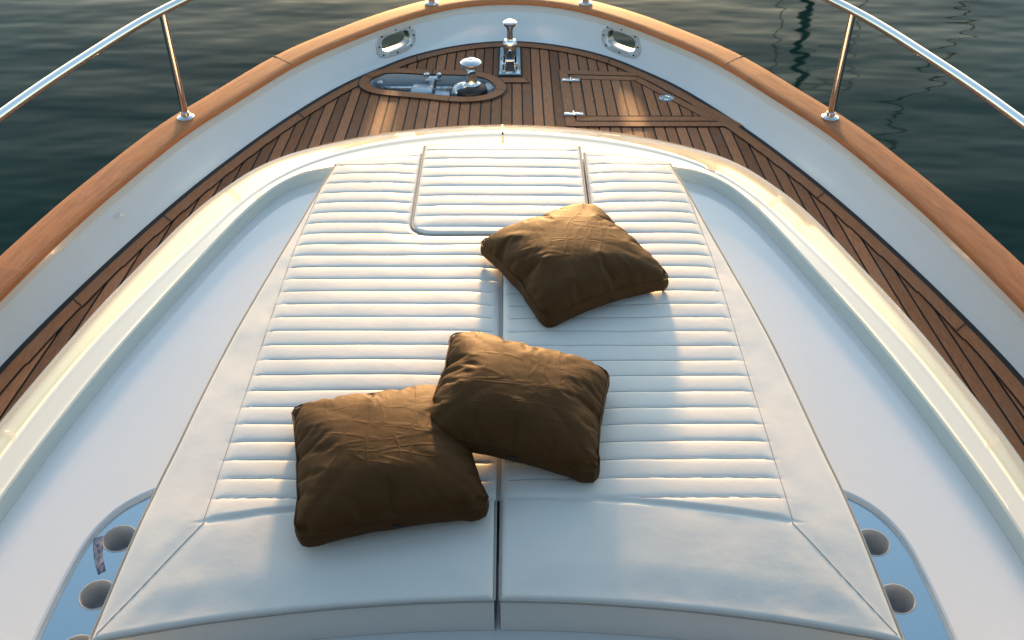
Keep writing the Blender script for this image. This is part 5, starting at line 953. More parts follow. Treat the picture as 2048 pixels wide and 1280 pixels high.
     45,-23,-10,-5,-12,-15,-3,-2,0,-1,0,1,1,1,1,2,1,2,1,2,1,2,2,2,1,2,1,0,0,2,2,1,1,1,2,1,2,2,1,2,1,1,0,0,-1,-1,-1,-3,-13,-5,-24,-15,-11,
     46,-8,-13,-24,-12,-5,-5,-3,-1,-1,0,0,0,2,1,1,2,1,2,1,2,2,2,2,1,2,1,1,1,2,1,2,1,2,1,2,2,1,2,1,1,0,1,-1,-1,-1,-3,-5,-4,-18,-7,-25,-12,
     49,-10,-26,-13,-9,-6,-5,-3,-2,-1,-1,0,1,1,1,1,2,1,2,2,1,2,2,2,2,2,0,2,1,2,2,2,1,2,2,1,2,1,1,2,0,1,0,-1,-1,-2,-3,-4,-5,-8,-12,-14,-28,
     50,-24,-14,-10,-8,-7,-5,-4,-2,-2,-1,0,0,1,1,2,1,2,1,2,2,1,2,2,2,2,1,2,2,2,2,2,1,2,1,2,1,2,1,1,1,0,0,-1,-2,-2,-3,-4,-9,-6,-11,-26,-14,
     51,-11,-17,-19,-8,-6,-5,-5,-4,-3,-1,0,1,1,1,1,2,1,2,1,2,2,2,2,2,2,1,2,2,2,2,2,2,1,2,1,2,1,2,1,0,0,0,-1,-2,-3,-4,-4,-6,-11,-14,-25,-10,
     52,-21,-11,-8,-3,-3,-7,-6,-7,-6,-9,0,1,1,1,2,1,2,1,2,2,2,2,1,2,2,2,2,2,2,2,2,2,2,1,2,1,2,1,1,1,0,-1,-2,-3,-3,-4,-5,-6,-18,-16,-15,-8,
     53,-5,-9,-10,-10,-19,-9,-6,-5,-5,0,-2,-1,1,1,2,1,2,1,2,2,1,2,2,2,2,2,2,2,2,2,2,2,2,1,2,1,2,1,1,1,0,-2,-1,-4,-5,-5,-6,-7,-7,-10,-11,-23,
     57,-4,-23,-13,-12,-10,-7,-5,-4,-2,-3,-1,0,0,1,1,2,1,2,2,2,1,2,2,2,2,2,2,2,2,2,2,2,2,1,2,2,1,1,1,1,0,0,-5,-6,-6,-8,-7,-8,-9,-9,-17,-6,
     59,-4,-23,-15,-14,-8,-8,-5,-3,-3,-1,-2,0,0,1,1,2,1,2,2,2,1,2,2,2,2,2,2,2,2,2,2,2,2,1,2,2,1,2,1,1,0,-9,-8,-8,-8,-8,-8,-9,-9,-9,-9,-1,
     58,-4,-16,-16,-15,-16,-5,-4,-3,-2,-2,-1,-1,1,0,1,2,1,2,2,1,2,2,2,2,2,2,2,2,2,2,2,2,2,1,2,2,1,2,0,-1,0,0,-4,-7,-7,-8,-8,-8,-10,-11,-20,-2,
     56,-10,-21,-13,-12,-7,-6,-5,-3,-2,-2,-1,0,0,0,1,2,1,2,2,1,2,2,2,2,2,2,2,2,2,2,2,2,2,1,2,2,1,1,1,0,-3,-2,-2,-2,-5,-7,-8,-8,-9,-18,-18,-4,
     55,-23,-11,-10,-9,-8,-6,-5,-4,-2,-1,-1,0,-1,0,1,1,2,2,2,1,2,2,2,2,2,2,2,2,2,2,2,2,2,1,2,2,1,1,0,1,-1,-2,-2,-4,-5,-5,-7,-8,-9,-10,-22,-10,
     54,-7,-20,-11,-11,-9,-8,-5,-3,-3,-2,-1,-1,0,1,1,1,2,2,1,2,2,2,2,2,2,2,2,2,2,2,2,2,2,1,2,2,1,1,0,0,-1,-1,-3,-3,-4,-5,-6,-7,-10,-10,-11,-22,
     53,-6,-10,-11,-11,-11,-10,-11,-3,-3,-2,-2,0,0,1,1,1,2,2,1,2,2,2,2,2,2,2,2,2,2,2,2,2,2,1,2,2,1,0,1,0,0,-2,-2,-3,-4,-5,-6,-14,-13,-13,-13,-7,
     52,-19,-9,-9,-8,-8,-7,-5,-5,-4,-1,-1,-4,1,0,2,1,2,1,2,2,2,2,2,2,2,2,2,2,2,2,2,2,2,1,2,2,1,1,0,-1,-1,-5,-3,-1,-1,-6,-7,-7,-10,-10,-11,-19,
     52,-6,-17,-8,-8,-7,-7,-6,-6,-6,-5,-4,1,1,0,0,2,2,1,2,2,2,2,2,2,2,2,2,2,2,2,2,2,2,1,2,2,1,-1,-1,-1,-1,0,0,-4,-6,-8,-8,-9,-9,-9,-17,-6,
     52,-1,-8,-8,-7,-8,-7,-6,-7,-7,-7,-7,-9,1,2,1,2,2,1,2,2,2,2,2,2,2,2,2,2,2,2,2,2,1,2,2,2,1,1,1,0,-1,0,-11,-9,-8,-8,-9,-8,-9,-9,-9,-2,
     51,-6,-17,-9,-7,-7,-7,-6,-6,-6,-5,-4,1,1,0,1,2,2,1,2,2,2,2,2,2,2,2,2,2,2,2,2,2,1,2,2,1,2,0,1,1,-1,-2,-2,-5,-6,-7,-8,-9,-8,-9,-18,-7,
     51,-21,-11,-9,-7,-6,-6,-5,-5,-3,-1,-2,-3,0,1,2,1,2,1,2,2,2,2,2,2,2,2,2,2,2,2,2,1,2,2,2,1,2,1,1,-3,-3,-2,-2,-3,0,-5,-7,-8,-8,-9,-9,-22,
     51,-9,-20,-13,-11,-6,-5,-4,-4,-3,-2,-1,-1,0,1,2,1,2,2,1,2,2,2,2,2,2,2,2,2,2,2,1,2,2,2,2,1,2,1,1,-1,-1,-1,-2,-3,-4,-5,-6,-7,-7,-10,-12,-21,
     51,-8,-16,-15,-17,-6,-5,-4,-3,-2,-2,0,0,0,1,1,1,2,2,1,2,2,2,2,2,2,2,2,2,2,2,1,2,2,2,2,1,2,1,0,0,0,-1,-2,-3,-2,-6,-8,-8,-9,-20,-13,-7,
     51,-22,-15,-12,-8,-6,-5,-4,-3,-1,-2,-1,0,1,1,1,1,2,2,1,2,2,2,2,2,2,2,2,2,2,1,2,2,2,2,2,1,2,1,1,0,0,0,-1,-2,-9,-9,-9,-9,-9,-9,-3,-19,
     51,-10,-16,-22,-9,-8,-5,-3,-3,-2,0,-1,0,1,1,1,2,1,2,1,2,2,2,2,2,2,2,2,2,1,2,2,2,2,2,1,2,1,2,1,0,0,-1,-1,-2,-1,-6,-8,-7,-8,-9,-22,-13,
     51,-21,-15,-5,-10,-11,-10,-3,-2,-1,-1,0,1,0,1,1,2,1,2,2,1,2,2,2,2,2,2,1,2,2,2,2,2,2,2,1,2,1,2,1,0,1,-1,-1,-1,-5,-3,-6,-6,-9,-9,-13,-24,
     51,-12,-18,-21,-8,-8,-4,-4,-2,-1,-1,0,1,0,1,2,1,2,1,2,1,2,2,2,2,2,1,2,2,2,2,2,2,2,2,1,2,1,2,1,1,0,0,-1,-2,-2,-4,-6,-6,-9,-14,-23,-11,
     51,-24,-14,-13,-8,-7,-5,-4,-2,-1,-1,0,1,1,1,1,1,2,1,2,2,1,2,2,2,2,1,2,2,2,2,2,2,2,1,2,2,1,2,1,1,0,0,0,-2,-2,-4,-7,-7,-22,-13,-13,-6,
     51,-9,-19,-7,-19,-9,-7,0,-3,-3,-3,0,1,1,1,1,2,1,2,1,2,2,1,2,2,2,1,2,2,2,2,2,2,1,2,2,1,2,1,2,1,1,0,-3,-3,0,-12,-7,-6,-1,-10,-12,-22,
     50,-6,-11,-23,-4,-8,-9,-13,-2,-1,0,0,1,1,1,1,1,2,2,1,2,2,1,2,1,1,2,2,2,2,1,2,2,2,2,1,2,1,2,1,1,2,0,0,-2,-8,0,-4,-5,-12,-21,-15,-8,
     50,-23,-10,-7,-18,-7,-6,-4,-1,0,-1,1,0,1,2,1,1,2,1,2,2,2,1,2,1,0,1,2,2,2,2,2,1,2,2,1,2,2,1,2,1,1,1,0,0,-2,-3,-4,-14,-13,-6,-24,-9,
     51,-30,-13,-12,-7,-6,-4,-2,-2,-1,0,1,0,1,1,2,1,2,2,1,2,2,2,2,-1,-1,2,2,2,2,2,1,1,2,2,1,2,2,1,2,1,1,1,0,0,-1,-2,-3,-7,-10,-11,-26,-11,
     52,-15,-31,-10,-8,-6,-3,-3,0,-1,0,1,0,1,2,1,2,1,2,2,2,2,1,2,-1,-2,2,1,2,2,1,2,1,2,1,2,2,1,2,2,1,1,1,1,-1,0,-2,-5,-4,-7,-8,-16,-26,
     54,-8,-33,-17,-9,-5,-3,-2,-1,0,0,1,1,1,1,1,2,2,2,2,1,2,2,2,2,-1,-4,1,2,2,1,1,1,1,2,1,2,2,1,2,2,1,1,1,0,-1,-1,-4,-4,-7,-8,-16,-24,
     54,-3,-22,-29,-13,-6,-2,-2,0,0,1,1,1,1,1,1,2,2,1,2,2,2,2,2,1,-1,-7,2,2,2,2,1,0,0,2,2,1,2,2,1,2,1,2,1,0,-1,-1,-2,-6,-5,-23,-17,-8,
     52,-2,-27,-12,-23,-7,-1,-1,-1,1,1,1,1,1,1,2,1,1,2,2,2,2,2,2,1,-2,-8,1,2,2,2,2,-1,-1,2,1,2,2,1,2,2,1,1,1,1,-1,0,-1,-3,-17,-7,-19,-9,
     47,-2,-26,-18,-6,-13,0,-2,1,0,1,2,1,1,1,2,1,2,0,2,2,2,2,1,1,-3,-8,1,2,1,2,2,-1,-2,1,2,1,2,2,1,2,1,2,1,0,1,-1,-1,-2,-8,-8,-11,-19,
     39,-2,-22,-16,-10,-2,-3,-1,0,1,2,1,1,1,2,2,-1,1,1,2,2,2,1,2,0,-3,-9,1,1,2,2,-1,1,-3,2,1,0,2,1,2,1,2,1,1,1,0,1,-2,-2,-7,-10,-22,-4,
     34,-11,-1,-24,-6,-3,-1,-1,1,0,1,2,1,1,2,1,-2,1,1,2,2,1,2,1,0,-3,-9,-1,2,2,2,-3,1,-2,2,0,-1,1,2,2,1,1,1,1,1,1,0,1,-6,-5,-19,0,-12,
     35,1,-25,-13,-3,0,-1,-2,2,1,-1,1,1,1,1,2,1,-1,-2,2,0,2,1,1,1,-4,-9,-1,2,2,1,-3,-3,2,2,-1,-2,1,2,1,1,0,1,2,1,1,1,0,-2,-15,0,-3,-13,
     36,-3,2,-24,-1,-8,-1,0,-1,-1,2,-2,1,2,0,1,2,-3,-2,2,-1,1,1,1,1,-3,-9,-1,1,1,2,-3,-4,2,2,-2,-3,1,2,-1,0,1,1,2,0,2,-2,1,0,-3,-6,-20,1,
     39,1,-9,1,-11,-1,-10,-1,0,-1,-3,0,1,0,1,-2,0,-1,2,-1,-2,-1,-1,2,1,-1,-8,-1,0,-1,2,-3,-4,2,1,-3,-2,0,0,1,-1,0,1,1,1,-2,0,-2,0,-9,-1,-11,-1,
     41,-1,1,-13,1,-4,1,-7,-5,0,2,-1,-3,-2,0,-2,1,1,-3,-1,-2,-2,-3,1,2,1,-1,-6,-1,-2,2,-3,-3,1,-1,-3,2,-3,-2,-2,0,1,1,-2,-3,-1,-2,-1,-8,-3,-1,-4,0,
     40,-2,-2,-2,-2,-2,-2,-1,-3,-2,-2,-2,-1,-2,-1,-2,-1,-1,-2,-1,-1,-2,-1,-1,-1,-2,-1,-1,-2,-1,-1,-2,-1,-1,-2,-1,-1,-2,-1,-1,-2,-1,-2,-2,-2,-2,-2,-2,-2,-1,-2,-2,-2,
     192,6,4,5,4,3,4,3,3,3,2,2,2,3,3,3,2,1,2,0,1,0,0,-1,0,-2,-1,-1,-2,-2,-2,-1,-1,0,-1,0,-1,-1,-2,-2,-3,-3,-3,-3,-4,-4,-3,-3,-4,-3,-3,-3,-4,
     196,10,-15,14,17,16,-4,13,-2,9,-1,7,-8,5,7,7,-3,-1,8,-8,8,-4,5,-1,-11,-2,-1,10,-8,-9,-6,-7,4,5,4,8,-8,5,-1,-7,-2,1,-9,-7,-3,2,-15,5,-7,-23,-11,13,-8,
     199,-7,22,15,18,-1,15,3,10,2,7,2,-6,8,7,4,1,-4,7,-9,8,-1,3,-2,-11,2,-5,9,-4,-9,-6,-11,9,4,4,6,-7,3,1,-7,-1,-2,-7,-8,-3,-2,-13,-16,7,-24,-12,-19,9,
     202,8,23,20,2,17,12,9,3,9,3,1,-3,10,4,3,3,-3,5,-9,1,9,0,-2,-11,-8,5,8,-4,-6,-9,-11,9,6,6,1,-1,-6,6,-3,-7,-1,-8,-4,-9,-2,-12,-14,-15,-10,-21,-20,3,
     205,23,19,6,26,12,11,11,7,6,6,-6,9,5,4,4,4,-2,4,-8,-4,11,0,-3,-5,-13,10,2,-3,-5,-9,-12,10,6,4,1,1,-5,3,-7,2,-6,-6,-9,-1,-8,-13,-14,-11,-18,-23,-22,-9,
     209,26,8,26,21,17,11,11,9,8,7,-3,9,3,4,4,4,4,-1,-3,-8,11,-1,-3,-6,-12,9,2,-2,-5,-7,-12,10,5,3,0,1,1,-3,-9,2,-6,-6,-5,-6,-10,-13,-10,-16,-20,-21,-21,-25,
     213,17,27,24,19,17,16,10,11,9,9,5,-2,7,3,5,4,4,1,-11,4,8,-2,-3,-5,-13,10,1,-2,-3,-7,-12,10,4,1,0,0,0,-2,-7,-1,-6,-7,-6,-9,-10,-10,-15,-19,-29,-19,-27,-17,
     216,27,18,29,20,17,15,16,9,10,8,7,1,6,4,5,4,4,2,-9,9,2,-2,-2,-4,-12,9,1,-2,-2,-6,-12,10,2,0,-1,-1,-1,-3,-3,-5,-7,-7,-7,-10,-9,-16,-15,-24,-23,-28,-26,-14,
     220,22,29,23,24,18,16,14,15,8,9,7,5,4,5,4,5,5,4,-7,8,1,-4,1,-2,-12,9,1,-4,-1,-3,-12,9,0,-2,-2,-2,-2,-3,-4,-6,-6,-7,-9,-8,-16,-14,-17,-21,-26,-27,-28,-16,
     224,28,23,28,21,17,20,14,13,12,8,8,6,5,5,5,6,5,6,-4,7,-1,-5,3,0,-10,7,-7,4,-4,2,-10,6,-3,-2,-3,-3,-3,-4,-5,-6,-7,-7,-8,-13,-14,-16,-19,-19,-22,-29,-28,-22,
     227,25,30,25,23,21,17,14,13,12,10,9,7,6,5,6,5,6,6,5,-5,3,0,-5,6,-6,3,-11,6,-2,4,-6,3,-8,-2,-4,-3,-4,-5,-5,-7,-7,-8,-10,-13,-14,-16,-17,-20,-23,-26,-28,-28,
     230,28,24,19,26,28,17,16,14,12,11,9,8,7,6,5,6,5,6,4,-2,3,0,-4,6,3,-7,-10,8,1,-2,5,-9,-2,-5,-5,-4,-4,-6,-6,-7,-8,-9,-10,-13,-15,-16,-17,-26,-21,-30,-28,-22,
     231,21,26,30,26,20,21,17,15,13,12,10,8,7,7,5,6,6,5,4,1,2,1,-4,6,2,-7,-8,8,0,-3,4,-7,-3,-4,-5,-5,-5,-6,-6,-8,-8,-10,-11,-14,-15,-17,-20,-20,-28,-23,-29,-24,
     233,23,29,27,24,22,19,18,16,15,12,11,8,8,6,6,6,5,5,5,2,2,2,-1,4,1,-10,0,5,-1,-2,1,-5,-4,-5,-4,-6,-5,-6,-7,-8,-9,-11,-11,-14,-16,-18,-19,-21,-23,-26,-27,-28,
     234,29,27,25,23,22,20,19,18,15,13,10,9,8,6,6,6,5,5,4,4,2,3,2,0,2,-8,4,0,-2,-1,-1,-4,-5,-4,-5,-5,-6,-7,-7,-8,-10,-11,-12,-15,-16,-17,-20,-23,-22,-26,-30,-25,
     235,24,29,29,23,21,21,20,19,18,12,10,9,8,6,7,5,5,5,4,4,3,2,3,0,2,-4,3,-2,-2,-1,-3,-4,-4,-4,-5,-5,-6,-7,-7,-8,-10,-12,-14,-15,-16,-19,-19,-21,-25,-28,-30,-22,
     236,29,25,24,17,17,22,22,22,21,22,11,8,7,7,6,5,5,5,4,4,3,2,3,1,2,1,-2,-2,-2,-2,-2,-4,-4,-4,-5,-5,-6,-6,-8,-8,-10,-12,-15,-16,-18,-19,-19,-21,-29,-28,-28,-21,
     237,16,25,25,25,28,24,21,22,19,11,13,13,8,7,7,5,5,4,5,3,3,3,2,2,1,0,0,-2,-2,-2,-3,-3,-3,-5,-4,-5,-6,-6,-7,-9,-10,-14,-14,-17,-20,-21,-21,-21,-23,-25,-26,-28,
     239,16,30,27,26,25,22,21,19,16,17,12,11,9,8,6,6,5,4,4,4,3,3,2,1,1,1,-1,-1,-2,-2,-2,-3,-4,-4,-4,-5,-6,-6,-7,-8,-11,-11,-18,-21,-21,-23,-22,-24,-23,-25,-28,-19,
     241,16,30,28,27,23,23,21,18,17,14,13,11,10,8,7,6,5,5,4,3,3,3,2,1,1,1,-1,-1,-1,-2,-3,-3,-3,-4,-4,-5,-5,-5,-6,-8,-9,-23,-22,-23,-23,-23,-23,-24,-24,-24,-25,-9,
     242,18,28,28,28,28,21,19,17,16,14,13,12,10,9,7,6,5,5,4,3,3,2,2,2,1,0,0,-1,-1,-2,-2,-3,-3,-4,-4,-5,-5,-6,-11,-11,-11,-10,-18,-21,-23,-23,-23,-24,-25,-25,-30,-13,
     244,23,29,27,26,23,21,20,18,16,15,13,11,11,8,8,6,5,5,3,4,2,3,2,1,1,0,0,-1,-1,-1,-3,-2,-3,-4,-4,-5,-5,-7,-9,-10,-17,-15,-14,-15,-21,-23,-23,-23,-24,-29,-29,-17,
     246,28,26,25,24,23,22,20,19,16,13,12,12,11,11,8,6,5,4,4,3,3,2,2,1,1,0,0,-1,-1,-1,-2,-3,-3,-3,-5,-5,-6,-8,-9,-10,-12,-15,-15,-18,-20,-21,-22,-24,-24,-25,-30,-23,
     247,21,29,26,26,24,23,20,18,17,15,14,12,10,9,7,6,5,4,4,3,2,2,2,2,0,1,0,-1,-1,-2,-2,-2,-3,-3,-5,-5,-6,-8,-9,-11,-13,-14,-15,-18,-19,-20,-22,-23,-24,-26,-26,-29,
     249,19,24,26,25,25,26,25,18,17,15,14,12,10,8,7,6,5,4,3,3,3,2,1,2,1,0,0,-1,-1,-1,-2,-3,-2,-4,-4,-5,-7,-9,-8,-11,-12,-14,-16,-16,-19,-21,-21,-27,-27,-28,-27,-21,
     250,28,24,24,24,23,23,20,20,18,13,14,17,10,8,7,5,4,4,3,3,3,2,1,2,0,1,0,-1,-1,-1,-2,-3,-2,-3,-4,-5,-6,-8,-11,-12,-14,-19,-15,-15,-14,-21,-23,-23,-25,-25,-26,-28,
     251,18,28,24,23,23,22,22,22,20,19,17,7,10,9,10,5,3,4,3,3,2,2,2,1,1,0,0,-1,-1,-1,-2,-2,-3,-3,-3,-4,-5,-14,-12,-13,-13,-10,-10,-19,-21,-23,-24,-24,-24,-25,-29,-20,
     252,10,23,23,23,23,22,22,22,22,21,21,23,7,7,5,4,3,4,3,3,2,2,2,1,1,0,0,-1,-1,-1,-2,-2,-3,-3,-3,-4,-6,-7,-10,-10,-12,-12,-24,-23,-24,-23,-23,-24,-24,-25,-24,-14,
     253,18,28,23,24,22,23,22,21,21,18,18,8,9,9,7,4,4,4,3,3,3,2,1,2,0,1,-1,0,-1,-2,-1,-3,-2,-3,-4,-5,-7,-8,-8,-8,-13,-15,-15,-19,-21,-23,-23,-24,-24,-24,-29,-20,
     254,28,25,24,23,21,22,21,20,17,13,14,17,9,7,6,5,4,4,4,3,2,3,1,2,0,1,0,-1,-1,-1,-2,-3,-2,-3,-4,-5,-5,-7,-8,-16,-16,-15,-16,-15,-13,-20,-23,-23,-23,-24,-26,-28,
     254,22,30,27,25,21,21,20,18,17,15,14,12,9,7,6,5,5,4,4,3,3,2,2,1,1,0,0,0,-1,-2,-2,-2,-3,-3,-4,-4,-6,-6,-9,-11,-13,-14,-15,-16,-20,-19,-21,-22,-23,-26,-27,-28,
     254,22,27,28,29,21,20,19,18,17,13,12,10,10,8,7,5,5,4,4,4,2,3,2,1,1,1,0,-1,-1,-2,-2,-2,-3,-3,-4,-5,-5,-8,-10,-10,-9,-13,-15,-17,-15,-22,-23,-23,-24,-30,-28,-20,
     254,28,27,26,24,22,20,19,17,14,14,13,10,9,8,6,6,5,4,4,4,3,2,3,1,1,1,-1,0,-1,-2,-2,-2,-3,-4,-4,-4,-6,-7,-8,-9,-11,-11,-14,-14,-24,-23,-24,-24,-24,-25,-18,-28,
     252,23,28,30,24,23,20,19,17,15,12,11,10,9,8,6,6,5,5,4,4,3,3,2,2,1,0,0,-1,-1,-2,-2,-2,-3,-4,-4,-4,-6,-6,-8,-9,-11,-13,-14,-15,-14,-21,-23,-23,-24,-24,-30,-26,
     250,28,28,20,24,25,25,17,16,15,12,11,10,8,8,6,6,5,5,4,4,3,3,3,2,1,0,0,-1,-1,-2,-2,-2,-3,-4,-4,-5,-5,-6,-8,-8,-10,-12,-13,-15,-19,-18,-21,-22,-24,-26,-27,-29,
     248,24,29,29,23,23,20,18,16,14,12,11,10,8,7,7,5,6,4,5,4,3,4,2,3,1,0,-1,-1,-1,-1,-2,-3,-3,-4,-4,-4,-6,-6,-7,-8,-9,-11,-13,-15,-17,-19,-21,-22,-25,-28,-30,-24,
     245,28,27,26,24,21,20,19,16,15,12,10,9,8,7,7,5,6,4,5,4,3,4,3,4,0,-1,-1,-1,-1,-1,-2,-2,-4,-3,-4,-5,-5,-6,-6,-8,-9,-11,-11,-15,-17,-19,-23,-23,-30,-27,-28,-19,
     241,21,29,22,28,23,23,12,17,17,17,9,8,8,7,6,6,5,4,5,4,4,3,4,5,0,-4,1,-2,-1,-1,-1,-2,-4,-3,-4,-5,-5,-5,-6,-7,-8,-9,-18,-16,-13,-25,-23,-22,-15,-26,-27,-28,
     238,18,25,30,18,23,24,26,16,14,11,9,9,7,7,6,6,5,5,4,3,4,4,5,-4,6,-3,1,-1,-2,0,0,-2,-4,-3,-4,-5,-5,-5,-6,-7,-7,-8,-12,-15,-23,-14,-19,-21,-27,-30,-28,-22,
     234,29,23,21,29,22,22,18,14,13,11,9,9,7,7,6,6,5,4,3,4,3,4,3,-7,10,-1,1,-2,-1,-1,-3,4,-5,-3,-4,-5,-5,-5,-5,-7,-7,-9,-10,-11,-16,-18,-20,-28,-27,-22,-31,-23,
     231,28,26,26,22,21,19,16,16,13,11,9,8,8,6,6,6,4,3,3,4,3,3,2,-9,12,1,0,-3,1,-2,-3,6,-4,-4,-4,-4,-4,-5,-6,-6,-7,-8,-10,-12,-15,-17,-18,-23,-25,-27,-31,-23,
     226,26,28,24,23,20,19,17,15,12,11,9,8,7,7,6,5,3,2,3,3,1,4,3,-11,13,2,-4,2,0,-6,4,6,-5,-3,-4,-4,-5,-4,-5,-6,-7,-8,-9,-12,-14,-16,-21,-20,-23,-24,-28,-29,
     222,20,28,28,23,20,19,16,14,13,10,8,8,7,6,6,5,1,3,1,3,-1,4,2,-1,-6,13,-6,4,0,-5,7,-5,4,-5,-1,-4,-4,-5,-4,-6,-5,-7,-10,-11,-14,-16,-18,-21,-22,-25,-28,-28,
     218,13,29,28,27,20,18,16,14,12,8,8,7,7,6,7,4,-2,4,1,1,0,1,0,-1,-9,15,1,1,1,-3,4,-8,7,-2,-1,-3,-4,-5,-3,-5,-6,-6,-7,-12,-13,-16,-17,-22,-20,-30,-28,-21,
     214,10,30,24,29,23,15,15,15,9,7,7,7,7,6,6,-3,7,1,1,0,0,-1,-1,-3,-10,15,5,1,2,1,-2,-9,10,0,0,-5,-2,-4,-4,-3,-6,-6,-7,-8,-14,-15,-15,-18,-28,-23,-29,-21,
     210,8,29,28,20,26,15,15,10,9,7,7,6,7,6,4,-2,-1,8,0,1,-1,-2,-3,-4,-10,15,6,3,1,1,-1,-10,11,1,3,-7,-1,-4,-5,-1,-4,-7,-7,-9,-8,-15,-15,-17,-23,-23,-24,-27,
     206,6,29,27,23,17,18,12,11,6,6,6,7,6,5,3,-7,6,5,1,1,-2,-2,-4,-5,-11,16,7,3,2,2,-8,-5,12,3,-5,3,-6,-1,-5,1,-3,-7,-8,-8,-9,-9,-16,-17,-22,-24,-27,-16,
     204,21,7,29,20,17,12,14,2,9,7,6,7,7,3,3,-9,6,6,1,3,-4,-3,-4,-6,-11,16,8,4,2,0,-10,2,10,0,-7,5,-4,1,-3,-7,2,-6,-6,-7,-8,-9,-10,-21,-20,-27,-8,-24,
     204,2,21,25,18,11,12,13,5,-2,11,8,6,6,-1,6,-2,-6,10,3,-3,2,-4,-4,-6,-10,15,9,5,1,-2,-10,10,2,0,-8,6,0,0,-7,-6,5,-4,-6,-7,-6,-7,-10,-14,-26,-11,-16,-22,
     204,15,-5,22,8,16,12,12,-1,8,3,11,7,5,-3,6,1,-8,9,3,-5,5,-3,-5,-5,-10,15,10,-1,5,-2,-10,10,2,0,-10,7,2,-2,-9,4,-1,-3,-6,-9,-4,-11,-3,-10,-15,-19,-23,-6,
     204,-2,22,-5,25,-9,14,13,0,0,8,9,7,1,6,-3,6,-7,4,6,-6,6,-6,-2,-4,-8,14,10,-4,7,-1,-10,11,-2,2,-10,6,3,-7,-4,5,-6,-2,-2,-7,-10,-2,-12,-6,-16,-14,-21,10,
     203,10,-8,21,7,-14,5,15,-4,1,5,10,8,-1,7,-3,4,5,-6,7,-6,6,-7,-4,-3,-3,11,12,-6,8,0,-9,9,-4,4,-10,3,5,-8,4,-5,-6,-2,1,-9,1,-12,2,-16,-16,-13,16,-7,
     203,2,1,1,2,1,1,2,4,3,4,3,3,3,3,3,2,1,1,1,0,1,0,0,1,1,2,2,1,1,1,0,0,-1,0,-1,-1,-1,-2,-2,-2,-3,-3,-3,-4,-4,-4,-4,-3,-3,-3,-2,-4],
    [27,1,-2,0,-1,-2,3,2,2,1,2,1,1,1,1,2,2,7,6,4,2,1,-1,-3,-3,-5,-2,0,1,-2,-1,0,0,1,2,1,0,-3,-5,0,0,-1,-2,-2,-1,-1,-2,-2,-7,3,3,4,1,
     25,3,-2,1,-4,-16,12,-11,11,-12,11,-8,12,-11,14,-10,18,12,8,6,3,0,-1,-4,-7,-11,-18,14,4,0,-17,10,-13,15,9,4,2,-4,-8,-18,-1,13,-4,-13,12,-10,9,-12,-5,17,4,4,0,
     23,4,-14,0,-16,7,-11,9,-9,-1,3,10,-8,0,10,-4,11,18,0,4,4,13,-12,-1,-15,-11,-3,0,6,9,-17,5,-8,2,13,1,14,-5,-3,-18,-5,8,-9,-4,1,10,-8,7,-10,4,11,17,-1,
     21,1,-19,-10,-7,-2,4,-6,0,0,10,-3,-3,1,1,7,7,17,0,4,7,14,-15,-5,-13,-6,-3,-1,10,0,-14,-3,3,1,2,7,10,10,-9,-18,-4,-3,-1,4,-5,1,7,-6,1,6,15,7,8,
     19,-10,-8,-7,-10,-4,-2,-1,0,-1,3,4,-4,2,2,5,4,15,0,6,8,14,-16,-11,-6,-4,-4,-2,9,-8,-5,-1,2,1,2,4,6,15,-14,-10,-3,-3,-2,1,-1,3,-2,1,5,8,8,15,5,
     17,-7,-8,-13,-5,-5,-2,-2,-1,-1,0,0,2,2,2,4,1,11,1,8,8,15,-16,-10,-6,-4,-4,-3,6,-7,-1,0,1,1,1,2,3,12,0,-15,-3,-2,0,-1,1,1,1,1,7,6,9,9,10,
     15,-5,-14,-8,-5,-4,-3,-2,-2,-1,0,0,2,1,1,2,3,2,7,7,8,15,-17,-8,-5,-4,-3,0,-5,0,1,0,1,1,1,0,3,3,9,-14,-2,-1,0,0,1,1,1,3,7,7,8,7,10,
     13,-8,-8,-9,-5,-4,-3,-3,-1,-2,0,0,1,1,1,2,2,2,4,6,7,14,-16,-7,-3,-4,-2,1,-4,-1,1,0,1,1,1,0,1,3,8,-12,-2,0,0,1,1,1,3,3,8,7,7,8,7,
     11,-5,-11,-6,-6,-4,-3,-3,-3,0,-1,0,1,1,0,2,1,2,3,4,6,13,-15,-4,-4,-2,1,-3,-2,0,0,1,0,1,0,3,-2,1,7,-10,0,1,0,1,1,3,3,4,4,10,7,8,4,
     10,-7,-7,-7,-6,-3,-4,-2,-3,-2,0,0,0,1,0,1,1,1,2,2,5,12,-14,1,-5,-2,2,-3,-1,-1,1,0,1,0,1,3,-3,-1,5,-7,2,1,1,1,2,3,3,3,5,5,12,7,2,
     8,-6,-5,-6,-7,-3,-4,-3,-2,-2,-1,0,0,0,0,1,0,1,1,1,2,11,-11,3,-5,-1,0,1,-2,0,0,0,1,0,1,2,-3,-1,-1,2,1,1,1,2,2,3,3,4,4,4,7,6,7,
     7,-4,-5,-8,-4,-4,-3,-3,-3,-2,-1,-1,0,0,0,0,1,0,0,2,-3,8,-7,4,-3,1,-1,1,-2,1,0,0,1,0,0,2,-3,0,0,1,1,2,1,2,2,3,3,4,4,4,6,5,6,
     5,-5,-4,-4,-4,-4,-4,-3,-3,-2,-1,-1,-1,0,0,0,0,0,0,0,1,-2,2,-1,1,3,-2,-1,0,1,0,1,0,0,1,-1,0,0,0,1,1,2,1,2,3,2,3,4,4,5,4,6,4,
     4,-3,-4,-4,-4,-4,-4,-3,-3,-2,-1,-1,-1,0,0,0,0,0,0,-1,1,-1,2,-1,0,2,-1,0,0,0,1,0,0,1,0,0,0,0,1,0,2,1,1,2,3,2,4,3,4,4,4,6,2,
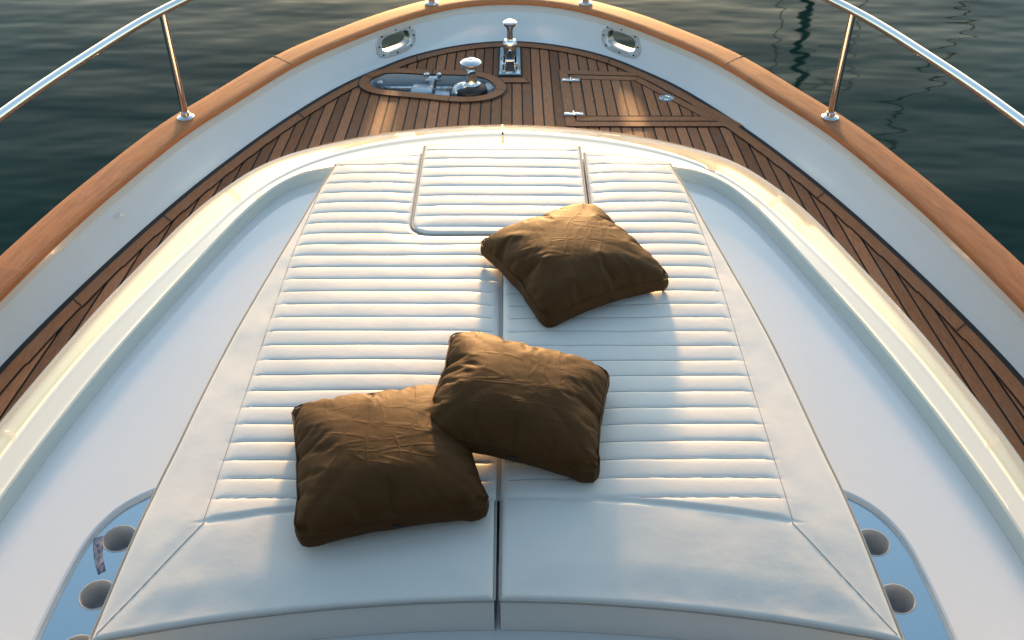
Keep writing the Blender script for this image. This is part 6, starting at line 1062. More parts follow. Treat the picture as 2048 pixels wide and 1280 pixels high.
     3,-8,-3,-3,1,-3,-4,-3,-4,-2,-1,-1,-1,0,0,0,0,0,0,-1,0,0,1,0,0,1,-1,1,0,0,1,0,0,1,0,0,0,0,1,1,1,1,2,2,2,3,4,3,3,4,4,2,4,
     1,-6,-2,-5,-2,-1,0,-4,-3,-3,-1,-1,0,-1,0,0,0,0,0,0,0,0,0,0,0,0,1,0,0,1,0,0,0,1,0,0,0,1,0,1,1,1,2,2,2,4,3,3,4,3,3,4,1,
     0,-3,-3,-5,-1,-2,-2,-3,-2,-3,-1,0,-1,0,0,-1,0,0,0,0,0,0,0,1,0,0,0,0,1,0,0,1,0,0,0,1,0,0,1,1,1,1,1,3,2,2,4,4,4,3,3,1,1,
     -1,-1,-6,-2,-5,-2,-2,-1,-1,-1,-1,-1,0,-1,0,0,0,0,0,0,0,0,0,0,0,1,0,0,0,1,0,0,0,1,0,0,0,1,1,0,1,1,2,2,2,2,3,2,2,2,2,3,4,
     -2,1,-6,-6,-1,-2,-1,-1,-1,-1,-1,-1,0,-1,0,0,0,0,0,0,0,0,0,0,0,0,1,0,0,0,0,1,0,0,0,1,0,1,0,1,1,1,2,1,2,1,1,2,2,2,2,6,2,
     -3,1,-7,-2,-2,-1,-2,-1,-1,0,-1,-1,-1,0,0,-1,0,0,0,0,1,0,0,0,0,0,0,1,0,0,0,0,1,0,0,0,1,0,1,1,1,1,1,1,2,2,1,2,1,2,2,3,3,
     -4,-1,-2,-2,-2,-1,-2,-1,-1,-1,0,-1,-1,0,0,-1,0,0,0,0,0,0,1,0,0,0,0,0,1,0,0,0,0,1,0,0,0,1,1,0,2,1,1,1,2,1,2,2,1,2,2,1,2,
     -5,-2,-1,1,-2,-2,-1,-1,-1,-1,0,-1,-1,0,-1,0,0,0,0,0,0,0,1,0,0,0,0,0,0,1,0,0,0,0,1,0,0,1,0,1,1,2,1,1,2,1,2,1,2,2,1,1,0,
     -6,-2,0,1,-1,-2,-1,-1,0,-1,-1,0,-1,0,-1,0,0,0,0,0,0,0,1,0,0,0,0,0,0,1,0,0,0,0,1,0,0,1,0,1,1,2,1,1,2,1,2,0,1,1,0,1,1,
     -7,1,0,0,-2,-1,-1,0,0,-1,-1,0,-1,0,-1,0,0,0,0,0,0,1,0,0,0,0,0,0,0,1,0,0,0,0,1,0,0,1,0,1,1,2,1,1,2,1,1,1,0,0,-1,0,2,
     -8,-2,0,1,1,0,0,0,-1,0,-1,0,-1,0,-1,0,0,0,0,0,1,0,0,0,0,0,0,0,0,1,0,0,0,0,0,1,0,1,0,1,0,1,2,2,1,2,1,0,0,0,0,-3,2,
     -9,1,-2,1,1,1,1,0,-1,0,-1,0,-1,-1,0,0,0,0,0,0,1,0,0,0,0,0,0,0,0,1,0,0,0,0,0,1,0,0,1,1,0,-1,3,3,1,1,0,1,0,0,0,-3,0,
     -10,0,2,1,1,1,0,0,0,0,-1,-1,0,-1,0,0,0,0,0,1,0,0,0,0,0,0,0,0,1,0,0,0,0,0,0,1,0,0,0,0,0,0,1,0,1,0,1,1,0,1,1,1,-4,
     -11,3,1,2,1,0,1,0,0,0,-1,-1,0,-1,0,0,0,0,0,1,0,0,0,0,0,0,1,0,0,0,0,0,0,0,0,1,0,0,0,-1,0,0,-2,-1,-1,-1,0,-1,0,1,2,3,1,
     -12,-8,3,6,6,1,1,-5,-2,0,1,1,4,0,0,0,0,0,0,1,0,0,0,0,0,1,0,0,0,0,0,0,0,0,0,1,0,0,0,-1,0,-2,0,-1,-1,-2,0,-1,0,2,1,1,1,
     -14,-6,4,4,1,1,2,1,-2,-2,1,2,4,0,1,1,0,0,0,1,0,0,0,0,0,0,1,0,0,0,0,0,0,0,0,0,1,0,-1,0,-1,-1,-1,0,-2,-1,-1,0,0,0,1,0,1,
     -15,-4,4,3,-2,-2,2,1,2,1,2,2,2,1,2,0,1,0,0,0,1,0,0,0,0,0,1,0,0,0,0,0,0,0,0,0,0,0,0,0,-1,-1,-1,-1,-1,-1,-1,0,0,0,1,0,-2,
     -16,-2,2,1,1,0,2,1,2,1,2,2,1,2,1,1,0,1,0,0,1,0,0,0,0,0,0,1,0,0,0,0,0,0,0,0,0,0,0,0,-1,-1,-1,-1,-1,-1,-1,-2,1,-1,0,-1,-1,
     -17,1,0,1,1,2,1,2,2,1,2,2,1,2,1,1,0,1,0,0,0,1,0,0,0,0,0,0,0,1,0,0,0,0,0,0,0,0,0,-1,0,-1,-1,-1,-1,-1,-2,-1,-2,-1,-2,-1,1,
     -18,3,0,2,1,2,1,2,1,2,2,1,2,1,1,1,1,0,1,0,0,0,1,0,0,0,0,0,0,0,0,1,0,0,0,0,0,0,0,-1,0,-1,-1,0,-3,-1,-2,0,-2,-2,-1,-1,-2,
     -19,6,0,1,-2,2,3,4,1,2,1,2,2,1,1,1,1,0,0,1,0,0,0,1,0,0,0,0,0,0,0,0,0,0,1,0,0,0,-1,0,0,-1,-1,-1,-2,-2,-2,0,-2,-1,-2,-4,-1,
     -20,8,1,1,-4,2,5,2,2,2,2,2,1,2,1,1,0,1,0,0,1,0,0,0,1,0,0,0,0,0,0,0,0,0,0,0,0,0,0,0,-1,0,-1,-1,-2,-2,-2,-2,-3,1,-2,-3,-4,
     -21,7,-5,2,2,3,3,4,3,3,2,2,1,1,1,1,1,0,1,0,0,1,0,0,0,0,0,0,1,0,0,0,0,0,0,0,0,0,0,0,-1,0,-1,-1,-2,-2,-2,-3,-2,-3,-3,-4,-1,
     -22,1,3,2,3,3,3,3,3,3,2,2,2,1,1,1,0,1,0,1,0,0,0,1,0,0,0,0,0,0,0,0,1,0,0,0,-1,0,0,0,0,-1,0,-2,-1,-2,-2,-3,-2,-3,-4,-9,2,
     -23,4,3,2,3,3,3,3,3,3,2,2,1,1,1,1,1,0,1,0,0,0,1,0,0,0,0,-1,1,0,1,-1,1,0,0,0,0,0,0,-1,0,0,-1,-1,-1,-2,-3,-2,-3,-4,-5,-9,2,
     -24,2,4,3,4,4,3,4,3,2,2,2,1,1,1,1,1,0,1,0,0,0,1,0,0,0,0,-1,0,1,-2,3,-1,2,-1,0,0,0,0,0,-1,0,-1,0,-2,-2,-2,-2,-10,-5,-4,-4,1,
     -25,5,1,4,4,5,4,3,3,3,2,1,1,1,1,1,1,0,1,0,0,0,0,0,0,1,-3,2,-1,1,-3,3,1,2,-1,0,0,-1,0,0,0,0,0,-1,-1,-2,-2,-7,-6,-5,-5,-2,-3,
     -27,4,5,4,5,5,4,3,3,2,2,1,1,1,1,1,1,0,0,-1,1,0,0,0,1,-1,-3,2,0,0,-1,-2,5,-7,9,-2,1,0,0,0,0,0,-1,0,-1,-1,-5,-5,-6,-5,-4,-3,-5,
     -28,5,7,4,5,4,4,3,3,2,2,1,1,0,1,1,1,1,-1,-1,1,-1,1,0,0,0,-4,2,1,-1,-1,-3,3,-10,11,3,0,0,0,1,0,0,0,-1,-1,-1,-4,-5,-5,-5,-5,-3,-8,
     -29,6,7,6,4,4,4,3,3,2,1,1,0,1,1,0,1,-4,4,-1,1,-1,0,0,1,1,-6,2,1,-1,-1,-1,-2,-13,13,5,1,1,1,1,0,1,0,0,-1,-2,-3,-5,-5,-5,-5,-3,-11,
     -30,5,10,5,6,4,3,3,3,1,1,1,0,1,0,0,0,-7,6,2,-1,0,0,-1,2,-6,4,-5,4,-1,-2,-2,-5,-13,14,6,4,1,2,1,1,0,0,0,0,-3,-2,-4,-4,-6,-7,-8,-6,
     -32,7,9,8,5,3,3,3,2,2,1,0,1,0,0,-1,-2,-3,-5,11,-2,0,0,0,-1,-8,7,-2,2,-1,-3,-3,-6,-14,15,8,4,3,2,2,1,1,0,-1,-1,0,-4,-3,-4,-6,-7,-7,-10,
     -34,7,11,6,7,4,3,2,2,2,0,0,0,-2,2,-2,-3,-5,-7,13,1,0,0,0,-3,-9,9,1,-1,-1,-4,-5,-7,-14,16,9,6,4,3,2,1,1,1,-1,0,-2,-1,-4,-4,-6,-7,-14,-4,
     -36,8,10,10,6,3,1,3,3,0,-3,3,-1,-1,-1,-7,1,-7,-6,14,2,1,-1,0,-12,-2,10,1,0,-1,-5,-6,-7,-14,16,10,7,4,5,2,2,2,-1,0,0,-1,-1,-2,-5,-6,-12,-8,-7,
     -39,12,9,10,4,1,3,2,2,-7,5,2,-2,-1,-2,-8,-3,-15,10,10,3,1,-1,-3,-14,4,9,0,1,-10,1,-6,-7,-13,16,11,8,5,6,-1,-1,7,0,1,-1,1,0,-2,-3,-11,-8,-8,-9,
     -41,-1,19,8,-3,10,2,2,1,-1,-9,9,-1,0,-11,0,-7,-14,12,9,5,-1,1,-5,-15,11,4,1,-2,-14,2,-3,-6,-12,15,12,10,5,5,-5,7,3,-3,4,0,1,-7,7,-1,-8,-15,-13,0,
     -43,-5,15,6,8,-10,9,6,0,-9,7,-11,11,0,-14,-1,-5,-12,13,9,4,-9,8,-3,-16,11,7,0,-6,-16,2,-1,-3,-11,15,9,6,14,-7,10,-10,12,4,1,-2,-10,9,-7,10,-6,-12,-13,2,
     -45,-3,1,-1,4,13,-12,3,13,-13,10,-12,1,14,-18,-8,-5,-2,4,8,14,-13,11,0,-16,2,14,2,-18,-10,-5,-2,-1,2,5,7,10,18,-11,12,-11,14,-6,10,-12,10,-9,12,6,-18,-3,-3,1,
     -47,-1,2,-1,0,1,-1,-3,0,-1,-1,0,-1,1,0,-5,-2,-1,1,2,1,0,0,0,0,-1,-1,0,-2,-4,-3,-2,0,2,3,5,5,2,1,1,1,2,1,2,1,2,1,4,7,-2,-3,-3,-1,
     40,-1,-2,-1,-2,-2,-2,-2,-2,-1,-2,-2,-1,-1,-1,-1,-1,-2,-2,-1,-1,-1,-1,-1,-1,-1,-1,-1,-1,-1,-1,-1,-1,-1,-2,-1,-1,-1,-1,-1,-1,-2,-1,-1,-2,-1,-2,-2,-3,-1,-2,-2,-1,
     39,-1,-2,-1,-3,-9,0,-3,0,-3,0,0,-1,0,-2,0,-6,-2,0,1,2,1,1,1,-2,-2,-6,-1,1,2,-5,0,-1,-3,-1,1,1,2,0,-7,2,-2,1,-1,-3,0,-2,0,0,-12,-5,0,-1,
     34,0,-11,-1,-9,0,-3,1,-2,1,1,0,-1,2,0,1,-1,-6,2,1,2,-3,-3,1,-5,-2,2,2,1,0,-5,1,1,2,-2,1,-4,1,2,-7,1,0,1,1,1,-2,1,-1,0,-3,-8,-15,1,
     30,0,-18,-6,-3,0,1,-2,1,1,0,1,1,2,1,2,0,-5,2,1,1,-3,-7,1,-4,1,1,2,0,2,-3,2,1,2,1,0,-1,-1,-1,-6,2,2,1,0,2,1,-1,1,0,-5,-20,0,-6,
     27,-12,-4,0,-13,-2,0,1,1,0,2,2,0,2,2,1,2,-3,2,1,0,-4,-7,-3,1,1,1,2,0,0,1,2,2,2,1,1,1,-5,-3,-1,2,2,1,1,2,0,2,0,-2,-7,-8,-21,-2,
     32,-13,0,-18,-5,-3,0,0,0,1,1,2,2,1,2,2,2,-1,2,1,0,-4,-8,-2,1,1,2,1,1,1,2,2,1,2,2,1,2,-3,2,-7,2,1,2,1,1,1,1,1,-5,-4,-8,-10,-18,
     33,-4,-22,-10,-4,-2,-2,1,0,1,1,1,2,2,2,2,2,1,1,1,0,-3,-8,-1,1,1,2,2,0,2,2,2,1,2,2,2,1,2,-3,-4,2,1,1,2,1,0,1,0,-5,-7,-13,-20,-8,
     33,-16,-5,-17,-4,-3,0,-2,1,1,1,1,2,2,1,2,2,2,2,1,1,-4,-8,0,2,1,2,2,1,2,2,2,1,2,2,2,1,2,-2,-2,1,2,1,1,0,1,0,0,-14,-4,-19,-17,-6,
     36,-9,-23,-10,-5,-3,-1,0,-1,1,1,1,2,1,2,2,2,2,2,1,1,-2,-8,2,1,2,2,1,2,2,2,1,2,2,2,1,2,1,0,-1,2,1,0,1,1,0,0,-4,-3,-21,-7,-23,-6,
     37,-22,-12,-9,-7,-3,-1,-1,0,0,1,2,1,2,2,1,2,2,2,1,2,-2,-5,2,1,2,1,2,1,2,2,2,2,1,2,1,2,2,1,1,0,1,1,0,1,-1,-1,-2,-5,-8,-24,-17,-8,
     38,-11,-19,-7,-15,-2,-2,-1,0,0,0,2,1,2,1,2,2,1,2,2,2,-2,-2,1,1,2,2,2,1,2,2,2,1,2,2,1,2,2,2,0,1,1,0,0,0,0,-1,-3,-4,-7,-10,-16,-25,
     39,-9,-16,-21,-4,-5,-2,-2,0,0,0,1,1,2,1,2,1,2,1,2,1,0,0,1,2,1,2,2,1,2,2,2,2,2,2,1,2,2,1,1,1,1,0,0,0,-1,-1,-3,-4,-7,-20,-19,-13,
     40,-24,-14,-7,-6,-4,-3,-2,-1,0,0,1,1,1,2,1,2,1,2,1,2,0,1,1,2,1,2,2,2,2,2,1,2,2,2,2,2,1,2,1,1,0,1,0,-1,-1,-1,-3,-6,-8,-10,-25,-15,
     41,-24,-11,-9,-6,-6,-3,-3,-1,0,0,0,2,1,1,2,1,2,1,1,2,1,1,2,2,2,1,2,2,2,2,2,2,1,2,2,2,2,1,1,1,1,0,0,0,-1,-3,-3,-12,-11,-11,-5,-24,
     40,-5,-11,-11,-16,-9,-5,-4,-2,0,0,0,1,2,1,1,2,1,2,1,2,1,2,2,2,2,1,2,2,2,2,2,2,2,2,1,2,2,1,1,1,1,0,0,0,-2,-5,-5,-3,-10,-21,-15,-9,
     45,-2,-15,-4,-11,-12,-14,-6,-4,-1,0,1,1,1,1,2,1,2,1,2,1,2,2,2,2,2,1,2,2,2,2,2,2,2,2,2,1,2,1,2,1,0,1,-1,0,-4,-2,-6,-6,-9,-12,-21,-10,
     48,0,-11,-20,-6,-6,-7,-8,-7,-8,0,1,1,1,2,1,1,2,2,1,2,1,2,2,2,2,2,2,2,2,2,2,2,2,2,2,1,2,1,2,1,1,0,-1,-1,-1,-5,-7,-8,-9,-8,-11,-20,
     49,-2,-21,-10,-15,-7,-7,-6,-4,0,-1,0,1,1,1,2,1,2,1,2,1,2,2,2,2,2,2,2,2,2,2,2,2,2,2,2,1,2,2,1,1,1,0,0,0,-10,-9,-10,-9,-9,-10,-10,-4,
     48,-5,-19,-19,-9,-6,-5,-3,-2,-3,-1,0,1,1,1,1,2,1,2,1,2,2,2,2,2,2,2,2,2,2,2,2,2,2,2,2,1,2,2,1,1,1,-2,-2,-1,1,-6,-8,-9,-9,-10,-19,-7,
     46,-11,-23,-10,-7,-6,-5,-3,-2,-1,-2,0,1,0,2,1,1,2,2,1,2,2,2,2,2,2,1,2,2,2,3,2,2,2,2,2,1,2,1,2,0,1,0,-1,-1,-5,-3,-5,-7,-9,-10,-11,-20,
     45,-24,-12,-8,-7,-5,-4,-4,-2,-2,0,-1,1,0,1,2,1,2,1,2,2,2,1,2,2,2,2,2,2,2,2,3,2,2,2,2,1,2,1,1,1,0,0,-1,-1,-2,-4,-6,-7,-9,-16,-15,-10,
     45,-9,-15,-20,-6,-7,-5,-1,-2,-2,-1,-1,1,0,1,2,1,1,2,2,2,1,2,2,2,2,2,2,2,2,2,2,2,2,2,2,2,2,1,1,1,0,-1,-1,-1,-3,-3,-5,-9,-9,-10,-11,-19,
     45,-20,-12,-4,-7,-8,-7,-8,-1,-1,-1,0,1,0,1,1,2,1,2,2,1,2,2,2,2,2,2,2,2,2,2,2,2,2,2,2,2,1,2,0,1,0,0,-2,-1,-2,-3,-12,-11,-11,-11,-11,-7,
     45,-20,-10,-11,-8,-8,-5,-2,-2,-2,0,-1,1,0,1,1,2,1,2,2,1,2,2,2,2,2,2,2,2,2,2,2,2,2,2,2,1,2,1,1,1,-1,0,-2,-2,-3,-4,-5,-8,-9,-9,-9,-19,
     45,-5,-11,-12,-11,-12,-12,-2,-1,-1,-1,-1,0,1,1,1,1,2,2,1,2,2,2,2,2,2,2,2,2,2,2,2,2,2,2,1,2,2,1,0,-3,0,0,0,-3,-4,-4,-6,-7,-8,-8,-18,-7,
     46,-8,-19,-11,-10,-9,-3,-4,-2,-1,-2,-1,0,1,1,1,1,2,2,1,2,2,2,2,2,2,2,2,2,2,2,2,2,1,2,2,2,0,1,0,1,1,-2,-3,-5,-5,-6,-5,-7,-7,-7,-18,-3,
     46,-22,-11,-8,-7,-6,-4,-4,-2,-3,-1,-1,0,-1,1,2,1,2,1,2,2,2,2,2,2,2,2,2,2,2,2,1,2,2,2,2,2,1,2,1,1,-7,-6,-6,-6,-5,-5,-6,-6,-7,-6,-6,-2,
     46,-23,-9,-8,-6,-5,-4,-5,-2,-3,-3,-2,-1,1,1,1,2,1,2,2,2,2,2,2,2,2,2,2,2,1,2,2,2,2,2,2,1,2,1,1,0,1,-3,-4,-4,-4,-5,-5,-6,-6,-7,-7,-17,
     46,-4,-10,-11,-13,-6,-5,0,-1,-3,-4,-3,-9,0,0,1,2,1,2,2,2,2,2,2,2,1,2,2,2,2,2,2,2,2,2,2,1,2,1,1,0,-2,-1,-1,-3,-3,-4,-5,-6,-13,-12,-11,-7,
     52,-2,-23,-1,-5,-6,-6,-5,-9,-10,-3,-2,1,-1,-1,-1,1,2,2,2,2,2,1,2,2,2,2,2,2,2,2,2,2,2,2,1,2,2,1,0,0,0,0,-2,-2,-3,-3,-5,-7,-8,-10,-11,-17,
     57,-1,-23,-16,-9,-9,-5,-5,-5,-3,-2,-2,-1,0,0,2,1,2,2,2,2,1,2,2,2,2,2,2,2,2,2,2,2,2,1,2,2,1,2,1,0,0,-1,-1,-2,-1,-8,-7,-3,-9,-10,-10,-18,
     59,1,-15,-15,-15,-19,-6,-4,-3,-3,-2,-2,0,0,1,1,1,2,2,2,1,2,2,2,2,2,2,2,2,2,2,2,2,2,1,2,2,1,1,1,1,0,-1,0,-2,-1,-4,-5,-16,-11,-12,-12,-6,
     60,0,-25,-15,-15,-9,-7,-5,-3,-2,-2,-1,-1,1,1,1,1,2,2,1,2,2,2,2,2,2,2,2,2,2,2,2,2,1,2,2,2,1,1,1,1,0,0,-1,-1,-2,-3,-5,-6,-10,-11,-11,-20,
     59,-1,-26,-16,-12,-9,-8,-4,-3,-2,-2,-1,0,1,0,2,1,2,2,1,2,2,2,2,2,2,2,2,2,2,2,2,1,2,2,2,1,2,1,1,1,0,1,-1,-5,-3,-4,0,-6,-7,-10,-13,-22,
     55,-1,-24,-13,-3,-8,-12,-11,-5,0,-2,-1,0,0,1,2,1,2,1,2,2,2,2,2,2,2,2,2,2,2,2,1,2,2,2,2,1,2,1,1,1,1,-1,-2,1,-3,-3,-10,-7,-2,-14,-21,-9,
     51,-3,-12,-13,-19,-8,-2,-6,-6,-8,0,0,0,1,1,2,1,2,1,2,2,2,2,2,2,2,2,2,2,1,2,2,2,2,2,1,2,1,2,1,1,1,0,0,-2,-1,-2,-5,-5,-19,-15,-13,-8,
     45,-8,-20,-12,-11,-6,-5,-4,-3,-1,-1,0,0,1,1,2,1,2,1,2,2,2,1,2,2,2,2,2,2,2,2,2,2,2,1,2,1,2,1,1,2,0,1,0,-1,-2,-2,-4,-6,-6,-12,-13,-25,
     43,-25,-10,-9,-8,-6,-4,-4,0,-1,-2,0,0,1,1,2,1,2,1,2,2,2,1,2,2,2,2,2,2,2,2,2,2,2,1,1,2,1,2,1,1,1,1,0,-1,-1,-3,-4,-6,-8,-12,-26,-11,
     41,-22,-11,-11,-10,-3,-3,-3,-3,-1,-1,0,1,1,1,2,1,2,1,2,2,2,2,2,2,1,3,1,2,2,2,1,2,2,1,2,1,1,2,1,1,1,1,1,-1,-1,-3,-4,-5,-15,-16,-26,-4,
     39,-6,-13,-13,-12,-16,-2,-2,-1,-1,0,0,1,1,2,1,1,2,2,1,2,2,2,2,2,2,2,1,2,2,2,1,2,2,0,2,1,1,2,1,1,2,1,0,0,-1,-2,-5,-22,-15,-15,-16,0,
     36,-10,-18,-11,-10,-4,-8,-1,-1,0,0,1,1,1,1,1,2,1,2,2,2,2,2,1,2,2,2,2,1,2,1,2,1,2,0,1,1,2,1,2,1,1,1,1,0,0,-2,-16,-5,-12,-14,-26,-1,
     34,-22,-11,-9,-8,-5,-4,-1,-1,0,0,1,1,2,1,1,2,1,2,2,1,2,2,2,2,2,1,1,2,2,2,2,0,0,0,1,2,1,1,2,1,2,1,1,1,0,-8,-3,-8,-11,-14,-28,-2,
     32,-10,-24,-9,-7,-4,-3,-1,-1,0,1,1,1,2,1,1,2,1,2,1,2,2,2,2,2,2,0,1,2,2,2,1,2,-3,-1,2,1,2,1,2,1,2,1,1,1,0,-1,-5,-7,-12,-11,-28,-5,
     30,-20,-6,-18,-5,-3,-2,-1,-1,0,1,2,1,1,2,1,1,2,0,2,2,2,2,2,1,2,0,1,2,2,2,2,1,-4,-3,1,2,2,2,1,2,1,2,1,1,0,-1,-2,-5,-8,-20,-17,-8,
     28,-9,-24,-5,-10,-2,-2,0,-1,1,1,2,1,1,2,1,2,1,-1,2,2,2,2,1,2,1,2,0,1,2,2,1,1,-5,-4,1,2,2,2,1,2,2,1,2,1,-1,0,-2,-3,-4,-11,-11,-25,
     25,-17,-4,-19,-5,-1,-1,-1,0,1,1,2,2,1,2,1,2,2,1,-3,1,2,2,2,2,0,0,2,1,2,2,1,0,-6,-4,0,2,1,2,2,2,2,1,1,1,1,-1,-1,-3,-5,-12,-6,-21,
     23,-6,-22,-4,-10,-1,-1,1,0,1,1,2,2,1,1,2,2,1,1,-5,2,2,2,2,2,-1,-1,2,2,2,1,1,-1,-5,-6,0,1,2,2,2,2,1,2,1,1,1,0,-2,-2,-5,-9,-23,-5,
     20,-14,-3,-16,-4,-1,1,0,0,2,1,1,2,2,1,1,2,1,1,-6,1,2,2,2,-2,1,-1,2,2,2,1,0,0,-6,-6,0,0,2,2,1,2,2,1,2,1,1,0,0,-4,-5,-20,0,-12,
     14,-13,-7,-6,-2,1,0,1,0,1,1,0,2,2,2,0,2,-3,-2,-1,1,2,2,2,-5,2,0,1,2,-1,2,1,0,-5,-6,-1,0,1,1,2,2,1,1,2,1,1,1,1,-2,-16,0,-6,-11,
     18,0,-17,-6,1,-3,0,1,0,1,1,-2,2,1,0,2,1,-2,-4,-1,1,2,2,1,-5,-1,2,2,1,-3,1,2,0,-4,-6,-1,-1,2,1,0,1,2,0,2,1,1,-1,1,0,-5,-15,-11,1,
     22,-1,-11,-3,-4,1,-3,-1,1,1,0,-1,-2,2,-2,2,1,-1,-4,-1,1,0,1,1,-5,-1,1,2,1,-6,1,2,1,-2,-5,-1,1,-2,1,0,0,-1,1,2,0,-1,0,-1,0,-4,-8,-11,-1,
     27,0,-2,-2,-3,-6,-1,-1,-3,-1,-1,-1,1,-2,-5,0,2,2,0,-1,-3,-2,-1,2,-5,2,-3,2,-7,-1,1,1,1,1,1,0,-1,-6,0,-1,-1,-2,1,0,-3,0,-2,0,0,-12,-4,-1,0,
     29,-1,-2,-1,-2,-2,-1,-2,-2,-2,-1,-2,-1,-1,-2,-1,-1,-1,-1,-2,-1,-1,-1,-1,-1,-1,-1,-1,-1,-1,-1,-1,-1,-1,-1,-1,-1,-1,-1,-1,-1,-2,-1,-2,-1,-2,-1,-2,-3,-2,-2,-1,-2,
     149,3,3,3,5,5,5,6,6,5,5,3,3,3,0,1,-1,-1,-1,0,1,2,2,3,3,3,3,1,0,0,0,-1,-1,-2,-2,-3,-2,-1,-2,-1,-2,-3,-3,-3,-4,-4,-5,-5,-6,-4,-3,-4,-3,
     154,8,-15,13,16,16,1,13,2,9,3,7,-1,6,-3,4,-9,-9,-3,-3,-3,-2,7,8,10,10,9,-3,-3,-1,8,-5,3,-7,-8,-6,-7,0,3,11,-2,-8,-3,2,-10,0,-12,1,-7,-19,-18,11,-10,
     158,-7,20,14,16,8,12,5,10,9,5,-4,10,3,-2,3,-7,-11,0,-3,-2,-9,13,6,12,10,4,2,-2,-5,9,-3,1,-5,-8,-6,-10,1,0,11,0,-6,-2,-2,-8,-10,-2,-12,-2,-16,-19,-22,3,
     163,6,22,19,15,12,4,13,8,7,-2,7,7,4,2,-4,-3,-11,0,-3,-4,-9,14,9,11,6,5,3,-6,1,8,0,-5,-3,-4,-8,-10,-9,7,10,0,-1,-5,-9,-3,-7,-11,-3,-10,-18,-26,-10,-17,
     167,22,17,11,25,13,11,8,9,8,3,2,8,2,1,-1,-1,-9,0,-4,-5,-9,14,12,7,6,5,4,-6,6,3,-2,-4,-4,-3,-6,-8,-11,8,6,-2,-2,-4,-6,-6,-9,-5,-9,-14,-22,-22,-26,-13,
     174,23,9,27,19,19,10,10,9,9,6,5,2,3,2,-1,2,-5,-1,-5,-5,-10,15,11,7,5,5,5,-3,4,0,-3,-3,-4,-3,-5,-5,-10,-6,14,-2,-4,-4,-6,-7,-8,-9,-9,-19,-19,-22,-23,-25,
     179,16,27,23,19,17,16,9,10,8,7,5,4,3,3,1,1,1,-5,-3,-5,-10,15,10,6,5,4,1,7,0,-4,-2,-3,-3,-4,-3,-5,-5,-12,13,-3,-5,-5,-7,-8,-8,-7,-14,-20,-22,-25,-29,-19,
     185,25,18,27,19,17,15,16,8,9,7,5,5,3,3,3,1,2,-2,-3,-4,-9,15,8,5,5,3,0,5,0,-2,-3,-3,-3,-4,-2,-3,-5,-12,10,-3,-6,-7,-7,-8,-8,-13,-14,-27,-18,-28,-28,-17,
     190,21,28,24,21,17,16,14,15,7,7,5,5,4,4,3,2,2,0,0,-3,-9,15,5,5,3,-2,6,2,0,-2,-3,-2,-4,-2,-7,1,-3,-10,8,-6,-7,-8,-8,-7,-14,-13,-19,-18,-28,-22,-29,-18,
     195,27,26,23,22,17,16,14,14,12,6,6,5,4,4,4,3,3,2,2,-1,-8,13,-1,8,2,-4,5,3,-1,-2,-2,-3,-3,-3,-7,3,-1,-7,3,-9,-8,-8,-8,-11,-14,-14,-17,-21,-22,-27,-28,-21,
     200,22,29,22,27,18,16,14,14,11,9,6,6,5,5,4,4,5,3,2,3,-7,11,-4,7,1,-1,-3,6,-2,-2,-2,-2,-3,-3,-6,3,0,0,-9,-8,-9,-8,-10,-12,-14,-15,-17,-19,-21,-24,-28,-28,
     204,22,28,28,20,21,17,15,14,12,9,8,6,6,5,5,5,5,5,1,8,-3,7,-6,4,-4,4,-3,3,-2,-2,-2,-2,-3,-2,-5,3,-2,-4,-8,-8,-8,-10,-10,-12,-14,-15,-17,-19,-21,-29,-29,-23,
     208,28,27,23,21,20,18,16,15,12,10,8,7,6,6,5,5,6,5,6,2,10,-7,4,-1,-7,4,0,0,-3,-2,-2,-2,-2,-3,0,-3,-3,-5,-7,-8,-9,-10,-11,-12,-14,-15,-16,-21,-23,-24,-30,-26,
     211,29,25,24,22,21,18,17,15,12,11,9,7,7,6,5,6,5,6,5,3,8,-5,3,0,-6,3,0,-1,-3,-2,-2,-2,-2,-2,-2,-3,-4,-6,-7,-8,-8,-10,-11,-12,-14,-17,-17,-26,-24,-25,-20,-29,
     213,17,25,26,29,24,21,18,16,12,11,9,7,7,6,6,6,5,5,6,5,5,-3,3,0,-4,2,-2,-1,-2,-3,-2,-2,-2,-2,-3,-4,-4,-6,-7,-7,-9,-9,-11,-13,-15,-20,-20,-18,-24,-29,-27,-22,
     215,13,27,20,26,26,27,22,19,13,11,8,7,7,7,6,5,6,5,5,4,4,2,1,0,0,-2,-1,-2,-2,-3,-2,-2,-3,-2,-3,-4,-5,-5,-7,-7,-8,-10,-11,-13,-19,-16,-20,-22,-23,-26,-29,-23,
     218,10,25,29,21,22,23,23,22,23,9,8,7,7,6,6,6,5,5,5,4,3,3,1,0,0,-1,-1,-2,-2,-3,-2,-2,-3,-2,-4,-4,-4,-6,-6,-7,-8,-10,-12,-15,-13,-21,-22,-23,-23,-24,-25,-27,
     221,13,30,24,28,22,22,21,20,11,13,11,8,7,7,6,6,5,5,4,4,3,2,2,0,0,0,-1,-2,-2,-2,-3,-2,-2,-3,-4,-3,-5,-5,-7,-7,-7,-10,-11,-13,-25,-24,-24,-24,-24,-24,-24,-16,
     224,17,29,29,24,21,21,17,16,17,13,10,9,8,7,6,6,5,4,5,3,3,3,1,1,0,0,-1,-2,-2,-2,-2,-2,-3,-3,-3,-4,-4,-5,-7,-7,-9,-14,-14,-14,-13,-21,-24,-23,-24,-25,-28,-21,
     227,22,30,24,23,21,20,18,16,14,13,12,9,9,7,6,6,5,5,4,3,3,2,2,1,0,0,-1,-1,-2,-2,-2,-2,-3,-3,-3,-3,-5,-6,-7,-8,-9,-11,-13,-15,-21,-17,-21,-23,-23,-24,-26,-27,
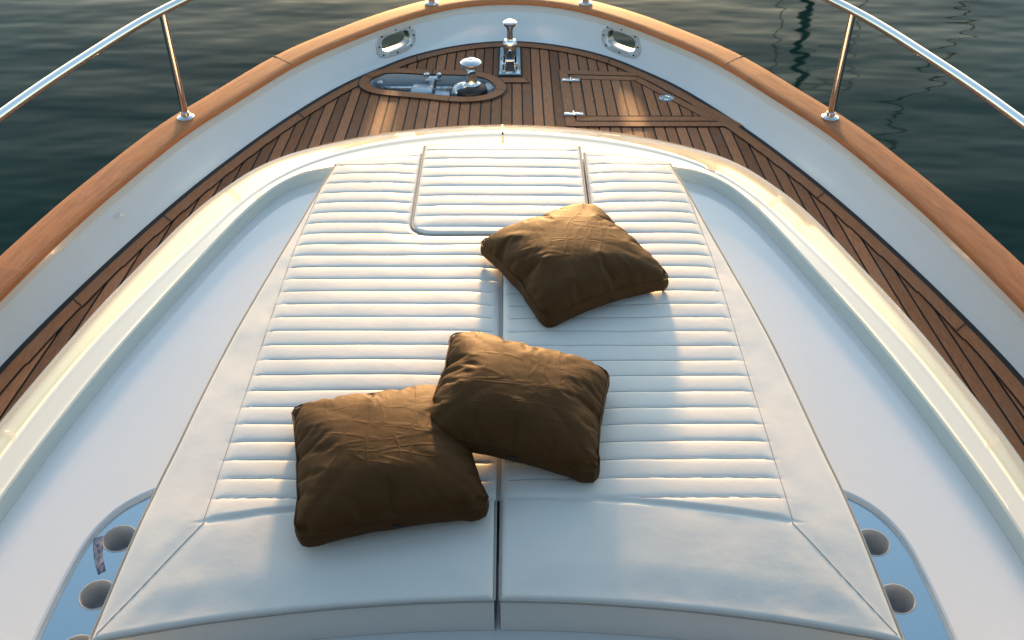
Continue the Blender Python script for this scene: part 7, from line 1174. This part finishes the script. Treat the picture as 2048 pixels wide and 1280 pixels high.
     228,29,26,24,22,21,19,18,16,14,13,11,10,9,7,7,6,5,4,4,4,3,2,1,1,1,0,-1,-1,-2,-2,-2,-2,-2,-3,-3,-4,-5,-6,-7,-8,-10,-12,-13,-15,-17,-20,-21,-23,-23,-28,-27,-23,
     229,23,27,30,22,21,21,15,15,15,14,11,10,9,8,6,6,5,5,3,4,3,2,1,1,1,0,-1,-1,-1,-2,-2,-2,-3,-2,-3,-4,-5,-6,-8,-9,-10,-12,-13,-15,-18,-19,-21,-23,-24,-25,-25,-27,
     230,28,26,19,23,22,23,23,14,14,12,11,10,9,7,7,6,5,4,4,3,3,2,2,1,0,0,0,-1,-1,-2,-2,-2,-2,-3,-3,-4,-5,-6,-8,-9,-11,-12,-13,-16,-17,-19,-25,-26,-25,-25,-25,-19,
     230,27,26,25,24,23,21,16,16,14,13,11,10,9,8,7,6,5,4,4,3,2,2,2,1,1,0,-1,0,-2,-1,-2,-2,-2,-3,-3,-4,-5,-6,-8,-9,-12,-12,-15,-17,-18,-19,-20,-23,-24,-23,-24,-27,
     229,18,26,26,26,26,26,17,15,14,12,12,10,10,8,6,6,5,4,4,3,2,2,2,1,0,1,-1,-1,-1,-1,-2,-2,-2,-3,-2,-4,-5,-8,-9,-16,-12,-11,-9,-17,-20,-20,-21,-22,-23,-22,-29,-20,
     228,21,29,26,25,24,19,19,16,15,14,12,11,10,7,7,6,4,4,4,2,3,2,1,1,1,0,0,-1,-1,-1,-2,-2,-2,-3,-2,-2,-10,-9,-10,-7,-6,-16,-17,-20,-20,-21,-21,-22,-22,-22,-28,-15,
     227,28,26,23,23,22,20,19,17,16,15,11,12,11,9,6,5,4,4,3,3,2,2,1,1,1,0,0,-1,-1,-1,-2,-2,-2,-2,-3,-3,-4,-6,-7,-8,-21,-20,-20,-21,-20,-21,-21,-21,-21,-21,-21,-11,
     224,29,24,24,21,22,20,21,17,17,16,16,12,9,8,6,5,4,3,3,3,2,2,1,1,1,0,0,-1,-1,-1,-2,-2,-2,-3,-3,-3,-5,-7,-8,-10,-9,-16,-18,-19,-19,-20,-21,-20,-21,-22,-22,-26,
     221,15,24,26,27,22,21,13,16,17,17,18,22,11,11,7,4,3,3,2,3,2,2,1,2,0,0,0,0,-1,-2,-1,-2,-3,-3,-3,-4,-5,-6,-8,-10,-15,-14,-12,-17,-18,-19,-20,-21,-26,-26,-25,-19,
     218,12,30,15,22,23,22,22,24,25,15,15,5,13,13,14,3,2,3,3,3,2,2,1,1,1,0,0,0,-1,-2,-1,-3,-2,-3,-4,-4,-5,-6,-10,-12,-8,-13,-14,-16,-17,-18,-20,-22,-23,-24,-25,-26,
     215,9,30,29,25,25,22,22,21,17,15,15,13,10,10,5,5,3,3,3,3,2,2,2,1,1,0,0,0,-1,-2,-2,-2,-3,-3,-4,-4,-6,-6,-8,-9,-11,-13,-13,-14,-16,-23,-22,-17,-24,-25,-24,-27,
     212,7,27,28,29,30,23,21,20,17,15,13,12,11,8,6,5,4,4,3,2,3,2,2,1,1,0,0,0,-1,-1,-2,-3,-3,-3,-4,-5,-5,-7,-7,-9,-11,-11,-13,-14,-16,-19,-20,-28,-25,-26,-26,-19,
     210,9,30,29,28,26,23,21,19,17,15,13,11,10,8,6,5,5,3,4,3,2,2,2,1,1,1,0,0,-1,-1,-2,-3,-3,-3,-4,-5,-6,-6,-7,-9,-10,-11,-12,-14,-17,-18,-20,-22,-24,-26,-25,-28,
     209,10,31,28,27,25,24,21,19,17,14,12,11,9,8,6,6,4,4,3,3,3,2,2,2,1,0,1,-1,0,-2,-2,-2,-3,-4,-4,-5,-5,-7,-7,-8,-9,-10,-13,-19,-18,-19,-14,-21,-22,-26,-26,-28,
     208,11,30,28,19,24,27,26,21,13,14,14,10,9,7,6,5,5,4,4,3,2,3,2,1,1,1,0,0,0,-1,-2,-3,-3,-4,-4,-5,-6,-6,-6,-8,-9,-13,-13,-11,-17,-18,-26,-22,-16,-28,-29,-23,
     208,11,27,27,30,23,18,22,22,22,12,11,9,8,7,6,5,5,4,3,4,2,3,2,1,2,0,1,0,-1,-1,-1,-3,-3,-4,-5,-5,-5,-6,-7,-7,-9,-9,-12,-14,-16,-17,-20,-21,-30,-28,-27,-21,
     208,20,29,27,26,22,21,20,18,14,12,11,9,8,7,6,5,5,4,4,3,3,2,2,2,1,1,0,0,0,0,-2,-2,-4,-4,-5,-5,-6,-6,-6,-7,-8,-10,-10,-14,-16,-18,-19,-22,-23,-27,-26,-29,
     208,29,25,25,23,22,20,18,13,14,14,12,9,8,7,6,5,5,4,4,3,2,2,2,2,2,1,-2,2,0,0,-2,-1,-3,-5,-6,-5,-6,-6,-6,-7,-7,-9,-10,-13,-16,-18,-20,-22,-24,-27,-30,-23,
     207,28,26,26,25,18,18,17,18,13,12,10,9,7,7,6,5,5,4,4,2,3,2,2,1,3,0,-3,3,0,1,-4,1,-1,-7,-5,-6,-6,-6,-6,-6,-7,-9,-9,-13,-15,-18,-20,-22,-28,-29,-30,-17,
     206,19,27,26,27,28,17,15,15,12,11,9,8,7,7,6,5,5,4,3,3,2,2,2,1,4,-1,-4,2,2,-4,3,-3,4,-9,-5,-6,-6,-6,-6,-6,-7,-7,-9,-12,-15,-17,-21,-29,-28,-28,-29,-11,
     205,22,29,26,25,18,23,14,14,11,10,9,7,7,6,6,6,5,4,2,2,2,2,2,1,3,-5,3,-2,2,-6,5,-1,6,-10,-5,-7,-6,-5,-6,-6,-6,-7,-8,-11,-13,-18,-28,-20,-27,-27,-31,-11,
     204,28,25,24,23,20,19,14,13,11,9,8,7,7,6,6,6,5,3,0,3,2,2,2,2,1,-7,4,0,0,-3,-4,8,-8,4,-8,-5,-6,-5,-6,-5,-6,-6,-8,-9,-11,-24,-18,-23,-26,-27,-31,-13,
     202,23,30,24,21,19,17,14,13,11,8,7,7,6,6,6,5,7,2,-2,3,2,2,2,2,2,-9,4,0,-1,-2,-6,5,-12,8,-2,-6,-5,-5,-5,-4,-6,-6,-7,-9,-12,-16,-20,-23,-26,-26,-30,-16,
     200,27,21,28,20,17,16,14,12,12,6,6,6,6,6,5,7,-2,8,-1,2,1,2,2,3,3,-11,3,2,-3,-2,-3,-3,-13,9,0,-3,-4,-4,-4,-4,-5,-5,-6,-10,-12,-15,-18,-20,-23,-29,-29,-18,
     197,21,28,21,23,16,15,13,14,7,6,6,5,6,5,5,4,-5,10,4,0,2,2,0,5,-5,2,-8,5,-2,-3,-4,-7,-14,10,3,-1,-2,-3,-3,-4,-5,-5,-6,-7,-14,-13,-16,-18,-20,-24,-25,-28,
     193,26,17,28,19,15,14,14,8,8,6,5,5,5,5,4,2,0,-2,13,0,1,2,1,1,-8,7,-5,2,-3,-4,-6,-8,-14,11,4,1,0,-2,-2,-4,-4,-5,-7,-8,-7,-15,-15,-18,-20,-25,-21,-26,
     188,18,28,17,24,14,14,8,9,8,6,4,4,3,7,2,1,-1,-4,14,3,2,1,1,-1,-10,8,0,-2,-3,-6,-7,-8,-14,11,6,3,0,0,-2,-2,-4,-5,-7,-7,-9,-8,-17,-16,-21,-23,-27,-16,
     182,24,15,26,17,14,8,10,9,6,3,7,4,3,4,-3,5,-3,-3,15,4,2,1,1,-8,-5,9,-1,-1,-3,-8,-7,-9,-14,12,7,5,1,2,-2,-2,-3,-6,-6,-6,-8,-9,-10,-20,-19,-27,-10,-23,
     175,22,20,19,14,8,10,9,9,0,9,7,3,3,4,-5,2,-7,10,9,5,2,0,-1,-10,1,7,-1,-1,-9,-4,-8,-8,-13,12,8,6,1,4,-5,-4,2,-6,-5,-7,-6,-6,-9,-14,-26,-10,-20,-21,
     169,7,22,19,7,14,9,9,9,6,-3,12,3,4,-3,1,-1,-7,12,8,7,1,1,-3,-11,7,3,-2,-3,-11,-3,-6,-8,-12,12,8,8,2,3,-8,4,-2,-9,-2,-6,-7,-11,-2,-9,-17,-24,-21,-4,
     163,-7,21,15,16,1,11,12,8,2,9,-1,9,4,-6,2,-2,-5,12,9,6,-3,4,-2,-11,7,4,-2,-6,-11,-4,-5,-6,-11,12,7,5,8,-4,2,-7,2,-3,-5,-7,-11,-1,-11,-3,-17,-18,-22,8,
     158,9,-15,14,16,15,-5,11,11,1,9,0,6,8,-8,-1,-1,-1,8,9,9,-5,5,0,-12,3,7,0,-10,-10,-6,-5,-5,-6,7,6,7,9,-5,3,-7,3,-6,-2,-10,0,-11,0,-8,-18,-17,12,-8,
     154,3,3,3,4,4,5,6,5,5,5,5,4,4,2,2,3,2,2,2,2,0,1,-1,0,-1,-1,-1,-2,-2,-3,-2,-1,-1,-1,0,0,0,-1,-1,-2,-3,-3,-4,-4,-5,-5,-5,-6,-3,-3,-2,-3]
]
def pillow_shape(k, n=52):
    q = np.cumsum(np.array(PILLOW_SHAPES[k]).reshape(3, n + 1, n + 1), 2).transpose(1, 2, 0) * .0003
    t = np.linspace(-.215, .215, n + 1); q[..., 0] += t[:, None]; q[..., 1] += t[None, :]
    sm = q[..., 2].copy()
    for _ in range(14): sm[1:-1, 1:-1] = (sm[:-2, 1:-1] + sm[2:, 1:-1] + sm[1:-1, :-2] + sm[1:-1, 2:]) / 4
    q[..., 2] = sm * .86 + (q[..., 2] - sm) * 1.7 + .022                             # crisper folds
    p = np.linspace(-1, 1, n + 1); U, V = np.meshgrid(p, p, indexing='ij')
    k = np.maximum(np.maximum(np.abs(U), np.abs(V)) / np.maximum((np.abs(U) ** 16 + np.abs(V) ** 16) ** (1 / 16), 1e-6), .965)
    q[..., 0] *= k; q[..., 1] *= k                                             # blunt corners
    low = q.copy(); e = 1 - np.abs(np.linspace(-1, 1, n + 1)); e = np.minimum(np.minimum(e[:, None], e[None, :]) / .3, 1)
    low[..., 2] = np.maximum(q[..., 2] - .046, .004) * (1 - e) + .004 * e      # the flat underside
    low[..., 2] = np.minimum(low[..., 2], q[..., 2] - .030)
    return np.stack([q, low])
def pillow(name, label, corners, z0, k, tilt=(0, 0)):
    """corners: TL, TR, BR, BL of the cover in plan (x, y)"""
    n = 52; g = pillow_shape(k); C = [np.array(c) * 1.032 for c in corners]; cen = sum(C) / 4
    root = empty(name, (cen[0], cen[1], z0), label, 'pillow', 'brown scatter pillows on the sunpad')
    cs = g.mean(0); hx = .25 * (cs[-1, 0, 0] + cs[-1, -1, 0] - cs[0, 0, 0] - cs[0, -1, 0]); hy = .25 * (cs[0, -1, 1] + cs[-1, -1, 1] - cs[0, 0, 1] - cs[-1, 0, 1])
    ox, oy = .25 * (cs[0, 0] + cs[0, -1] + cs[-1, 0] + cs[-1, -1])[:2]
    a = ((g[..., 0] - ox) / hx + 1) / 2; b = 1 - ((g[..., 1] - oy) / hy + 1) / 2
    Q = [C[0][q] * (1 - a) * (1 - b) + C[1][q] * a * (1 - b) + C[2][q] * a * b + C[3][q] * (1 - a) * b for q in (0, 1)]
    Z = z0 - .006 + g[..., 2] + tilt[0] * (Q[0] - cen[0]) + tilt[1] * (Q[1] - cen[1])
    mb = MB(); I = lambda t, i, j: t * (n + 1) ** 2 + i * (n + 1) + j
    mb.v = [(float(Q[0][t, i, j]), float(Q[1][t, i, j]), float(Z[t, i, j])) for t in (0, 1) for i in range(n + 1) for j in range(n + 1)]
    mb.f = [(I(t, i, j), I(t, i + 1, j), I(t, i + 1, j + 1), I(t, i, j + 1)) for t in (0, 1) for i in range(n) for j in range(n)]
    rg = [(i, 0) for i in range(n)] + [(n, j) for j in range(n)] + [(i, n) for i in range(n, 0, -1)] + [(0, j) for j in range(n, 0, -1)]
    for q in range(len(rg)):
        p = rg[q]
        o1 = np.array([Q[0][0][p] - cen[0], Q[1][0][p] - cen[1]]); o1 *= .007 / np.linalg.norm(o1)
        mb.v.append((float(Q[0][0][p] + o1[0]), float(Q[1][0][p] + o1[1]), float(Z[0][p] * .5 + Z[1][p] * .5)))
    mid0 = 2 * (n + 1) ** 2
    for q in range(len(rg)):
        p, r = rg[q], rg[(q + 1) % len(rg)]; m1, m2 = mid0 + q, mid0 + (q + 1) % len(rg)
        mb.f += [(I(0, *p), I(0, *r), m2, m1), (m1, m2, I(1, *r), I(1, *p))]
    o = mb.build('pillow_cover', M['fabric'], root, angle=180)
    sd = o.modifiers.new('smooth', 'SUBSURF'); sd.levels = sd.render_levels = 1
    pb = MB(); pb.tube([mb.v[I(0, *p)] for p in rg + rg[:1]], .0026, 6, cap=False); pb.build('seam_piping', M['fabric'], root)
    zp = MB()
    for dx, dy in ((0, 0), (.012, -.002)):
        zp.box((mb.v[mid0 + n // 2][0] + dx, mb.v[mid0 + n // 2][1] + dy, mb.v[mid0 + n // 2][2]), (.012, .005, .004), .3, .001)
    zp.build('zip_pull', M['black'], root)
    return root
pillow('scatter_pillow', 'dark brown square pillow lying cornerwise, topmost of the three on the sunpad', [(-.10, 2.735), (.268, 2.955), (.487, 2.545), (.105, 2.345)], PZ + .002, 2)
pillow('scatter_pillow', 'brown square pillow overlapping a corner of another pillow, in the middle of the sunpad', [(-.158, 2.20), (.260, 2.095), (.205, 1.725), (-.212, 1.81)], PZ + .025, 1, (-.13, .03))
pillow('scatter_pillow', 'brown square pillow partly under another pillow, nearest the aft edge of the sunpad', [(-.578, 1.955), (-.165, 2.03), (-.062, 1.615), (-.492, 1.525)], PZ + .002, 0)

# ------------------------------------------------------------------ water
mb = MB(); S = 900
mb.quad((-S, -S, -1.75), (S, -S, -1.75), (S, S, -1.75), (-S, S, -1.75))
tag(mb.build('sea_water', M['water'], None, smooth=False), kind='structure')

# a sailing yacht moored off the bow; the photograph shows only its rigging mirrored in the water
sy = empty('sailing_yacht', (6.6, 22, -1.75), 'dark sailing yacht off the starboard bow, its rigging mirrored as squiggles in the water', 'yacht')
mb = MB(); rows = []
for q in np.linspace(-1, 1, 25):
    bw = 1.5 * (1 - max(q, 0) ** 2.2) * (1 - .25 * max(-q, 0) ** 2) + .02; zt = -.7 + .35 * max(q, 0) ** 2
    rows.append([(6.6 + 5 * q, 22 + bw * a, z) for a, z in ((-.55, -1.9), (-.85, -1.5), (-1, zt), (0, zt + .06), (1, zt), (.85, -1.5), (.55, -1.9))])
mb.loft(rows, closed_v=True, cap=True); mb.build('hull', M['navy'], sy)
mb = MB(); mb.tube([(6.65, 22, -.7), (6.65, 22, 6), (6.65, 22, 12)], [.10, .09, .06], 14); mb.build('mast', M['navy'], sy)
mb = MB(); mb.tube([(6.6, 22, .3), (2.9, 22, .35)], .08, 12); mb.build('boom', M['navy'], sy)
for zz, hw in ((4.0, .8), (7.6, .6)):
    mb = MB(); mb.tube([(6.65 - hw, 21.2, zz), (6.65, 22, zz + .03), (6.65 + hw, 21.2, zz)], .035, 8); mb.build('spreader', M['navy'], sy)
for sx in (-1, 1):
    mb = MB(); mb.tube([(6.65 + sx * .9, 20.9, -.7), (6.65 + sx * .8, 21.2, 4.0), (6.65 + sx * .6, 21.2, 7.6), (6.65, 22, 11.8)], .016, 6); mb.build('shroud', M['navy'], sy)
mb = MB(); mb.tube([(11.5, 22, -.5), (6.65, 22, 11.8)], .05, 8); mb.build('furled_sail', M['navy'], sy)

# ------------------------------------------------------------------ light and camera
EL, AZ = 7.5, 0
w = bpy.data.worlds.new('World'); scn.world = w; w.use_nodes = True
nt = w.node_tree; bg = nt.nodes['Background']
sky = nt.nodes.new('ShaderNodeTexSky'); sky.sky_type = 'NISHITA'; sky.sun_disc = False
sky.sun_elevation = R(EL); sky.sun_rotation = R(AZ); sky.dust_density = .9; sky.ozone_density = 1.0
nt.links.new(mixc(nt, 1.0, sky.outputs[0], (1.0, 1.0, .95), 'MULTIPLY'), bg.inputs[0]); bg.inputs[1].default_value = .15
sl = bpy.data.lights.new('sun', 'SUN'); sl.energy = 2.5; sl.angle = R(5); sl.color = (1, .57, .25)
so = bpy.data.objects.new('sun', sl); col.objects.link(so); so.rotation_euler = (R(EL - 90), 0, R(-AZ))
cam = bpy.data.cameras.new('camera'); co_ = bpy.data.objects.new('camera', cam); col.objects.link(co_)
co_.location = (0, 0, 2.6); co_.rotation_euler = (R(90 - 38.9), 0, 0)
cam.sensor_width = 36; cam.lens = 2030 / 2048 * 36; cam.clip_start = .05; cam.clip_end = 3000
scn.camera = co_
scn.view_settings.view_transform = 'Standard'; scn.view_settings.look = 'None'
scn.view_settings.exposure = 1.68; scn.view_settings.gamma = 1
